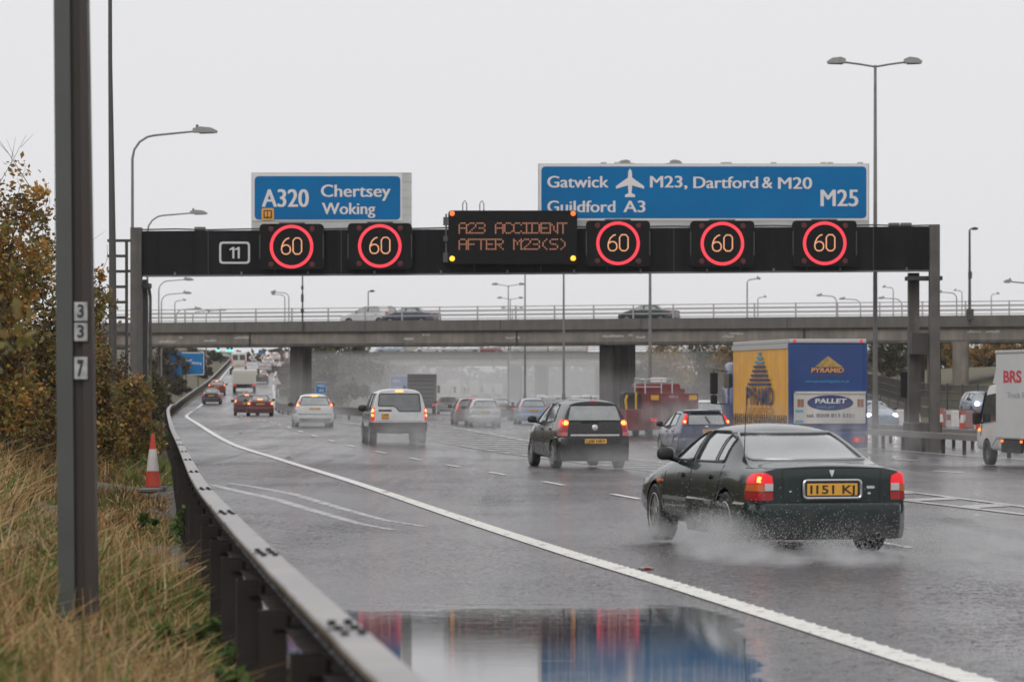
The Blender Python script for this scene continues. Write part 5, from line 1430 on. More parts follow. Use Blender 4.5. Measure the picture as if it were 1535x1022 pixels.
# back: triangle, name, web address
def fx_(px): return (px - 1241) / 46.9
def fz_(py): return PZ(py, 104.5) - Ht
m_ = MB(); yy = -.012
m_.prism([(fx_(1221), fz_(550)), (fx_(1264), fz_(550)), (fx_(1241), fz_(533.5))], yy - .006, yy + .01, 'xz', 0)
put_text(m_, 'PYRAMID', fx_(1215), fx_(1265), fz_(558), fz_(551.5) - fz_(558), yy - .012, 1, bold=.03, shear=.15)
put_text(m_, 'LOGISTICS', fx_(1215), fx_(1264), fz_(564), fz_(560.5) - fz_(564), yy, 3, bold=.01)
put_text(m_, 'www.pyramid-logistics.co.uk', fx_(1206), fx_(1274), fz_(573), fz_(569.5) - fz_(573), yy, 2, bold=.01)
m_.build('rear_lettering', [mat('emblem_gold', (.42, .27, .08), .5, var=.3, scale=8), M_LORANGE, M_LCYAN, mat('muted_letter', (.09, .07, .12), .5)], lor)
m_ = MB(); m_.box(fx_(1188), fx_(1298), -.10, -.02, fz_(635), fz_(589), bev=.02); m_.box(fx_(1190), fx_(1298), -.13, -.02, fz_(590), fz_(586.5)); m_.build('tail_lift', M_TAILL, lor)
m_ = MB(); n = 28; el_ = [(fx_(1243.5) + (fx_(1279) - fx_(1243.5)) * math.cos(2*PI*i/n), fz_(603.5) + (fz_(592) - fz_(603.5)) * math.sin(2*PI*i/n)) for i in range(n)]
m_.prism(el_, -.108, -.102, 'xz', 0)
put_text(m_, 'PALLET', fx_(1220), fx_(1268), fz_(604), fz_(597.5) - fz_(604), -.114, 1, bold=.03, shear=.12)
put_text(m_, 'track, plc', fx_(1222), fx_(1250), fz_(611), fz_(607.5) - fz_(611), -.114, 2, bold=.01)
put_text(m_, 'tel. 0208 813 5321', fx_(1207), fx_(1280), fz_(625), fz_(620) - fz_(625), -.108, 0, bold=.015)
for a in (1193, 1285):
    for dx in (0, 5.2): m_.prism(rrect(fx_(a + dx), fz_(610), fx_(a + dx + 4.6), fz_(598), .02), -.108, -.102, 'xz', 3)
for py in (615.5, 631): m_.prism(rrect(fx_(1190), fz_(py + 2), fx_(1202), fz_(py - 1.5), .02), -.108, -.102, 'xz', 2)
m_.build('tail_lift_lettering', [M_LDARK, M_LWHITE, M_LCYAN, M_LBROWN], lor)
for px, mt in ((1189.5, M_TLL), (1292, M_TLL)):
    m_ = MB(); m_.lathe([(0, -.05), (.05, -.045), (.06, 0)], 'y', 10, o=(fx_(px), 0, fz_(511))); m_.build('marker_lamp', mt, lor)
m_ = MB(); m_.box(fx_(1193), fx_(1205), -.02, 0, fz_(513.5), fz_(509)); m_.build('height_plate', M_LWHITE, lor)
m_ = MB(); m_.box(fx_(1257), fx_(1282), -.02, 0, fz_(513.5), fz_(509)); put_text(m_, 'KX56 YRB', fx_(1259), fx_(1280), fz_(513), fz_(510) - fz_(513), -.022, 1, bold=.01); m_.build('number_plate', [M_PLATE, M_PLTXT], lor)
m_ = MB(); m_.box(-w2, w2, -.05, .35, zf - .62, zf - .12, bev=.03); m_.build('rear_skirt', M_LBLUE2, lor)
for sg in (-1, 1):
    m_ = MB(); m_.box(sg*.98 - .22, sg*.98 + .22, -.10, -.051, zf - .47, zf - .27, bev=.02); m_.build('tail_lamp', M_TL, lor)
    m_ = MB(); m_.lathe([(0, -.13), (.07, -.125), (.085, -.09)], 'y', 12, o=(sg * 1.0 - .08, 0, zf - .37)); m_.build('lit_bulb', M_TLL, lor)
m_ = MB(); m_.box(-1.1, 1.1, .4, Lb + 1.6, .5, zf - .13); m_.box(-1.2, -1.0, 2.5, 6.0, .42, .9); m_.box(1.0, 1.2, 2.5, 6.0, .42, .9); m_.build('chassis', M_CHAS, lor)
m_ = MB(); cz0, cz1 = .55, 3.05
m_.box(-1.22, 1.22, Lb + .25, Lb + 2.0, cz0, 2.2, bev=.08); m_.box(-1.18, 1.18, Lb + .3, Lb + 1.85, 2.1, cz1, bev=.15); m_.build('cab', M_LCAB, lor, smooth=True)
for sg in (-1, 1):
    m_ = MB(); m_.box(sg*1.19 - .02, sg*1.19 + .025, Lb + .55, Lb + 1.7, 1.75, 2.65); m_.build('cab_window', M_GLASSD, lor)
    m_ = MB(); m_.tube([(sg*1.18, Lb + 1.75, 2.75), (sg*1.55, Lb + 1.8, 2.78), (sg*1.55, Lb + 1.8, 1.6), (sg*1.2, Lb + 1.75, 1.6)], .025, 6); m_.box(sg*1.55 - .14, sg*1.55 + .14, Lb + 1.72, Lb + 1.84, 1.95, 2.7, bev=.04); m_.box(sg*1.55 - .12, sg*1.55 + .12, Lb + 1.72, Lb + 1.84, 1.6, 1.92, bev=.04); m_.build('mirror', M_TRIMB, lor)
m_ = MB(); m_.prism([(Lb + .3, cz1 - .05), (Lb + 1.6, cz1 - .05), (Lb + .5, zt - .5), (Lb + .3, zt - .5)], -.95, .95, 'yz'); m_.build('wind_deflector', M_LCAB, lor)
for y in (1.9, 7.8): 
    for sg in (-1, 1): add_wheel(lor, sg * 1.07, y + (1.2 if y > 5 else 0), .48, .3, M_CHAS)

# ------------------------------------------------------------------ white luton van leaving the frame on the right
Yv = 90.0
M_VAN = mat('van_white', (.66, .65, .62), .35, var=.08, scale=2, coat=.4, dirt=((.25, .24, .22), .2, .7))
hv = heading(Yv + 2, True) + .03
vx = PX(1478, Yv); zg = gz(vx, Yv)
van = thing('luton_van', 'white box van with red lettering cut off by the right edge of the frame', 'van', (vx, Yv, zg), hv)
# local: x right, y forward, origin below the front left wheel
m_ = MB(); m_.box(-.06, 2.0, -4.9, -1.0, .75, 3.12, bev=.05); m_.build('box_body', mat('van_box_white', (.62, .62, .61), .45, var=.06, scale=1), van)
m_ = MB(); m_.box(-.08, 2.02, -4.92, -.98, 3.04, 3.14, bev=.03); m_.build('roof_edge', M_ALU, van)
m_ = MB(); m_.prism([(-1.1, 2.2), (-.3, 2.25), (-.7, 2.85), (-1.1, 3.0)], .1, 1.8, 'yz'); m_.build('wind_deflector', M_VAN, van)
prof = [(-1.2, .42), (-.9, .42), (.86, .42), (.95, .62), (.90, .98), (.62, 1.12), (.05, 2.0), (-.15, 2.2), (-1.2, 2.25)]
bmv = MB(); bmv.prism(prof, .02, 1.9, 'yz'); 
me = bpy.data.meshes.new('c'); me.from_pydata(bmv.v, [], bmv.f)
bmq = bmesh.new(); bmq.from_mesh(me); bmesh.ops.recalc_face_normals(bmq, faces=bmq.faces); bmesh.ops.bevel(bmq, geom=list(bmq.edges), offset=.09, segments=3, affect='EDGES', profile=.5, clamp_overlap=True); bmq.to_mesh(me); bmq.free()
ct = MB(); ct.lathe([(0, -1), (.40, -1), (.40, 3), (0, 3)], 'x', 28, o=(0, 0, .35)); co = cutter_obj(ct)
def bo(o): md = o.modifiers.new('b', 'BOOLEAN'); md.operation = 'DIFFERENCE'; md.solver = 'EXACT'; md.object = co
me.materials.append(M_VAN); me.materials.append(M_INT)
cabm = eval_mesh(me, [bo]); bpy.data.objects.remove(co); cabm.materials.clear(); setmats(cabm, [M_VAN, M_INT]); cabm.shade_smooth(); cabm.set_sharp_from_angle(angle=math.radians(30)); cabm.name = 'cab'; link('cab', cabm, van)
m_ = MB(); m_.prism(rpoly([(-.85, 1.22), (.45, 1.16), (.02, 1.92), (-.85, 1.98)], .06), -.0, .017, 'yz'); m_.build('side_window', M_GLASSD, van)
m_ = MB(); m_.prism([(.60, 1.18), (.64, 1.18), (.10, 2.0), (.06, 2.0)], -.005, 1.92, 'yz'); m_.prism([(.645, 1.15), (.10, 1.97), (.11, 1.985), (.66, 1.165)], .15, 1.77, 'yz'); m_.build('windscreen', M_TRIMB, van)
for sg, x in ((-1, -.16), (1, 2.08)):
    m_ = MB(); m_.box(x - .10, x + .12, .30, .46, 1.12, 1.46, bev=.05); m_.tube([(x, .38, 1.2), (x - sg * .3, .36, 1.12)], .03, 6); m_.build('mirror', M_TRIMB, van)
m_ = MB(); m_.box(-.03, .03, .52, .64, .93, 1.0, bev=.02); m_.build('indicator', mat('indicator_lit', (.5, .15, .02), .3, emit=(1, .3, .04), estr=2), van)
for y in (-1.6, -3.2): m_ = MB(); m_.box(-.09, -.05, y - .05, y + .05, .66, .73); m_.build('side_marker', mat('side_marker_lit', (.5, .12, .02), .3, emit=(1, .22, .03), estr=1.5), van)
m_ = MB(); m_.contour = None
m_.tube([(.012, -.9, 1.95), (.012, -.9, .75), (.012, -.5, .55)], .008, 6); m_.tube([(.01, .42, 1.1), (.01, .52, .80)], .008, 6); m_.build('panel_gap', M_TRIMB, van)
m_ = MB(); m_.box(.05, 1.9, -4.8, -.9, .45, .74); m_.box(-.02, .06, -3.0, -1.4, .38, .70); m_.build('chassis', M_CHAS, van)
for x in (.12, 1.8):
    for y in (0, -3.6): add_wheel(van, x, y, .345, .22)
# words on the side facing the camera: front of the van is to the left
m_ = MB(); zz = 2.36
put_text(m_, 'BRS', -1.7, -3.2, zz - .08, .30, 0, 0, bold=.03, side=-.068)
put_text(m_, 'Truck Rental', -2.0, -4.4, zz - .5, .15, 0, 1, bold=.01, side=-.068)
m_.build('side_lettering', [mat('red_letter', (.62, .03, .05), .5), mat('grey_letter', (.42, .42, .44), .5)], van)

# ------------------------------------------------------------------ red tipper with a ladder frame
Yt = 138.0
M_TRED = mat('tipper_red', (.17, .018, .022), .5, var=.3, scale=2)
M_TREDD = mat('tipper_red_mesh', (.075, .016, .016), .7, var=.4, scale=6)
loc, h, rx = road_pose(1009, Yt, True, 0, 6); Tz = gz(loc[0], loc[1])
tp = thing('tipper_truck', 'red tipper truck with a pipe frame above its body, ahead of the blue hatchback', 'lorry', loc, h)
tx = lambda px: (px - 1009) * Yt / F; tz = lambda py: PZ(py, Yt) - Tz
m_ = MB(); x0, x1 = tx(973), tx(1047); z0, z1 = tz(640), tz(590)
m_.box(x0, x1, 0, .06, z0, z1); m_.box(x0, x0 + .07, 0, 3.4, z0, z1); m_.box(x1 - .07, x1, 0, 3.4, z0, z1); m_.box(x0, x1, 3.3, 3.4, z0, z1 + .2); m_.box(x0, x1, 0, 3.4, z0 - .1, z0); m_.build('tipper_body', M_TRED, tp)
m_ = MB()
for k in range(4): a = x0 + .1 + k * (x1 - x0 - .2) / 4; m_.box(a + .03, a + (x1-x0-.2)/4 - .03, -.02, -.002, z0 + .3, z1 - .38)
m_.build('tailgate_panel', M_TREDD, tp)
m_ = MB(); m_.box(x0, x1, -.06, -.005, z1 - .30, z1); m_.box(x0, x1, -.05, -.005, z0, z0 + .12)
for k in range(5): a = x0 + k * (x1 - x0 - .06) / 4; m_.box(a, a + .06, -.05, -.003, z0 + .12, z1 - .3)
m_.build('tailgate_frame', M_TRED, tp)
for a in (x0 + .05, x1 - .4): m_ = MB(); m_.box(a, a + .34, -.075, -.061, z1 - .26, z1 - .06); m_.build('marker_board', mat('marker_yellow', (.62, .35, .04), .5), tp)
m_ = MB(); put_text(m_, 'KEIR 01', tx(1003), tx(1016), z1 - .18, .11, -.063, 0, bold=.01); m_.build('tailgate_lettering', mat('pale_letter', (.45, .36, .5), .5), tp)
m_ = MB()
xa, xb = tx(969), tx(1010)
for x in (xa, xb):
    m_.tube([(x, 3.2, z1), (x, 3.2, tz(567))], .03, 6); m_.tube([(x, .4, z1), (x, .4, tz(569))], .03, 6); m_.tube([(x, .4, tz(569)), (x, 3.2, tz(567))], .03, 6)
for y in (.4, 1.8, 3.2): m_.tube([(xa, y, tz(568)), (xb, y, tz(568))], .03, 6)
m_.tube([(xa, 3.2, tz(580)), (xb, 3.2, tz(580))], .025, 6); m_.build('ladder_rack', mat('rack_pale', (.5, .5, .49), .5), tp)
m_ = MB(); m_.box(-.95, .95, 3.7, 5.4, .6, 2.25, bev=.1); m_.build('cab', M_TRED, tp, smooth=True)
m_ = MB(); m_.box(tx(1000), tx(1024), 4.2, 4.5, 2.28, tz(580) if tz(580) > 2.4 else 2.5, bev=.03); m_.build('light_bar', M_LWHITE, tp)
m_ = MB(); m_.box(-1.0, -.93, 4.0, 5.0, 1.5, 2.1); m_.box(.93, 1.0, 4.0, 5.0, 1.5, 2.1); m_.build('cab_window', M_GLASSD, tp)
m_ = MB(); m_.box(-.75, .75, .1, 5.3, .5, z0 - .1); m_.box(-1.0, 1.0, .1, .3, .55, z0 - .1); m_.build('chassis', M_CHAS, tp)
for sg in (-1, 1):
    m_ = MB(); m_.box(sg*.85 - .16, sg*.85 + .16, -.02, .1, .66, .80); m_.build('tail_lamp', M_TLL, tp)
    for y in (1.0, 4.6): add_wheel(tp, sg * .88, y, .38, .24, M_CHAS)
# small dumper it is following? a yellow hooped roller frame stands left of the body
m_ = MB(); a = tx(955)
m_.box(tx(944), tx(972), 1.0, 3.3, z0 - .15, z0 + .75, bev=.03); m_.build('side_locker', M_TRED, tp)
m_ = MB(); m_.tube([(tx(959), 1.1, z0 + .7), (tx(959), 1.1, tz(588))], .05, 6); m_.tube([(tx(945), 1.2, z0 + .75), (tx(943.5), 1.2, tz(600)), (tx(946), 1.2, tz(592))], .06, 6); m_.build('yellow_stay', mat('stay_yellow', (.65, .38, .04), .5), tp)
m_ = MB(); m_.box(tx(945), tx(971), 2.0, 3.2, z0 + .7, tz(588), bev=.1); m_.build('toolbox', mat('toolbox_black', (.03, .03, .028), .6, var=.4, scale=5), tp)

# ------------------------------------------------------------------ far lorries
def box_truck(label, cat, px, Y, main, wpx, ytop, ybot, bmat, dmat, L=7.5, name='box_truck', fr=None, cabc=None):
    loc, h, rx = road_pose(px, Y, main, 0, L); z = loc[2]
    r = thing(name, label, cat, loc, h, rx=rx); w = wpx * Y / F / 2; zt = PZ(ytop, Y) - z; zb_ = max(.85, PZ(ybot, Y) - z)
    m_ = MB(); m_.box(-w, w, 0, L - 1.9, zb_, zt, bev=.04); m_.build('box_body', bmat, r)
    m_ = MB(); m_.box(-w + .2, w - .2, -.02, 0, zb_ + .12, zt - .28); m_.build('rear_door', dmat, r)
    m_ = MB()
    for z_ in np.linspace(zb_ + .3, zt - .4, 6): m_.box(-w + .21, w - .21, -.028, -.0205, z_ - .015, z_ + .015)
    m_.build('door_rib', M_LEGD if dmat is M_BLACK2 else M_GREY, r)
    m_ = MB(); m_.box(-w * .96, w * .96, L - 1.85, L, .6, min(zt - .3, 2.8), bev=.12); m_.build('cab', cabc or bmat, r, smooth=True)
    m_ = MB(); m_.box(-w * .8, w * .8, .15, L - .3, .45, zb_); m_.box(-w * .95, w * .95, -.02, .14, .5, .72); m_.build('chassis', M_CHAS, r)
    for sg in (-1, 1):
        m_ = MB(); m_.box(sg * w * .8 - .16, sg * w * .8 + .16, -.05, .0, .66, .82); m_.build('tail_lamp', M_TLL, r)
        m_ = MB(); m_.tube([(sg * w * .95, L - .3, 2.2), (sg * (w + .22), L - .25, 2.2)], .03, 6); m_.box(sg * (w + .25) - .1, sg * (w + .25) + .1, L - .32, L - .2, 1.7, 2.35, bev=.03); m_.build('mirror', M_TRIMB, r)
        for y in (1.4, L - 1.2): add_wheel(r, sg * (w - .18), y, .44, .28, M_CHAS)
    return r
M_BROWN = mat('brown_lorry_frame', (.17, .12, .10), .6, var=.15)
M_SLATE = mat('slate_curtain', (.045, .047, .06), .6, var=.15, scale=2)
box_truck('brown framed lorry with a dark slate rear, right of the white off-road car', 'lorry', 632.5, 268, True, 44, 560.5, 612, M_BROWN, M_SLATE, L=9, name='box_lorry')
M_OFFW = mat('offwhite_panel', (.62, .60, .56), .5, var=.08)
box_truck('cream box truck climbing the middle of the slip road', 'truck', 366, 340, False, 35, 555, 591, mat('cream_panel', (.58, .55, .48), .5, var=.08), mat('cream_door', (.54, .51, .45), .5, var=.06), L=7)
box_truck('small white lorry in the spray, left of a taller one', 'lorry', 669, 330, True, 17, 577, 600, M_OFFW, M_OFFW, L=7)
box_truck('tall white lorry faint in the spray beneath the far bridge', 'lorry', 680, 385, True, 21, 569, 596, M_OFFW, M_OFFW, L=9)
box_truck('faint white lorry with red tail lamps, right of the taller white lorry', 'lorry', 710.5, 400, True, 14, 572, 592, M_OFFW, M_OFFW, L=8)
box_truck('furthest faint lorry in the spray, second from the right', 'lorry', 729, 470, True, 12, 574, 590, M_OFFW, M_OFFW, L=8)
box_truck('furthest faint lorry in the spray, rightmost of the row', 'lorry', 745, 480, True, 12, 575, 590, M_OFFW, M_OFFW, L=8)
# white van at the top of the slip road
def panel_van(label, loc, h, rx, body=None, name='panel_van', w=1.0, H=2.3, L=4.9, group=None):
    r = thing(name, label, 'van', loc, h, group, rx); body = body or M_VAN
    prof = [(0, .35), (L, .35), (L, .95), (L - .75, 1.15), (L - 1.35, H - .12), (L - 1.6, H), (.12, H), (0, H - .1)]
    b_ = MB(); b_.prism(prof, -w, w, 'yz'); me = bpy.data.meshes.new('body'); me.from_pydata(b_.v, [], b_.f)
    q = bmesh.new(); q.from_mesh(me); bmesh.ops.recalc_face_normals(q, faces=q.faces); bmesh.ops.bevel(q, geom=list(q.edges), offset=.1, segments=3, affect='EDGES', profile=.5); q.to_mesh(me); q.free(); setmats(me, body); me.shade_smooth(); me.set_sharp_from_angle(angle=math.radians(35)); link('body', me, r)
    m_ = MB()
    for sg in (-1, 1): m_.box(sg * w * .47 - w*.36, sg * w * .47 + w*.36, -.012, .004, 1.3, H - .35, bev=.006)
    m_.build('rear_window', M_GLASSD, r)
    for sg in (-1, 1):
        m_ = MB(); m_.prism([(L - 2.4, 1.2), (L - .95, 1.2), (L - 1.45, H - .3), (L - 2.4, H - .3)], sg * w - .004, sg * w + .006, 'yz'); m_.build('side_window', M_GLASSD, r)
        m_ = MB(); m_.box(sg * w * .9 - .07, sg * w * .9 + .07, -.03, .01, .8, 1.25); m_.build('tail_lamp', M_TLL, r)
        for y in (.9, L - .9): add_wheel(r, sg * (w - .1), y, .33, .2)
    m_ = MB(); m_.box(-.3, .3, -.03, -.005, .62, .73); m_.build('number_plate', M_PLATE, r)
    m_ = MB(); m_.prism([(L - .79, 1.19), (L - 1.33, H - .17), (L - 1.31, H - .16), (L - .77, 1.20)], -w * .85, w * .85, 'yz'); m_.build('windscreen', M_GLASSD, r)
    return r
loc, h, rx = road_pose(358, 440, False, 0, 5); panel_van('white panel van near the top of the slip road ahead of the cream truck', loc, h, rx, H=2.35)
# coaches and vans on the far bridge
def on_bridge(px, D, br):
    ang, A = br[0], br[1]; d = Vector((math.cos(ang), math.sin(ang), 0)); nrm = Vector((-math.sin(ang), math.cos(ang), 0)); k = (px - CX) / F; B = A + nrm * D
    t = (k * B.y - B.x) / (d.x - k * d.y); q = B + d * t; return (q.x, q.y, br[2]), ang + PI / 2
def coach(label, px, L, H, words, bmat):
    loc, h = on_bridge(px, 6.5, b2); r = thing('coach', label, 'coach', loc, h)
    m_ = MB(); m_.box(-1.2, 1.2, 0, L, .4, H, bev=.18); m_.build('body', bmat, r, smooth=True)
    for sg in (-1, 1):
        m_ = MB(); m_.box(sg * 1.2 - .01, sg * 1.2 + .012, .5, L - .8, 1.5, H - .75, bev=.004); m_.build('side_window', M_GLASSD, r)
        for y in (2.2, L - 2.4): add_wheel(r, sg * 1.07, y, .48, .28, M_CHAS)
    m_ = MB(); m_.box(-1.0, 1.0, L - .03, L + .012, 1.2, H - .4, bev=.004); m_.build('windscreen', M_GLASSD, r)
    m_ = MB()
    for (tx_, a, b_, z, hh) in words: put_text(m_, tx_, b_, a, z, hh, 0, 0, bold=.04, side=-1.216) if a < b_ else None
    if m_.v: m_.build('side_lettering', mat('coach_blue_letter', (.02, .22, .55), .5), r)
M_COACH = mat('coach_cream', (.58, .55, .49), .45, var=.06)
coach('cream coach with blue lettering in the queue on the far bridge, left one', 656, 4.9, 2.9, [('AIR', .8, 3.4, 2.2, .5)], M_COACH)
coach('long white coach with blue lettering in the queue on the far bridge', 708, 7.4, 3.1, [('express', .3, 7.0, 2.45, .5)], mat('coach_white', (.66, .65, .63), .45))
for px, lab in ((880, 'white van on the far bridge close to the middle pier of the near bridge'), (822, 'pale van on the far bridge between two lamp posts')):
    loc, h = on_bridge(px, 3.0, b2); panel_van(lab, loc, h, 0, H=2.2)
# ================================================================== VEGETATION
def np_mesh(name, V, Fq, mats, parent=None, tone=None, nper=4, smooth=False):
    me = bpy.data.meshes.new(name); nv, nf = len(V), len(Fq)
    me.vertices.add(nv); me.vertices.foreach_set('co', np.asarray(V, dtype=np.float32).ravel())
    me.loops.add(nf * nper); me.loops.foreach_set('vertex_index', np.asarray(Fq, dtype=np.int32).ravel())
    me.polygons.add(nf); me.polygons.foreach_set('loop_start', np.arange(nf, dtype=np.int32) * nper)
    setmats(me, mats); me.update(calc_edges=True)
    if tone is not None:
        a = me.attributes.new('tone', 'FLOAT', 'FACE'); a.data.foreach_set('value', np.asarray(tone, dtype=np.float32))
    return link(name, me, parent)
def leaves(C, size, aspect=1.5, droop=0.0):
    """folded leaf quads at centres C: two-triangle kite shapes"""
    n = len(C); d = rng.normal(size=(n, 3)); d[:, 2] -= droop; d /= np.linalg.norm(d, axis=1)[:, None]
    q = rng.normal(size=(n, 3)); q -= (q * d).sum(1)[:, None] * d; q /= np.linalg.norm(q, axis=1)[:, None]
    s = size * rng.uniform(.6, 1.35, n)[:, None]
    a = C - d * s * aspect * .5; b = C + q * s * .42 + d * s * .05; c = C + d * s * aspect * .5; e = C - q * s * .42 + d * s * .05
    V = np.stack([a, b, c, e], 1).reshape(-1, 3); Fq = np.arange(n * 4).reshape(-1, 4)
    return V, Fq
L_AUT = leaf_mat('autumn_leaf', [(0, (.09, .055, .028)), (.22, (.19, .10, .042)), (.42, (.18, .18, .055)), (.60, (.20, .15, .04)), (.8, (.38, .17, .035)), (1, (.58, .36, .09))])
L_OLIVE = leaf_mat('olive_leaf', [(0, (.030, .028, .014)), (.35, (.055, .055, .022)), (.6, (.085, .085, .03)), (.85, (.13, .10, .035)), (1, (.19, .14, .05))])
L_BROWN = leaf_mat('brown_leaf', [(0, (.030, .022, .015)), (.4, (.062, .042, .024)), (.7, (.10, .068, .030)), (1, (.16, .105, .04))])
L_GREEN = leaf_mat('green_leaf', [(0, (.03, .05, .012)), (.5, (.06, .105, .022)), (1, (.13, .19, .045))])
M_BARK = mat('bark', (.055, .042, .032), .9, var=.4, scale=6, bump=.3, bscale=25)
M_TWIG = mat('bare_twig', (.09, .065, .05), .85)

def plant(name, label, cat, base, lobes, nleaf, size, lm, tone=(.5, .2), stems=6, group=None, twigs=0, trunk=.07, gap=.45, foliage='crown'):
    """lobes: list of (dx, dy, z, rx, ry, rz) about the base; leaves gather in clumps inside them"""
    r = thing(name, label, cat, base, 0, group)
    vol = np.array([l[3] * l[4] * l[5] for l in lobes]) ** (2/3); vol /= vol.sum()
    Cs = []; Ts = []; tips = []
    for l, w in zip(lobes, vol):
        n = int(nleaf * w); k = max(5, n // 45)
        u = rng.normal(size=(k, 3)); u /= np.linalg.norm(u, axis=1)[:, None]; rad = rng.uniform(.25, 1, k) ** .45
        c = np.array(l[:3]) + u * rad[:, None] * np.array(l[3:])
        cr = rng.uniform(.5, 1.5, k) * gap * min(l[3:]) * .55
        ct = rng.normal(tone[0], tone[1], k)
        idx = rng.integers(0, k, n)
        p = c[idx] + rng.normal(size=(n, 3)) * cr[idx][:, None] * .75
        Cs.append(p); Ts.append(np.clip(ct[idx] + rng.normal(0, .12, n), 0, 1)); tips += list(c[rng.choice(k, min(k, max(3, int(stems * w * 3))), replace=False)])
    C = np.concatenate(Cs); T = np.concatenate(Ts); C[:, 2] = np.maximum(C[:, 2], .02)
    V, Fq = leaves(C, size); np_mesh(foliage, V, Fq, lm, r, T)
    m_ = MB(); zt = max(l[2] for l in lobes)
    for i, t in enumerate(tips):
        b = Vector((rng.normal(0, .12), rng.normal(0, .12), -.2)); e = Vector(t); mid = b.lerp(e, .5) + Vector((rng.normal(0, .12), rng.normal(0, .12), .15)) * (e - b).length * .4
        m_.tube([b, b.lerp(mid, .5), mid, mid.lerp(e, .6), e], [trunk * .8, trunk * .6, trunk * .42, trunk * .26, trunk * .1], 5)
    m_.build('stem' if name != 'tree' else 'trunk', M_BARK, r, smooth=True)
    if twigs:
        m_ = MB()
        for i in range(twigs):
            l = lobes[rng.integers(0, len(lobes))]; a = rng.uniform(0, 2*PI)
            p = Vector((l[0] + l[3] * .7 * math.cos(a), l[1] + l[4] * .7 * math.sin(a), l[2] + l[5] * .55)); d = Vector((rng.normal(0, .35), rng.normal(0, .35), 1)) * rng.uniform(.4, 1.1)
            m_.tube([p, p + d * .5, p + d + Vector((rng.normal(0, .06), 0, 0))], [.006, .004, .002], 4)
            for s in range(3):
                q = p + d * rng.uniform(.3, .9); e = Vector((rng.normal(0, .2), rng.normal(0, .2), rng.uniform(.1, .35))); m_.tube([q, q + e], [.003, .0015], 4)
        m_.build('bare_twig', M_TWIG, r)
    return r
def at(px, Y, dz=0): x = PX(px, Y); return (x, Y, gz(x, Y) + dz)
GBU = 'autumn bushes on the left verge'
def bush_px(label, px, Y, w_px, top_py, nleaf, size, lm, tone, lobes=5, twigs=0, group=GBU, depth=1.0, gap=.5, name='bush', trunk=.05):
    b = at(px, Y); H = PZ(top_py, Y) - b[2]; w = w_px * Y / F / 2
    ls = []
    for i in range(lobes):
        f = (i + .5) / lobes; z = H * (.12 + .72 * f); k = (1 - .55 * max(0, f - .4)) * rng.uniform(.55, .8)
        ls.append((rng.uniform(-1, 1) * w * .4, rng.uniform(-1, 1) * w * .4 * depth, z, w * k, w * k * depth, H * .20))
    return plant(name, label, 'bush' if name == 'bush' else 'tree', b, ls, nleaf, size, lm, tone, 6, group, twigs, trunk=trunk, gap=gap)
bush_px('tall rusty orange bush at the left edge with bare twigs on top', -15, 46, 190, 232, 9000, .06, L_AUT, (.55, .27), 6, 14)
bush_px('dark brown bush behind the thick leaning post', 65, 52, 190, 300, 10000, .06, L_AUT, (.40, .24), 6, 10)
bush_px('dense bush right of the thick post, thinning to yellow leaves on top', 122, 62, 120, 385, 9000, .058, L_AUT, (.40, .28), 6, 5)
bush_px('low tangled dark bush at the left edge above the grass', 5, 50, 200, 500, 11000, .052, L_AUT, (.30, .2), 4)
bush_px('brown bush between the thick post and the tall lamp post', 140, 62, 100, 490, 8000, .052, L_AUT, (.33, .22), 5)
bush_px('low yellow leaved bush at the foot of the tall lamp post', 185, 66, 120, 560, 6000, .06, L_AUT, (.52, .25), 4)
bush_px('straggly brown bush under the gantry ladder', 178, 92, 90, 500, 5000, .075, L_BROWN, (.5, .25), 5, 4)
bush_px('olive bush left of the gantry leg base', 215, 102, 70, 575, 4000, .075, L_AUT, (.5, .2), 4)
bush_px('olive green bush beside the gantry leg under the bridge', 222, 146, 56, 535, 6000, .10, L_OLIVE, (.6, .2), 5)
bush_px('greyish bush below the blue sign on the left', 240, 205, 34, 560, 3000, .13, L_OLIVE, (.35, .2), 4)
bush_px('brown scrub left of the slip road under the bridge', 226, 236, 56, 545, 4000, .13, L_BROWN, (.45, .2), 4)
GT = 'trees left of the slip road beyond the bridge'
for px, Y, w, top, lm, tn, lab in ((240, 330, 80, 505, L_BROWN, .55, 'brown tree behind the blue sign, leftmost beyond the bridge'), (258, 352, 70, 512, L_OLIVE, .4, 'dull green tree beyond the blue sign left of the slip road'), (306, 440, 44, 528, L_BROWN, .6, 'small brown tree at the top left of the slip road')):
    bush_px(lab, px, Y, w, top, 3000, .22, lm, (tn, .2), 4, 0, GT, name='tree', trunk=.14)
for px, Y, w, top, lm, tn, lab in ((286, 400, 50, 517, L_BROWN, .4, 'dark brown tree behind the right edge of the blue sign'), (318, 480, 40, 524, L_OLIVE, .35, 'dark green tree just left of the top of the slip road'), (300, 395, 40, 545, L_BROWN, .45, 'low scrub left of the slip road barrier near its top'), (262, 320, 50, 560, L_BROWN, .45, 'low brown scrub below the blue signs on the left')):
    bush_px(lab, px, Y, w, top, 3600, .2, lm, (tn, .2), 4, 0, GT, name='tree', trunk=.12)
GM = 'hazy trees on the bank between slip road and main lanes'
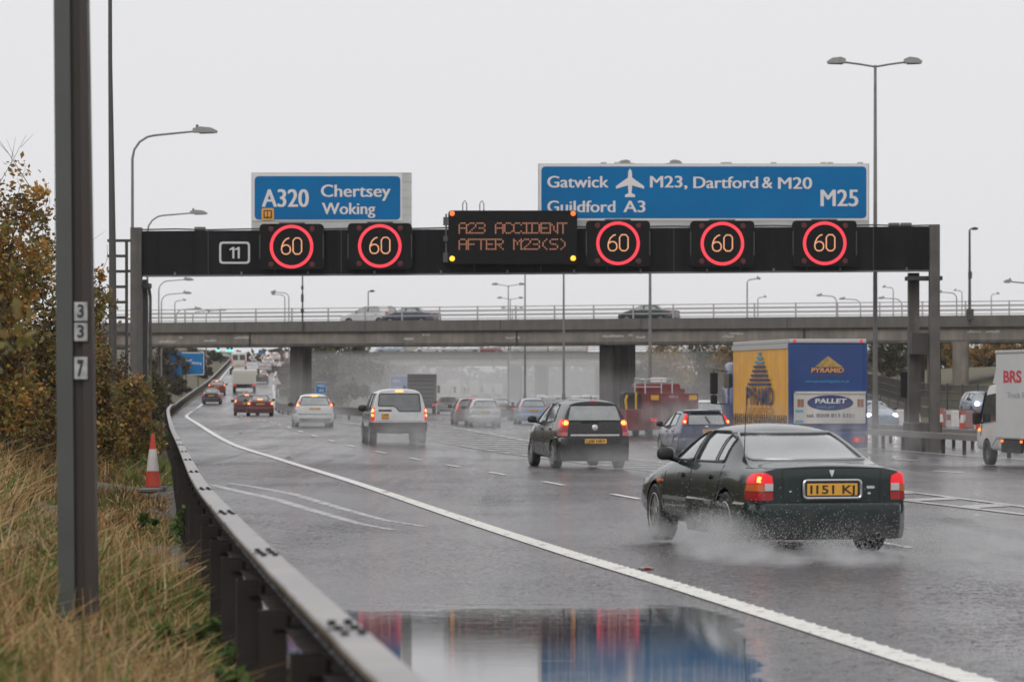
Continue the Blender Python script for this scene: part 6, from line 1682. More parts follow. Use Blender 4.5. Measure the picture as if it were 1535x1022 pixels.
for px, Y, w, top, lm, tn, lab in ((372, 560, 80, 526, L_OLIVE, .5, 'olive tree behind the arrow boards at the top of the slip road'), (425, 560, 60, 520, L_BROWN, .5, 'brown tree right of the arrow boards'), (440, 330, 70, 545, L_BROWN, .5, 'brown tree left of the bridge pier on the gore bank'), (482, 320, 90, 500, L_OLIVE, .55, 'green tree just right of the left bridge pier'), (520, 345, 95, 498, L_BROWN, .5, 'tall brown tree in the middle of the gore bank'), (548, 390, 80, 502, L_OLIVE, .5, 'green tree towards the right of the gore bank'), (500, 300, 110, 560, L_BROWN, .5, 'low brown scrub on the gore bank'), (572, 400, 60, 540, L_BROWN, .4, 'dark brown tree at the end of the far bridge'), (455, 290, 60, 575, L_BROWN, .55, 'low dry bush at the foot of the left bridge pier'), (600, 470, 60, 520, L_OLIVE, .4, 'faint tree behind the left end of the far bridge'), (412, 430, 40, 548, L_BROWN, .6, 'small brown bush behind the warning triangle')):
    bush_px(lab, px, Y, w, top, 4200, .27, lm, (tn, .2), 5, 0, GM, name='tree', trunk=.14)
GRT = 'trees beyond the bridge on the right'
for px, Y, w, top, lm, tn, lab in ((965, 330, 90, 528, L_OLIVE, .55, 'green brown tree right of the middle bridge pier'), (1010, 320, 100, 494, L_AUT, .55, 'orange brown tree above the red tipper truck'), (1060, 335, 100, 492, L_OLIVE, .5, 'olive tree between the tipper truck and the lorry'), (1100, 330, 80, 496, L_AUT, .4, 'brown tree partly behind the orange curtain'), (1330, 300, 90, 494, L_OLIVE, .45, 'dark green tree right of the lorry'), (1385, 310, 90, 494, L_OLIVE, .6, 'olive tree behind the gantry legs'), (1425, 300, 90, 494, L_AUT, .6, 'yellow brown tree between the gantry legs and round pier'), (1480, 305, 110, 494, L_AUT, .68, 'golden tree right of the round bridge pier'), (1530, 300, 100, 494, L_AUT, .5, 'brown tree behind the white van'), (985, 300, 110, 570, L_BROWN, .5, 'low brown scrub behind the tipper truck'), (1075, 300, 120, 565, L_BROWN, .45, 'low dark scrub left of the lorry cab'), (1240, 320, 130, 494, L_OLIVE, .4, 'dark tree hidden mostly by the lorry')):
    bush_px(lab, px, Y, w, top, 6000, .17, lm, (tn, .2), 5, 0, GRT, name='tree', trunk=.14)
# far woods behind the second bridge: one hazy mass
C = []; 
for i in range(70):
    x = rng.uniform(-90, 120); y = rng.uniform(600, 680); h = rng.uniform(4, 8)
    k = 260; u = rng.normal(size=(k, 3)) * np.array([3, 3, h * .28]) + np.array([x, y, h * .6 + interp(MZ, y) + fall(y)]); C.append(u)
C = np.concatenate(C); V, Fq = leaves(C, .9); o = np_mesh('far_wood', V, Fq, L_BROWN, None, rng.uniform(0, 1, len(C))); tag(o, 'faint far off wood in the haze beyond the second bridge', kind='stuff')

# big blurred leaves hanging in at the left edge, close to the camera
lf = thing('leafy_branch', 'close out of focus branch of green and brown leaves at the left edge', 'branch', (PX(-25, 15.0), 15.0, gz(PX(-25, 15), 15)))
b0 = Vector((0, 0, -.2)); m_ = MB(); top = Vector((PX(8, 15) - PX(-25, 15), 0, PZ(450, 15) - lf.location.z))
m_.tube([b0, Vector((-.05, 0, .6)), Vector((-.03, .05, top.z * .75)), top], [.014, .012, .009, .004], 6); m_.build('stem', M_TWIG, lf)
cs = np.array([[PX(px, 15) - PX(-25, 15) , rng.normal(0, .08), PZ(py, 15) - lf.location.z] for px, py in ((5, 452), (22, 455), (36, 470), (12, 478), (30, 492), (6, 500), (24, 512), (38, 508), (-5, 470), (-12, 520), (-8, 440), (14, 520))])
cs = np.concatenate([cs, cs + rng.normal(0, .03, cs.shape)])
V, Fq = leaves(cs, .062, 1.2, .5); np_mesh('leaf', V, Fq, leaf_mat('close_leaf', [(0, (.16, .09, .03)), (.5, (.24, .19, .06)), (1, (.13, .14, .04))]), lf, rng.uniform(0, 1, len(cs)))

# grass, weeds
def grass(name, label, n, ylo, yhi, hlo, hhi, stops, vmin=.25, vmax=9, width=.006, clump=0, lean=.35, where=None, tone=(.5, .22)):
    Y = ylo * (yhi / ylo) ** rng.uniform(0, 1, n)
    v = vmin + (vmax - vmin) * rng.uniform(0, 1, n) ** 1.3 * np.clip(Y / 18, .35, 1)
    X = np.array([barr(y) for y in Y]) - v
    if where is not None: keep = where(X, Y, v); X, Y, v = X[keep], Y[keep], v[keep]
    Z = np.array([gz(x, y) for x, y in zip(X, Y)]); n = len(X)
    kp = ~((np.abs(Y - 56) < 3.5) & (v < 1.9) & (v > .1)) | (rng.uniform(0, 1, n) < .04)
    if Y.min() < 60: X, Y, v, Z = X[kp], Y[kp], v[kp], Z[kp]; n = len(X)
    f = np.sin(X * 2.3 + 1) * np.cos(Y * .8) + np.sin(X * .9 - Y * .35) + rng.normal(0, .5, n)
    H = rng.uniform(hlo, hhi, n) * (1 + .22 * np.clip(f, -1.5, 1.5)) * np.clip(.45 + v * .6, .45, 1.0)
    a = rng.uniform(0, 2*PI, n); le = np.abs(rng.normal(0, lean, n)); b = rng.uniform(0, PI, n)
    H *= np.where((Y > 26) & (v < 1.9) & (Y < 60), .38, 1.0)
    wd = width * (.7 + Y / 30) * rng.uniform(.6, 1.5, n)
    base = np.stack([X, Y, Z - .03], 1); dirv = np.stack([np.cos(a) * le, np.sin(a) * le, np.ones(n)], 1)
    side = np.stack([np.cos(b), np.sin(b) * .3, np.zeros(n)], 1) * wd[:, None]
    mid = base + dirv * (H * .55)[:, None]; droop = np.stack([np.cos(a) * le * .9, np.sin(a) * le * .9, -.25 * le], 1)
    tip = base + (dirv + droop) * H[:, None]
    V = np.stack([base - side, base + side, mid + side * .8, mid - side * .8, tip + side * .15, tip - side * .15], 1).reshape(-1, 3)
    i = np.arange(n)[:, None] * 6
    Fq = np.concatenate([i + np.array([[0, 1, 2, 3]]), i + np.array([[3, 2, 4, 5]])], 1).reshape(-1, 4)
    t = np.clip(tone[0] + .16 * np.sin(X * 1.1 + Y * .23) + rng.normal(0, tone[1], n), 0, 1)
    o = np_mesh(name, V, Fq, leaf_mat(name + '_blade', stops, .7), None, np.repeat(t, 2)); tag(o, label, kind='stuff')
DRY = [(0, (.075, .04, .018)), (.2, (.19, .10, .04)), (.34, (.30, .135, .06)), (.48, (.36, .225, .10)), (.7, (.50, .335, .16)), (.86, (.56, .42, .23)), (.9, (.16, .18, .045)), (1, (.11, .16, .035))]
grass('dry_grass', 'long dry straw coloured grass on the left verge', 70000, 6.5, 62, .18, .60, DRY, vmin=.28, vmax=9, lean=.6, tone=(.52, .27))
grass('verge_grass', 'shorter dull grass further along the verge', 14000, 45, 260, .2, .5, [(0, (.10, .07, .035)), (.5, (.16, .13, .06)), (1, (.09, .12, .035))], vmin=.3, vmax=6)
grass('green_grass', 'green grass tufts close to the crash barrier posts', 46000, 7, 80, .14, .42, [(0, (.06, .09, .016)), (.5, (.12, .18, .034)), (1, (.21, .24, .07))], vmin=.12, vmax=1.9, where=lambda X, Y, v: (np.sin(X * 1.9 + Y * .55) + .8 * np.sin(Y * .9 + 1.2) > -.25))
grass('green_undergrowth', 'patches of green grass low in the dry verge', 22000, 7, 30, .10, .30, [(0, (.05, .075, .018)), (.6, (.10, .14, .04)), (1, (.18, .19, .07))], vmin=1.0, vmax=5, where=lambda X, Y, v: (np.sin(X * 2.4 + Y * .7) * np.sin(Y * .5 - X) > .15))
grass('gore_grass', 'pale grass on the bank between slip road and main lanes', 9000, 205, 320, .3, .7, [(0, (.12, .12, .05)), (1, (.25, .22, .10))], vmin=-19, vmax=-7.5, width=.012, where=lambda X, Y, v: np.array([(edge(y) + slipw(y) + 1.2 < x < mainl(y) - 3.6) for x, y in zip(X, Y)]))
# leafy weeds at the barrier foot
GW = 'green weeds at the barrier foot'
for px, py, Y, w, h, lab in ((262, 800, 37, .8, .40, 'bright green weed clump just below the traffic cone'), (283, 790, 33, .35, .42, 'small bright green weed against the barrier posts'), (350, 970, 14.8, .5, .38, 'leafy green weed at the foot of the nearest tall post'), (375, 925, 17.0, .35, .32, 'yellow green weed between two near posts'), (232, 650, 92, 1.4, .8, 'green shrub beside the far barrier bend'), (330, 1000, 13.2, .5, .3, 'low green weed at the bottom edge beside the barrier'), (300, 905, 19, .6, .3, 'dull weed left of the near barrier posts'), (290, 860, 22.5, .6, .3, 'bright low weed beside the posts in the middle of the near barrier'), (225, 880, 19, .5, .3, 'small weed in the grass right of the thick post foot'), (262, 960, 15.5, .45, .3, 'green weed in the grass left of the nearest barrier posts'), (318, 845, 24, .4, .34, 'upright green weed touching the barrier posts below the cone'), (180, 990, 13.5, .5, .28, 'low green weed at the bottom edge left of the barrier'), (20, 730, 24, 1.2, .6, 'dark green bramble at the left edge behind the thick post'), (30, 930, 15, .9, .35, 'green grass weed at the lower left corner')):
    X = PX(px, Y); z = gz(X, Y)
    plant('weed', lab, 'plant', (X, Y, z), [(0, 0, h * .5, w * .5, w * .5, h * .42), (.2 * w, .1, h * .35, w * .4, w * .4, h * .3)], int(500 * max(1, w)), .05 if Y < 60 else .12, L_GREEN, (.55 if 'dark' not in lab else .15, .2), 5, GW, 0, trunk=.012, foliage='foliage')
# dead umbel and dock stalks standing above the grass
for i in range(26):
    Y = rng.uniform(9, 24); v = rng.uniform(.8, 4.2) * min(1, Y / 14); X = barr(Y) - v; z = gz(X, Y); h = rng.uniform(.5, .95)
    t = thing('dead_stalk', 'thin dead brown stalk standing above the dry grass', 'plant', (X, Y, z), 0, 'dead stalks in the grass')
    m_ = MB(); d = Vector((rng.normal(0, .12), rng.normal(0, .12), 1)); m_.tube([(0, 0, -.1), d * h * .5, d * h + Vector((rng.normal(0, .06), 0, 0))], [.006, .005, .002], 5)
    for k in range(5): p = d * h * rng.uniform(.45, .95); m_.tube([p, p + Vector((rng.normal(0, .07), rng.normal(0, .07), rng.uniform(.03, .12)))], [.003, .0015], 4)
    m_.build('stem', M_TWIG if i % 3 else mat('straw_stem', (.30, .21, .11), .8), t)
# ================================================================== ROADSIDE OBJECTS
# thick steel post (H section) in the left foreground with number plates
Y0 = 19.6; X0 = PX(119, Y0); z0 = gz(X0, Y0)
M_WEAT = mat('weathered_brown_steel', (.045, .034, .029), .6, var=.25, scale=2.0, bump=.1, bscale=30, streak=.35)
M_WEAT2 = mat('green_grey_steel_face', (.078, .084, .077), .6, var=.2, scale=2.0, bump=.08, bscale=30)
fp = thing('sign_post', 'thick weathered leaning steel post with white number plates at the left', 'post', (X0, Y0, z0))
H_ = 4.4
def taper(mb, x0, x1, x0t, x1t, y0, y1, mi=0):
    vs = [(x0, y0, -.4), (x1, y0, -.4), (x1, y1, -.4), (x0, y1, -.4), (x0t, y0, H_), (x1t, y0, H_), (x1t, y1, H_), (x0t, y1, H_)]
    mb.add(vs, [(0,1,5,4), (1,2,6,5), (2,3,7,6), (3,0,4,7), (0,3,2,1), (4,5,6,7)], mi)
m_ = MB(); s = Y0 / F
lx = lambda px: (px - 119) * s
# left flange (green-grey face), web set back, right flange
taper(m_, lx(89), lx(114), lx(80), lx(104), -.02, .12, 1)
taper(m_, lx(114), lx(130), lx(104), lx(118), .02, .10, 0)
taper(m_, lx(130), lx(148), lx(118), lx(129), -.015, .11, 0)
m_.build('column', [M_WEAT, M_WEAT2], fp)
for (py0, py1, ch, a) in ((453, 481, 'B', 0), (484, 511, '3', 0), (535, 568, '7', 0)):
    m_ = MB(); za, zb_ = PZ(py1, Y0) - z0, PZ(py0, Y0) - z0; xa, xb = lx(112.5), lx(132)
    m_.box(xa, xb, -.034, -.0215, za, zb_)
    put_text(m_, {'B': '3'}.get(ch, ch), xa + .018, xb - .02, za + .022, (zb_ - za) * .66, -.036, 1, bold=.05 if ch == '7' else .03)
    m_.build('number_plate', [mat('plate_offwhite', (.42, .42, .41), .6, var=.4, scale=14), M_PLTXT], fp)
# traffic cones
M_CONE = mat('cone_orange_red', (.55, .055, .025), .5, var=.15, scale=5)
M_CONEW = mat('cone_sleeve_white', (.62, .58, .56), .45, var=.1, scale=8)
def cone(loc, label, H=.95, group=None):
    r = thing('traffic_cone', label, 'traffic cone', loc, .2, group)
    m_ = MB(); m_.box(-.2, .2, -.2, .2, 0, .05, bev=.015); m_.build('base', M_TRIMB, r)
    m_ = MB(); f = lambda z: .145 - (.145 - .03) * z / H
    pr = [(f(.04), .04), (f(.32), .32), (f(.321) + .003, .321), (f(.70) + .003, .70), (f(.701), .701), (f(H), H), (0, H + .005)]
    m_.lathe(pr[:2] , n=20, mi=0); m_.lathe(pr[2:4], n=20, mi=1); m_.lathe(pr[4:], n=20, mi=0); m_.lathe([(f(.32), .32), (f(.32) + .003, .321)], n=20, mi=1)
    m_.build('cone_body', [M_CONE, M_CONEW], r, smooth=True)
    return r
Yc = 57.0; cone((PX(229, Yc), Yc, gz(PX(229, Yc), Yc) + .04), 'red and white traffic cone standing on a slab behind the crash barrier', .96)
m_ = MB(); m_.box(PX(216, Yc), PX(248, Yc), Yc - 1.3, Yc + .5, -.3, gz(PX(229, Yc), Yc) + .038); tag(m_.build('concrete_slab', mat('slab_concrete', (.16, .15, .14), .85, var=.3, scale=3)), 'small grey concrete slab under the traffic cone', 'slab')
# road studs beside the edge line
for i, (px, py) in enumerate(((968, 858), (578, 739), (432, 688), (361, 664))):
    s_ = (py - 608) / 1.5; Y = F / s_; X = (px - CX) / s_
    r = thing('road_stud', ['reflective road stud nearest the camera, beside the edge line', 'second reflective road stud along the edge line', 'third small road stud along the edge line', 'furthest small road stud along the edge line'][i], 'road stud', (X, Y, gz(X, Y) + .01), .13, 'road studs')
    m_ = MB(); m_.box(-.06, .06, -.09, .09, 0, .022, bev=.01); m_.build('base', mat('stud_iron', (.25, .24, .23), .4, metal=.5), r)
    m_ = MB(); m_.box(-.025, .025, -.1, -.05, .006, .024, bev=.004); m_.build('reflector', mat('stud_red', (.4, .03, .03), .2), r)

# signs about the slip road
def post_sign(name, label, cat, px, Y, x0, x1, y0, y1, face, legs=2, words=(), border=None, base_py=None, shape=None, zb=None):
    X = PX(px, Y); zg = gz(X, Y) if zb is None else zb; r = thing(name, label, cat, (X, Y, zg)); 
    lx = lambda p: (p - px) * Y / F; lz = lambda p: PZ(p, Y) - zg
    m_ = MB(); poly = shape or rrect(lx(x0), lz(y1), lx(x1), lz(y0), .08)
    if shape: poly = [(lx(a), lz(b)) for a, b in shape]
    if border:
        m_.prism(poly, -.05, 0, 'xz', 0); cx = sum(p for p, q in poly) / len(poly); cz = sum(q for p, q in poly) / len(poly)
        k = .86 if shape else .95; m_.prism([(cx + (p - cx) * k, cz + (q - cz) * (k if shape else .93)) for p, q in poly], -.056, -.0505, 'xz', 1); m_.build('face', [border, face], r)
    else: m_.prism(poly, -.05, 0, 'xz', 0); m_.build('face', face, r)
    if words:
        m_ = MB()
        for (t, a, b, py, h) in words: put_text(m_, t, lx(a), lx(b), lz(py), h * Y / F, -.06, 0, bold=.01)
        m_.build('lettering', M_WHITE, r)
    for i in range(legs):
        x = lx(x0 + (x1 - x0) * ((i + .5) / legs)); m_ = MB(); m_.tube([(x, .06, -.3), (x, .06, lz(y0) - .05)], .06, 6); m_.build('leg', M_GALVD, r)
    return r
post_sign('direction_sign', 'large blue direction sign left of the slip road under the bridge', 'road sign', 290, 352, 270, 306, 528, 562, M_BLUE, 2, [('Chertsey', 274, 288, 541, 4), ('Woking', 288, 302, 546, 4), ('A320', 276, 287, 550, 5)], M_WHITE)
post_sign('direction_sign', 'blue sign panel partly hidden behind the larger blue sign on the left', 'road sign', 260, 330, 252, 272.5, 528, 569, M_BLUE, 2, [('M25', 256, 269, 548, 5)])
post_sign('route_sign', 'small blue rectangular sign on the gore right of the bridge pier', 'road sign', 481, 225, 473.5, 489, 573, 590, M_BLUE, 1, [('M25', 476, 487, 580, 4), ('A3', 478, 485, 587, 4)], M_WHITE)
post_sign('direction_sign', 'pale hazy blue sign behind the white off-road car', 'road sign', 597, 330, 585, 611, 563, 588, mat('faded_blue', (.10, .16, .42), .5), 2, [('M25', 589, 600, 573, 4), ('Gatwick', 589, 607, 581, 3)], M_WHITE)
post_sign('direction_sign', 'blue and white sign at the top of the slip road below the signals', 'road sign', 327, 500, 324, 334, 531, 541, M_BLUE, 1, [], M_WHITE)
post_sign('keep_sign', 'small blue sign above the arrow boards at the top of the slip road', 'road sign', 390, 515, 387.5, 393.5, 524, 531, M_BLUE, 1, [], M_WHITE)
tri = lambda cx, cy, w, h: [(cx - w, cy + h), (cx + w, cy + h), (cx, cy - h)]
M_SRED = mat('sign_red', (.55, .03, .03), .4)
post_sign('warning_sign', 'red and white warning triangle at the right of the slip road', 'road sign', 415, 280, 408, 422, 563, 576, M_WHITE, 1, [], M_SRED, shape=tri(415, 569.5, 7.5, 6.8))
post_sign('warning_sign', 'smaller warning triangle higher up the right of the slip road', 'road sign', 419, 360, 414, 424, 540, 548, M_WHITE, 1, [], M_SRED, shape=tri(419, 544, 5.5, 5))
circ = lambda cx, cy, r: [(cx + r * math.cos(2*PI*k/20), cy + r * math.sin(2*PI*k/20)) for k in range(20)]
post_sign('round_sign', 'round white sign with red diagonal bars at the top right of the slip road', 'road sign', 430, 420, 425, 435, 527, 537, M_WHITE, 1, [], M_SRED, shape=circ(430, 532, 5.2))
post_sign('round_sign', 'second round red and white sign right beside the first at the slip road top', 'road sign', 438, 425, 434, 442, 528, 536, M_WHITE, 1, [], M_SRED, shape=circ(438.5, 533, 4))
# arrow boards
for i, (px, w) in enumerate(((378, 11), (394, 11), (406, 9))):
    Y = 530; X = PX(px, Y); zg = gz(X, Y); r = thing('arrow_board', ['black and white chevron board, left of three at the slip road top', 'black and white chevron board in the middle at the slip road top', 'black and white chevron board at the right at the slip road top'][i], 'road sign', (X, Y, zg), 0, 'chevron boards at the roundabout')
    s = Y / F; z1 = PZ(531, Y) - zg; z0_ = PZ(541, Y) - zg; W = w * s / 2
    m_ = MB(); m_.box(-W, W, 0, .05, z0_, z1); m_.build('face', mat('board_black', (.02, .02, .02), .5), r)
    m_ = MB(); h = (z1 - z0_) / 2; zc = (z0_ + z1) / 2
    for k in (-.45, .45): a = k * W; m_.prism([(a + .3, zc + h), (a + .62, zc + h), (a - .02, zc), (a + .62, zc - h), (a + .3, zc - h), (a - .34, zc)], -.012, -.002, 'xz')
    m_.build('chevron', M_WHITE, r)
    m_ = MB(); m_.tube([(-W * .6, .08, -.4), (-W * .6, .08, z0_)], .06, 6); m_.tube([(W * .6, .08, -.4), (W * .6, .08, z0_)], .06, 6); m_.build('leg', M_GALVD, r)
M_GO = mat('green_signal_lit', (.02, .3, .2), .3, emit=(.08, 1.0, .72), estr=2.4)
for i, px in enumerate((327, 341.5, 347)):
    Y = 505; X = PX(px, Y); zg = gz(X, Y); r = thing('traffic_signal', ['green traffic signal at the far top left of the slip road', 'green traffic signal, left of a close pair', 'green traffic signal, right of a close pair'][i], 'traffic light', (X, Y, zg), 0, 'green traffic signals')
    z = PZ(525.5, Y) - zg; m_ = MB(); m_.box(-.18, .18, 0, .3, z - .25, z + .9, bev=.03); m_.build('housing', M_BLACK2, r)
    m_ = MB(); m_.lathe([(0, -.06), (.15, -.05), (.18, 0)], 'y', 14, o=(0, 0, z)); m_.build('green_lamp', M_GO, r)
    m_ = MB(); m_.tube([(0, .15, -.3), (0, .15, z - .2)], .06, 6); m_.build('post', M_GALVD, r)

# ---- far side: roadworks barriers, cones, fence on the bank
M_RWR = mat('barrier_red', (.30, .17, .16), .6); M_RWW = mat('barrier_white', (.62, .58, .57), .5, var=.1)
GRW = 'red and white roadwork barriers on the far carriageway'
k_ = 0
def rw_barrier(px, Y, label):
    X = PX(px, Y); r = thing('roadwork_barrier', label, 'barrier', (X, Y, gz(X, Y)), heading(Y, True) + PI/2, GRW)
    m_ = MB(); m_.prism(rpoly([(-.6, 0), (.6, 0), (.58, .2), (.55, .85), (-.55, .85), (-.58, .2)], .05), -.2, .2, 'xz'); m_.build('body', M_RWW if k_ % 2 else M_RWR, r)
    m_ = MB(); m_.box(-.45, .45, -.215, .215, .36, .66, bev=.02); m_.build('band', M_RWR if k_ % 2 else M_RWW, r)
    return r
for i, (px, Y) in enumerate(((1333, 180), (1346, 177), (1416, 170), (1428, 167), (1450, 164))):
    k_ = i; rw_barrier(px, Y, ['red and white roadwork barrier beside the oncoming pale car', 'roadwork barrier left of the gantry legs, second from the oncoming pale car', 'red and white roadwork barrier just right of the gantry legs', 'roadwork barrier left of the round bridge pier', 'roadwork barrier at the foot of the round bridge pier'][i])
for i, (px, Y) in enumerate(((1366, 164), (1377, 163), (1411, 162), (1442, 158), (1466, 156))):
    cone((PX(px, Y), Y, gz(PX(px, Y), Y)), ['traffic cone among the roadworks left of the gantry legs', 'traffic cone between the two gantry legs', 'traffic cone right of the right gantry leg', 'traffic cone left of the round bridge pier', 'traffic cone right of the round bridge pier'][i], 1.0, 'cones along the roadworks')
fn = thing('bank_fence', 'dark mesh fence running along the bank beyond the far carriageway', 'fence', (PX(1310, 200), 200, gz(PX(1310, 200), 200)))
fo = Vector(fn.location); path = [(PX(1285, 235), 235, 558), (PX(1320, 222), 222, 563), (PX(1360, 208), 208, 572), (PX(1420, 195), 195, 577), (PX(1490, 185), 185, 579), (PX(1560, 176), 176, 580)]
m_ = MB(); pm = MB()
pts = []
for a, b in zip(path, path[1:]):
    for k in range(6): t = k / 6; pts.append([a[j] + (b[j] - a[j]) * t for j in range(3)])
P3 = [Vector((x, y, PZ(p, y))) - fo for x, y, p in pts]
for h in (0, .45, .9, 1.35): pm.tube([p - Vector((0, 0, h)) for p in P3], .03, 4)
for a, b in zip(P3, P3[1:]):
    for k in range(9):
        p = a.lerp(b, k / 9); pm.tube([p, p - Vector((0, 0, 1.4))], .016, 4)
pm.build('mesh_panel', M_LEGD, fn)
for i, p in enumerate(P3[::2]):
    q = MB(); q.box(p.x - .05, p.x + .05, p.y - .05, p.y + .05, p.z - 2.6, p.z + .1); q.build('post', M_LEGD, fn)
# low retaining wall under the fence
rw = MB()
for a, b in zip(P3, P3[1:]):
    vs = [a + fo - Vector((0, 0, 1.5)), b + fo - Vector((0, 0, 1.5)), b + fo - Vector((0, 0, 5)), a + fo - Vector((0, 0, 5))]
    vs += [v + Vector((.2, .5, 0)) for v in vs]; rw.add(vs, [(0,1,2,3), (4,5,6,7), (0,4,5,1), (0,3,7,4), (1,2,6,5)])
tag(rw.build('retaining_wall', mat('ramp_verge', (.085, .08, .065), .9, var=.3, scale=.6)), 'low grey retaining wall below the mesh fence on the far side', 'wall')
# dark information cabinet behind the gantry legs
cb = thing('roadside_cabinet', 'dark narrow cabinet on the far side left of the gantry legs', 'cabinet', (PX(1358, 190), 190, gz(PX(1358, 190), 190)))
m_ = MB(); zc_ = PZ(557, 190) - cb.location.z; m_.box(-.32, .32, -.2, .2, zc_ - 1.5, zc_, bev=.03); m_.build('body', M_BLACK2, cb); m_ = MB(); m_.box(-.08, .08, -.08, .08, -.3, zc_ - 1.5); m_.build('post', M_LEGD, cb)

# ================================================================== SPRAY, HAZE
def vol_mat(name, dens, scale=1.2, col=(.94, .94, .95), noise=True, power=1.4):
    m = bpy.data.materials.new(name); m.use_nodes = True; n = m.node_tree.nodes; l = m.node_tree.links; n.clear()
    o = n.new('ShaderNodeOutputMaterial'); v = n.new('ShaderNodeVolumePrincipled'); v.inputs['Color'].default_value = (*col, 1); v.inputs['Anisotropy'].default_value = .2
    if noise:
        tc = n.new('ShaderNodeTexCoord'); ln = n.new('ShaderNodeVectorMath'); ln.operation = 'LENGTH'; l.new(tc.outputs['Object'], ln.inputs[0])
        mr = n.new('ShaderNodeMapRange'); mr.inputs[1].default_value = 1; mr.inputs[2].default_value = 0; mr.inputs[3].default_value = 0; mr.inputs[4].default_value = 1; l.new(ln.outputs['Value'], mr.inputs[0])
        pw = n.new('ShaderNodeMath'); pw.operation = 'POWER'; pw.inputs[1].default_value = power; l.new(mr.outputs[0], pw.inputs[0])
        no = n.new('ShaderNodeTexNoise'); no.inputs['Scale'].default_value = scale; no.inputs['Detail'].default_value = 4
        geo = n.new('ShaderNodeNewGeometry'); l.new(geo.outputs['Position'], no.inputs['Vector'])
        r2 = n.new('ShaderNodeMapRange'); r2.inputs[1].default_value = .42; r2.inputs[2].default_value = .62; l.new(no.outputs['Fac'], r2.inputs[0])
        mu = n.new('ShaderNodeMath'); mu.operation = 'MULTIPLY'; l.new(pw.outputs[0], mu.inputs[0]); l.new(r2.outputs[0], mu.inputs[1])
        m2 = n.new('ShaderNodeMath'); m2.operation = 'MULTIPLY'; m2.inputs[1].default_value = dens; l.new(mu.outputs[0], m2.inputs[0]); l.new(m2.outputs[0], v.inputs['Density'])
    else: v.inputs['Density'].default_value = dens
    l.new(v.outputs[0], o.inputs['Volume']); return m
def spray(label, X, Y, Z, rx, ry, rz, dens, rot=0, scale=1.4, power=1.4):
    m_ = MB(); bm = bmesh.new(); bmesh.ops.create_icosphere(bm, subdivisions=3, radius=1); bm.verts.index_update()
    m_.add([v.co.copy() for v in bm.verts], [[v.index for v in f.verts] for f in bm.faces]); bm.free()
    o = m_.build('spray', vol_mat('spray_mist', dens, scale, power=power)); o.location = (X, Y, Z); o.scale = (rx, ry, rz); o.rotation_euler.z = rot
    tag(o, label, kind='stuff'); return o
def car_spray(root, what, w, L, h, dens, back=.2, zc=None):
    p = Vector(root.location); a = root.rotation_euler.z; d = Vector((-math.sin(a), math.cos(a), 0))
    q = p - d * back; spray('white tyre spray hanging around ' + what, q.x, q.y, p.z + (zc or h * .3), w, L, h, dens, a)
car_spray(R2, 'the black people carrier', 1.8, 5.0, .62, .36, 1.9)
car_spray(R3, 'the white off-road car', 2.2, 7, .9, .40, 2.4)
car_spray(R4, 'the white hatchback', 2.2, 8, 1.1, .35, 2)
car_spray(R5, 'the dark blue hatchback', 2.2, 7, 1.0, .45, 1.5)
car_spray(R6, 'the silver hatchback', 2.6, 12, 1.5, .28, 1)
car_spray(lor, 'the lorry', 3.4, 9, 1.8, .45, -1)
car_spray(tp, 'the tipper truck', 2.8, 10, 1.7, .45, 0)
car_spray(van, 'the white van', 2.4, 5, 1.0, .15, 2.5)
# the near car: mist low along both sides, and thrown drops
pr = Vector(R1.location); ar = R1.rotation_euler.z
def loc1(x, y, z): return pr + Matrix.Rotation(ar, 3, 'Z') @ Vector((x, y, z))
for (x, y, z, rx_, ry_, rz_, dn, lab) in ((-1.02, .55, .14, .45, 1.1, .36, 4.6, 'dense white plume thrown by the rear left wheel of the green saloon'), (-1.25, -.9, .06, .5, 1.9, .18, 3.4, 'streak of white spray trailing behind the left side of the green saloon'), (-1.05, 3.15, .12, .36, .8, .24, 3.4, 'thin spray beside the front left wheel of the green saloon'), (-.30, -1.4, .03, 1.0, 1.6, .14, 2.6, 'white spray trailing on the road behind the green saloon'), (1.0, -1.3, .03, .4, 1.6, .14, 1.2, 'white spray behind the rear right wheel of the green saloon'), (1.9, .4, .1, .9, 2.6, .22, .9, 'mist drifting right of the green saloon')):
    q = loc1(x, y, z); spray(lab, q.x, q.y, q.z, rx_, ry_, rz_, dn, ar, 4.0, 1.1)
C = []; S = []
def burst(n, x0, y0, vx, vy, vz, sp, smin, smax, tmax):
    t = rng.uniform(.01, tmax, n); X = x0 + rng.normal(0, .06, n) + (vx + rng.normal(0, sp, n)) * t; Yq = y0 + rng.normal(0, .15, n) + (vy + rng.normal(0, sp * 1.6, n)) * t
    Z = .06 + (np.abs(vz + rng.normal(0, sp * .9, n))) * t - 4.9 * t * t; k = Z > .01
    for a, b, c, s_ in zip(X[k], Yq[k], Z[k], rng.uniform(smin, smax, n)[k] ** 1.0): C.append(loc1(a, b, c)); S.append(s_)
burst(16575, -.84, .95, -1.7, -4.0, 1.7, .75, .0010, .0042, .40)
burst(12750, -.78, .70, -.7, -6.0, 1.2, .8, .0010, .0042, .46)
burst(9180, .72, .40, .4, -6.0, 1.1, .8, .0010, .0042, .46)
burst(16575, -.1, .2, -.4, -6.5, .5, 1.1, .0010, .0042, .42)
burst(5610, -.86, 3.65, -1.5, -4.0, 1.0, .7, .0010, .0042, .32)
C = np.array([tuple(c) for c in C]); S = np.array(S); n = len(C)
octv = np.array([[1,0,0], [-1,0,0], [0,1,0], [0,-1,0], [0,0,1], [0,0,-1]], float); octf = np.array([[0,2,4], [2,1,4], [1,3,4], [3,0,4], [2,0,5], [1,2,5], [3,1,5], [0,3,5]])
st = S[:, None, None] * octv[None] * np.array([1, 1.8, 1])
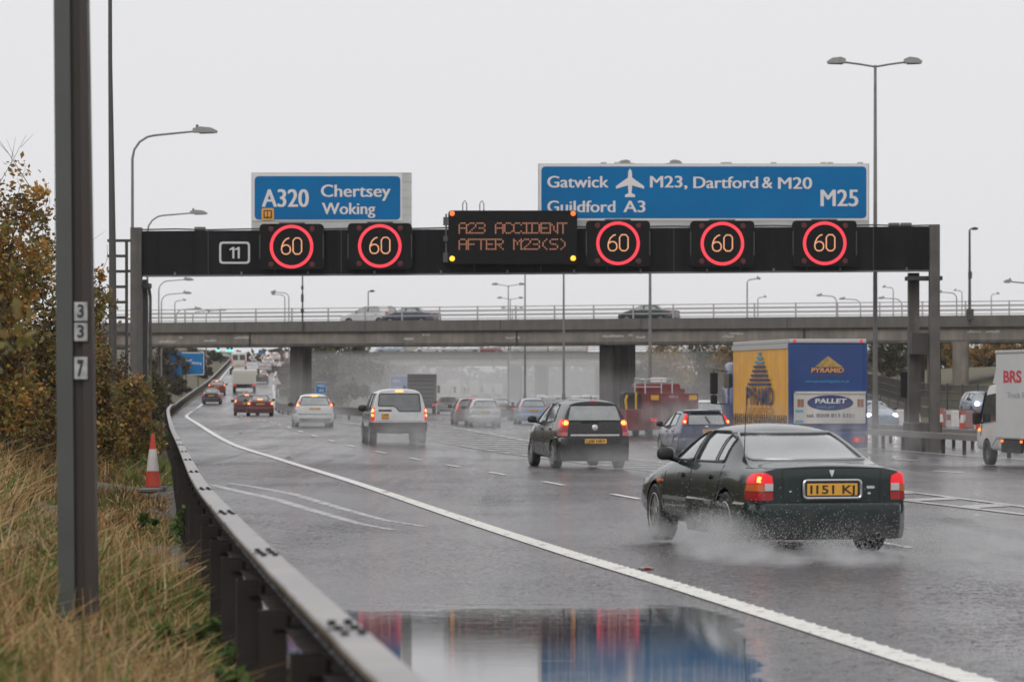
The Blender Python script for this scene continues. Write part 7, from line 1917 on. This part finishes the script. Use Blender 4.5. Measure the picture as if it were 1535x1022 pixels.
V = (C[:, None, :] + st).reshape(-1, 3); Fq = (np.arange(n)[:, None, None] * 6 + octf[None]).reshape(-1, 3)
o = np_mesh('water_drops', V, Fq, mat('water_drop', (.86, .87, .88), .15, trans=.25), nper=3); tag(o, 'bright water drops splashing up behind the green saloon', kind='stuff')
# wet road mist over the main carriageway under the bridges, then the thin haze over everything
m_ = MB(); yy = [215, 240, 280, 330, 390, 450, 520]; vs = []
for y in yy:
    for x in (mainl(y) - 9, cen(y) + 17):
        for z in (gz(cen(y), y) - .5, gz(cen(y), y) + (2.2 + 3.2 * sstep(215, 280, y))): vs.append((x, y, z))
fs = [(0, 2, 3, 1)]; k = len(yy)
for i in range(k - 1):
    a = i * 4; b = a + 4; fs += [(a, a+1, b+1, b), (a+2, b+2, b+3, a+3), (a+1, a+3, b+3, b+1), (a, b, b+2, a+2)]
fs.append(((k-1)*4, (k-1)*4+1, (k-1)*4+3, (k-1)*4+2)); m_.add(vs, fs)
tag(m_.build('spray', vol_mat('road_mist', .0058, noise=False, col=(.99, .99, .99))), 'pale mist of tyre spray hanging over the main lanes under the bridges', kind='stuff')
m_ = MB(); m_.box(-760, 760, -60, 2700, -14, 24)
tag(m_.build('haze', vol_mat('rain_haze', .00015, noise=False, col=(.97, .97, .98))), 'thin grey rain haze over the whole scene', kind='stuff')

# ================================================================== CAMERA
cam = bpy.data.cameras.new('camera'); co = bpy.data.objects.new('camera', cam); COL.objects.link(co)
cam.sensor_width = 36; cam.lens = F / 1535 * 36; cam.shift_y = (HY - 511) / 1535; cam.shift_x = 0
cam.clip_start = .1; cam.clip_end = 5000
co.location = (0, 0, CAMZ); co.rotation_euler = (PI / 2, 0, 0)
cam.dof.use_dof = True; cam.dof.focus_distance = 48; cam.dof.aperture_fstop = 4.5
SC.camera = co
SC.view_settings.view_transform = 'Standard'; SC.view_settings.look = 'None'; SC.view_settings.exposure = 0; SC.view_settings.gamma = 1
SC.render.engine = 'CYCLES'
cy = SC.cycles; cy.use_denoising = True; cy.max_bounces = 10; cy.transparent_max_bounces = 24; cy.volume_bounces = 4; cy.diffuse_bounces = 3; cy.glossy_bounces = 4
cy.volume_step_rate = 2.0; cy.volume_max_steps = 128; cy.sample_clamp_indirect = 6; cy.caustics_reflective = False; cy.caustics_refractive = False
try: cy.denoiser = 'OPENIMAGEDENOISE'
except Exception: pass
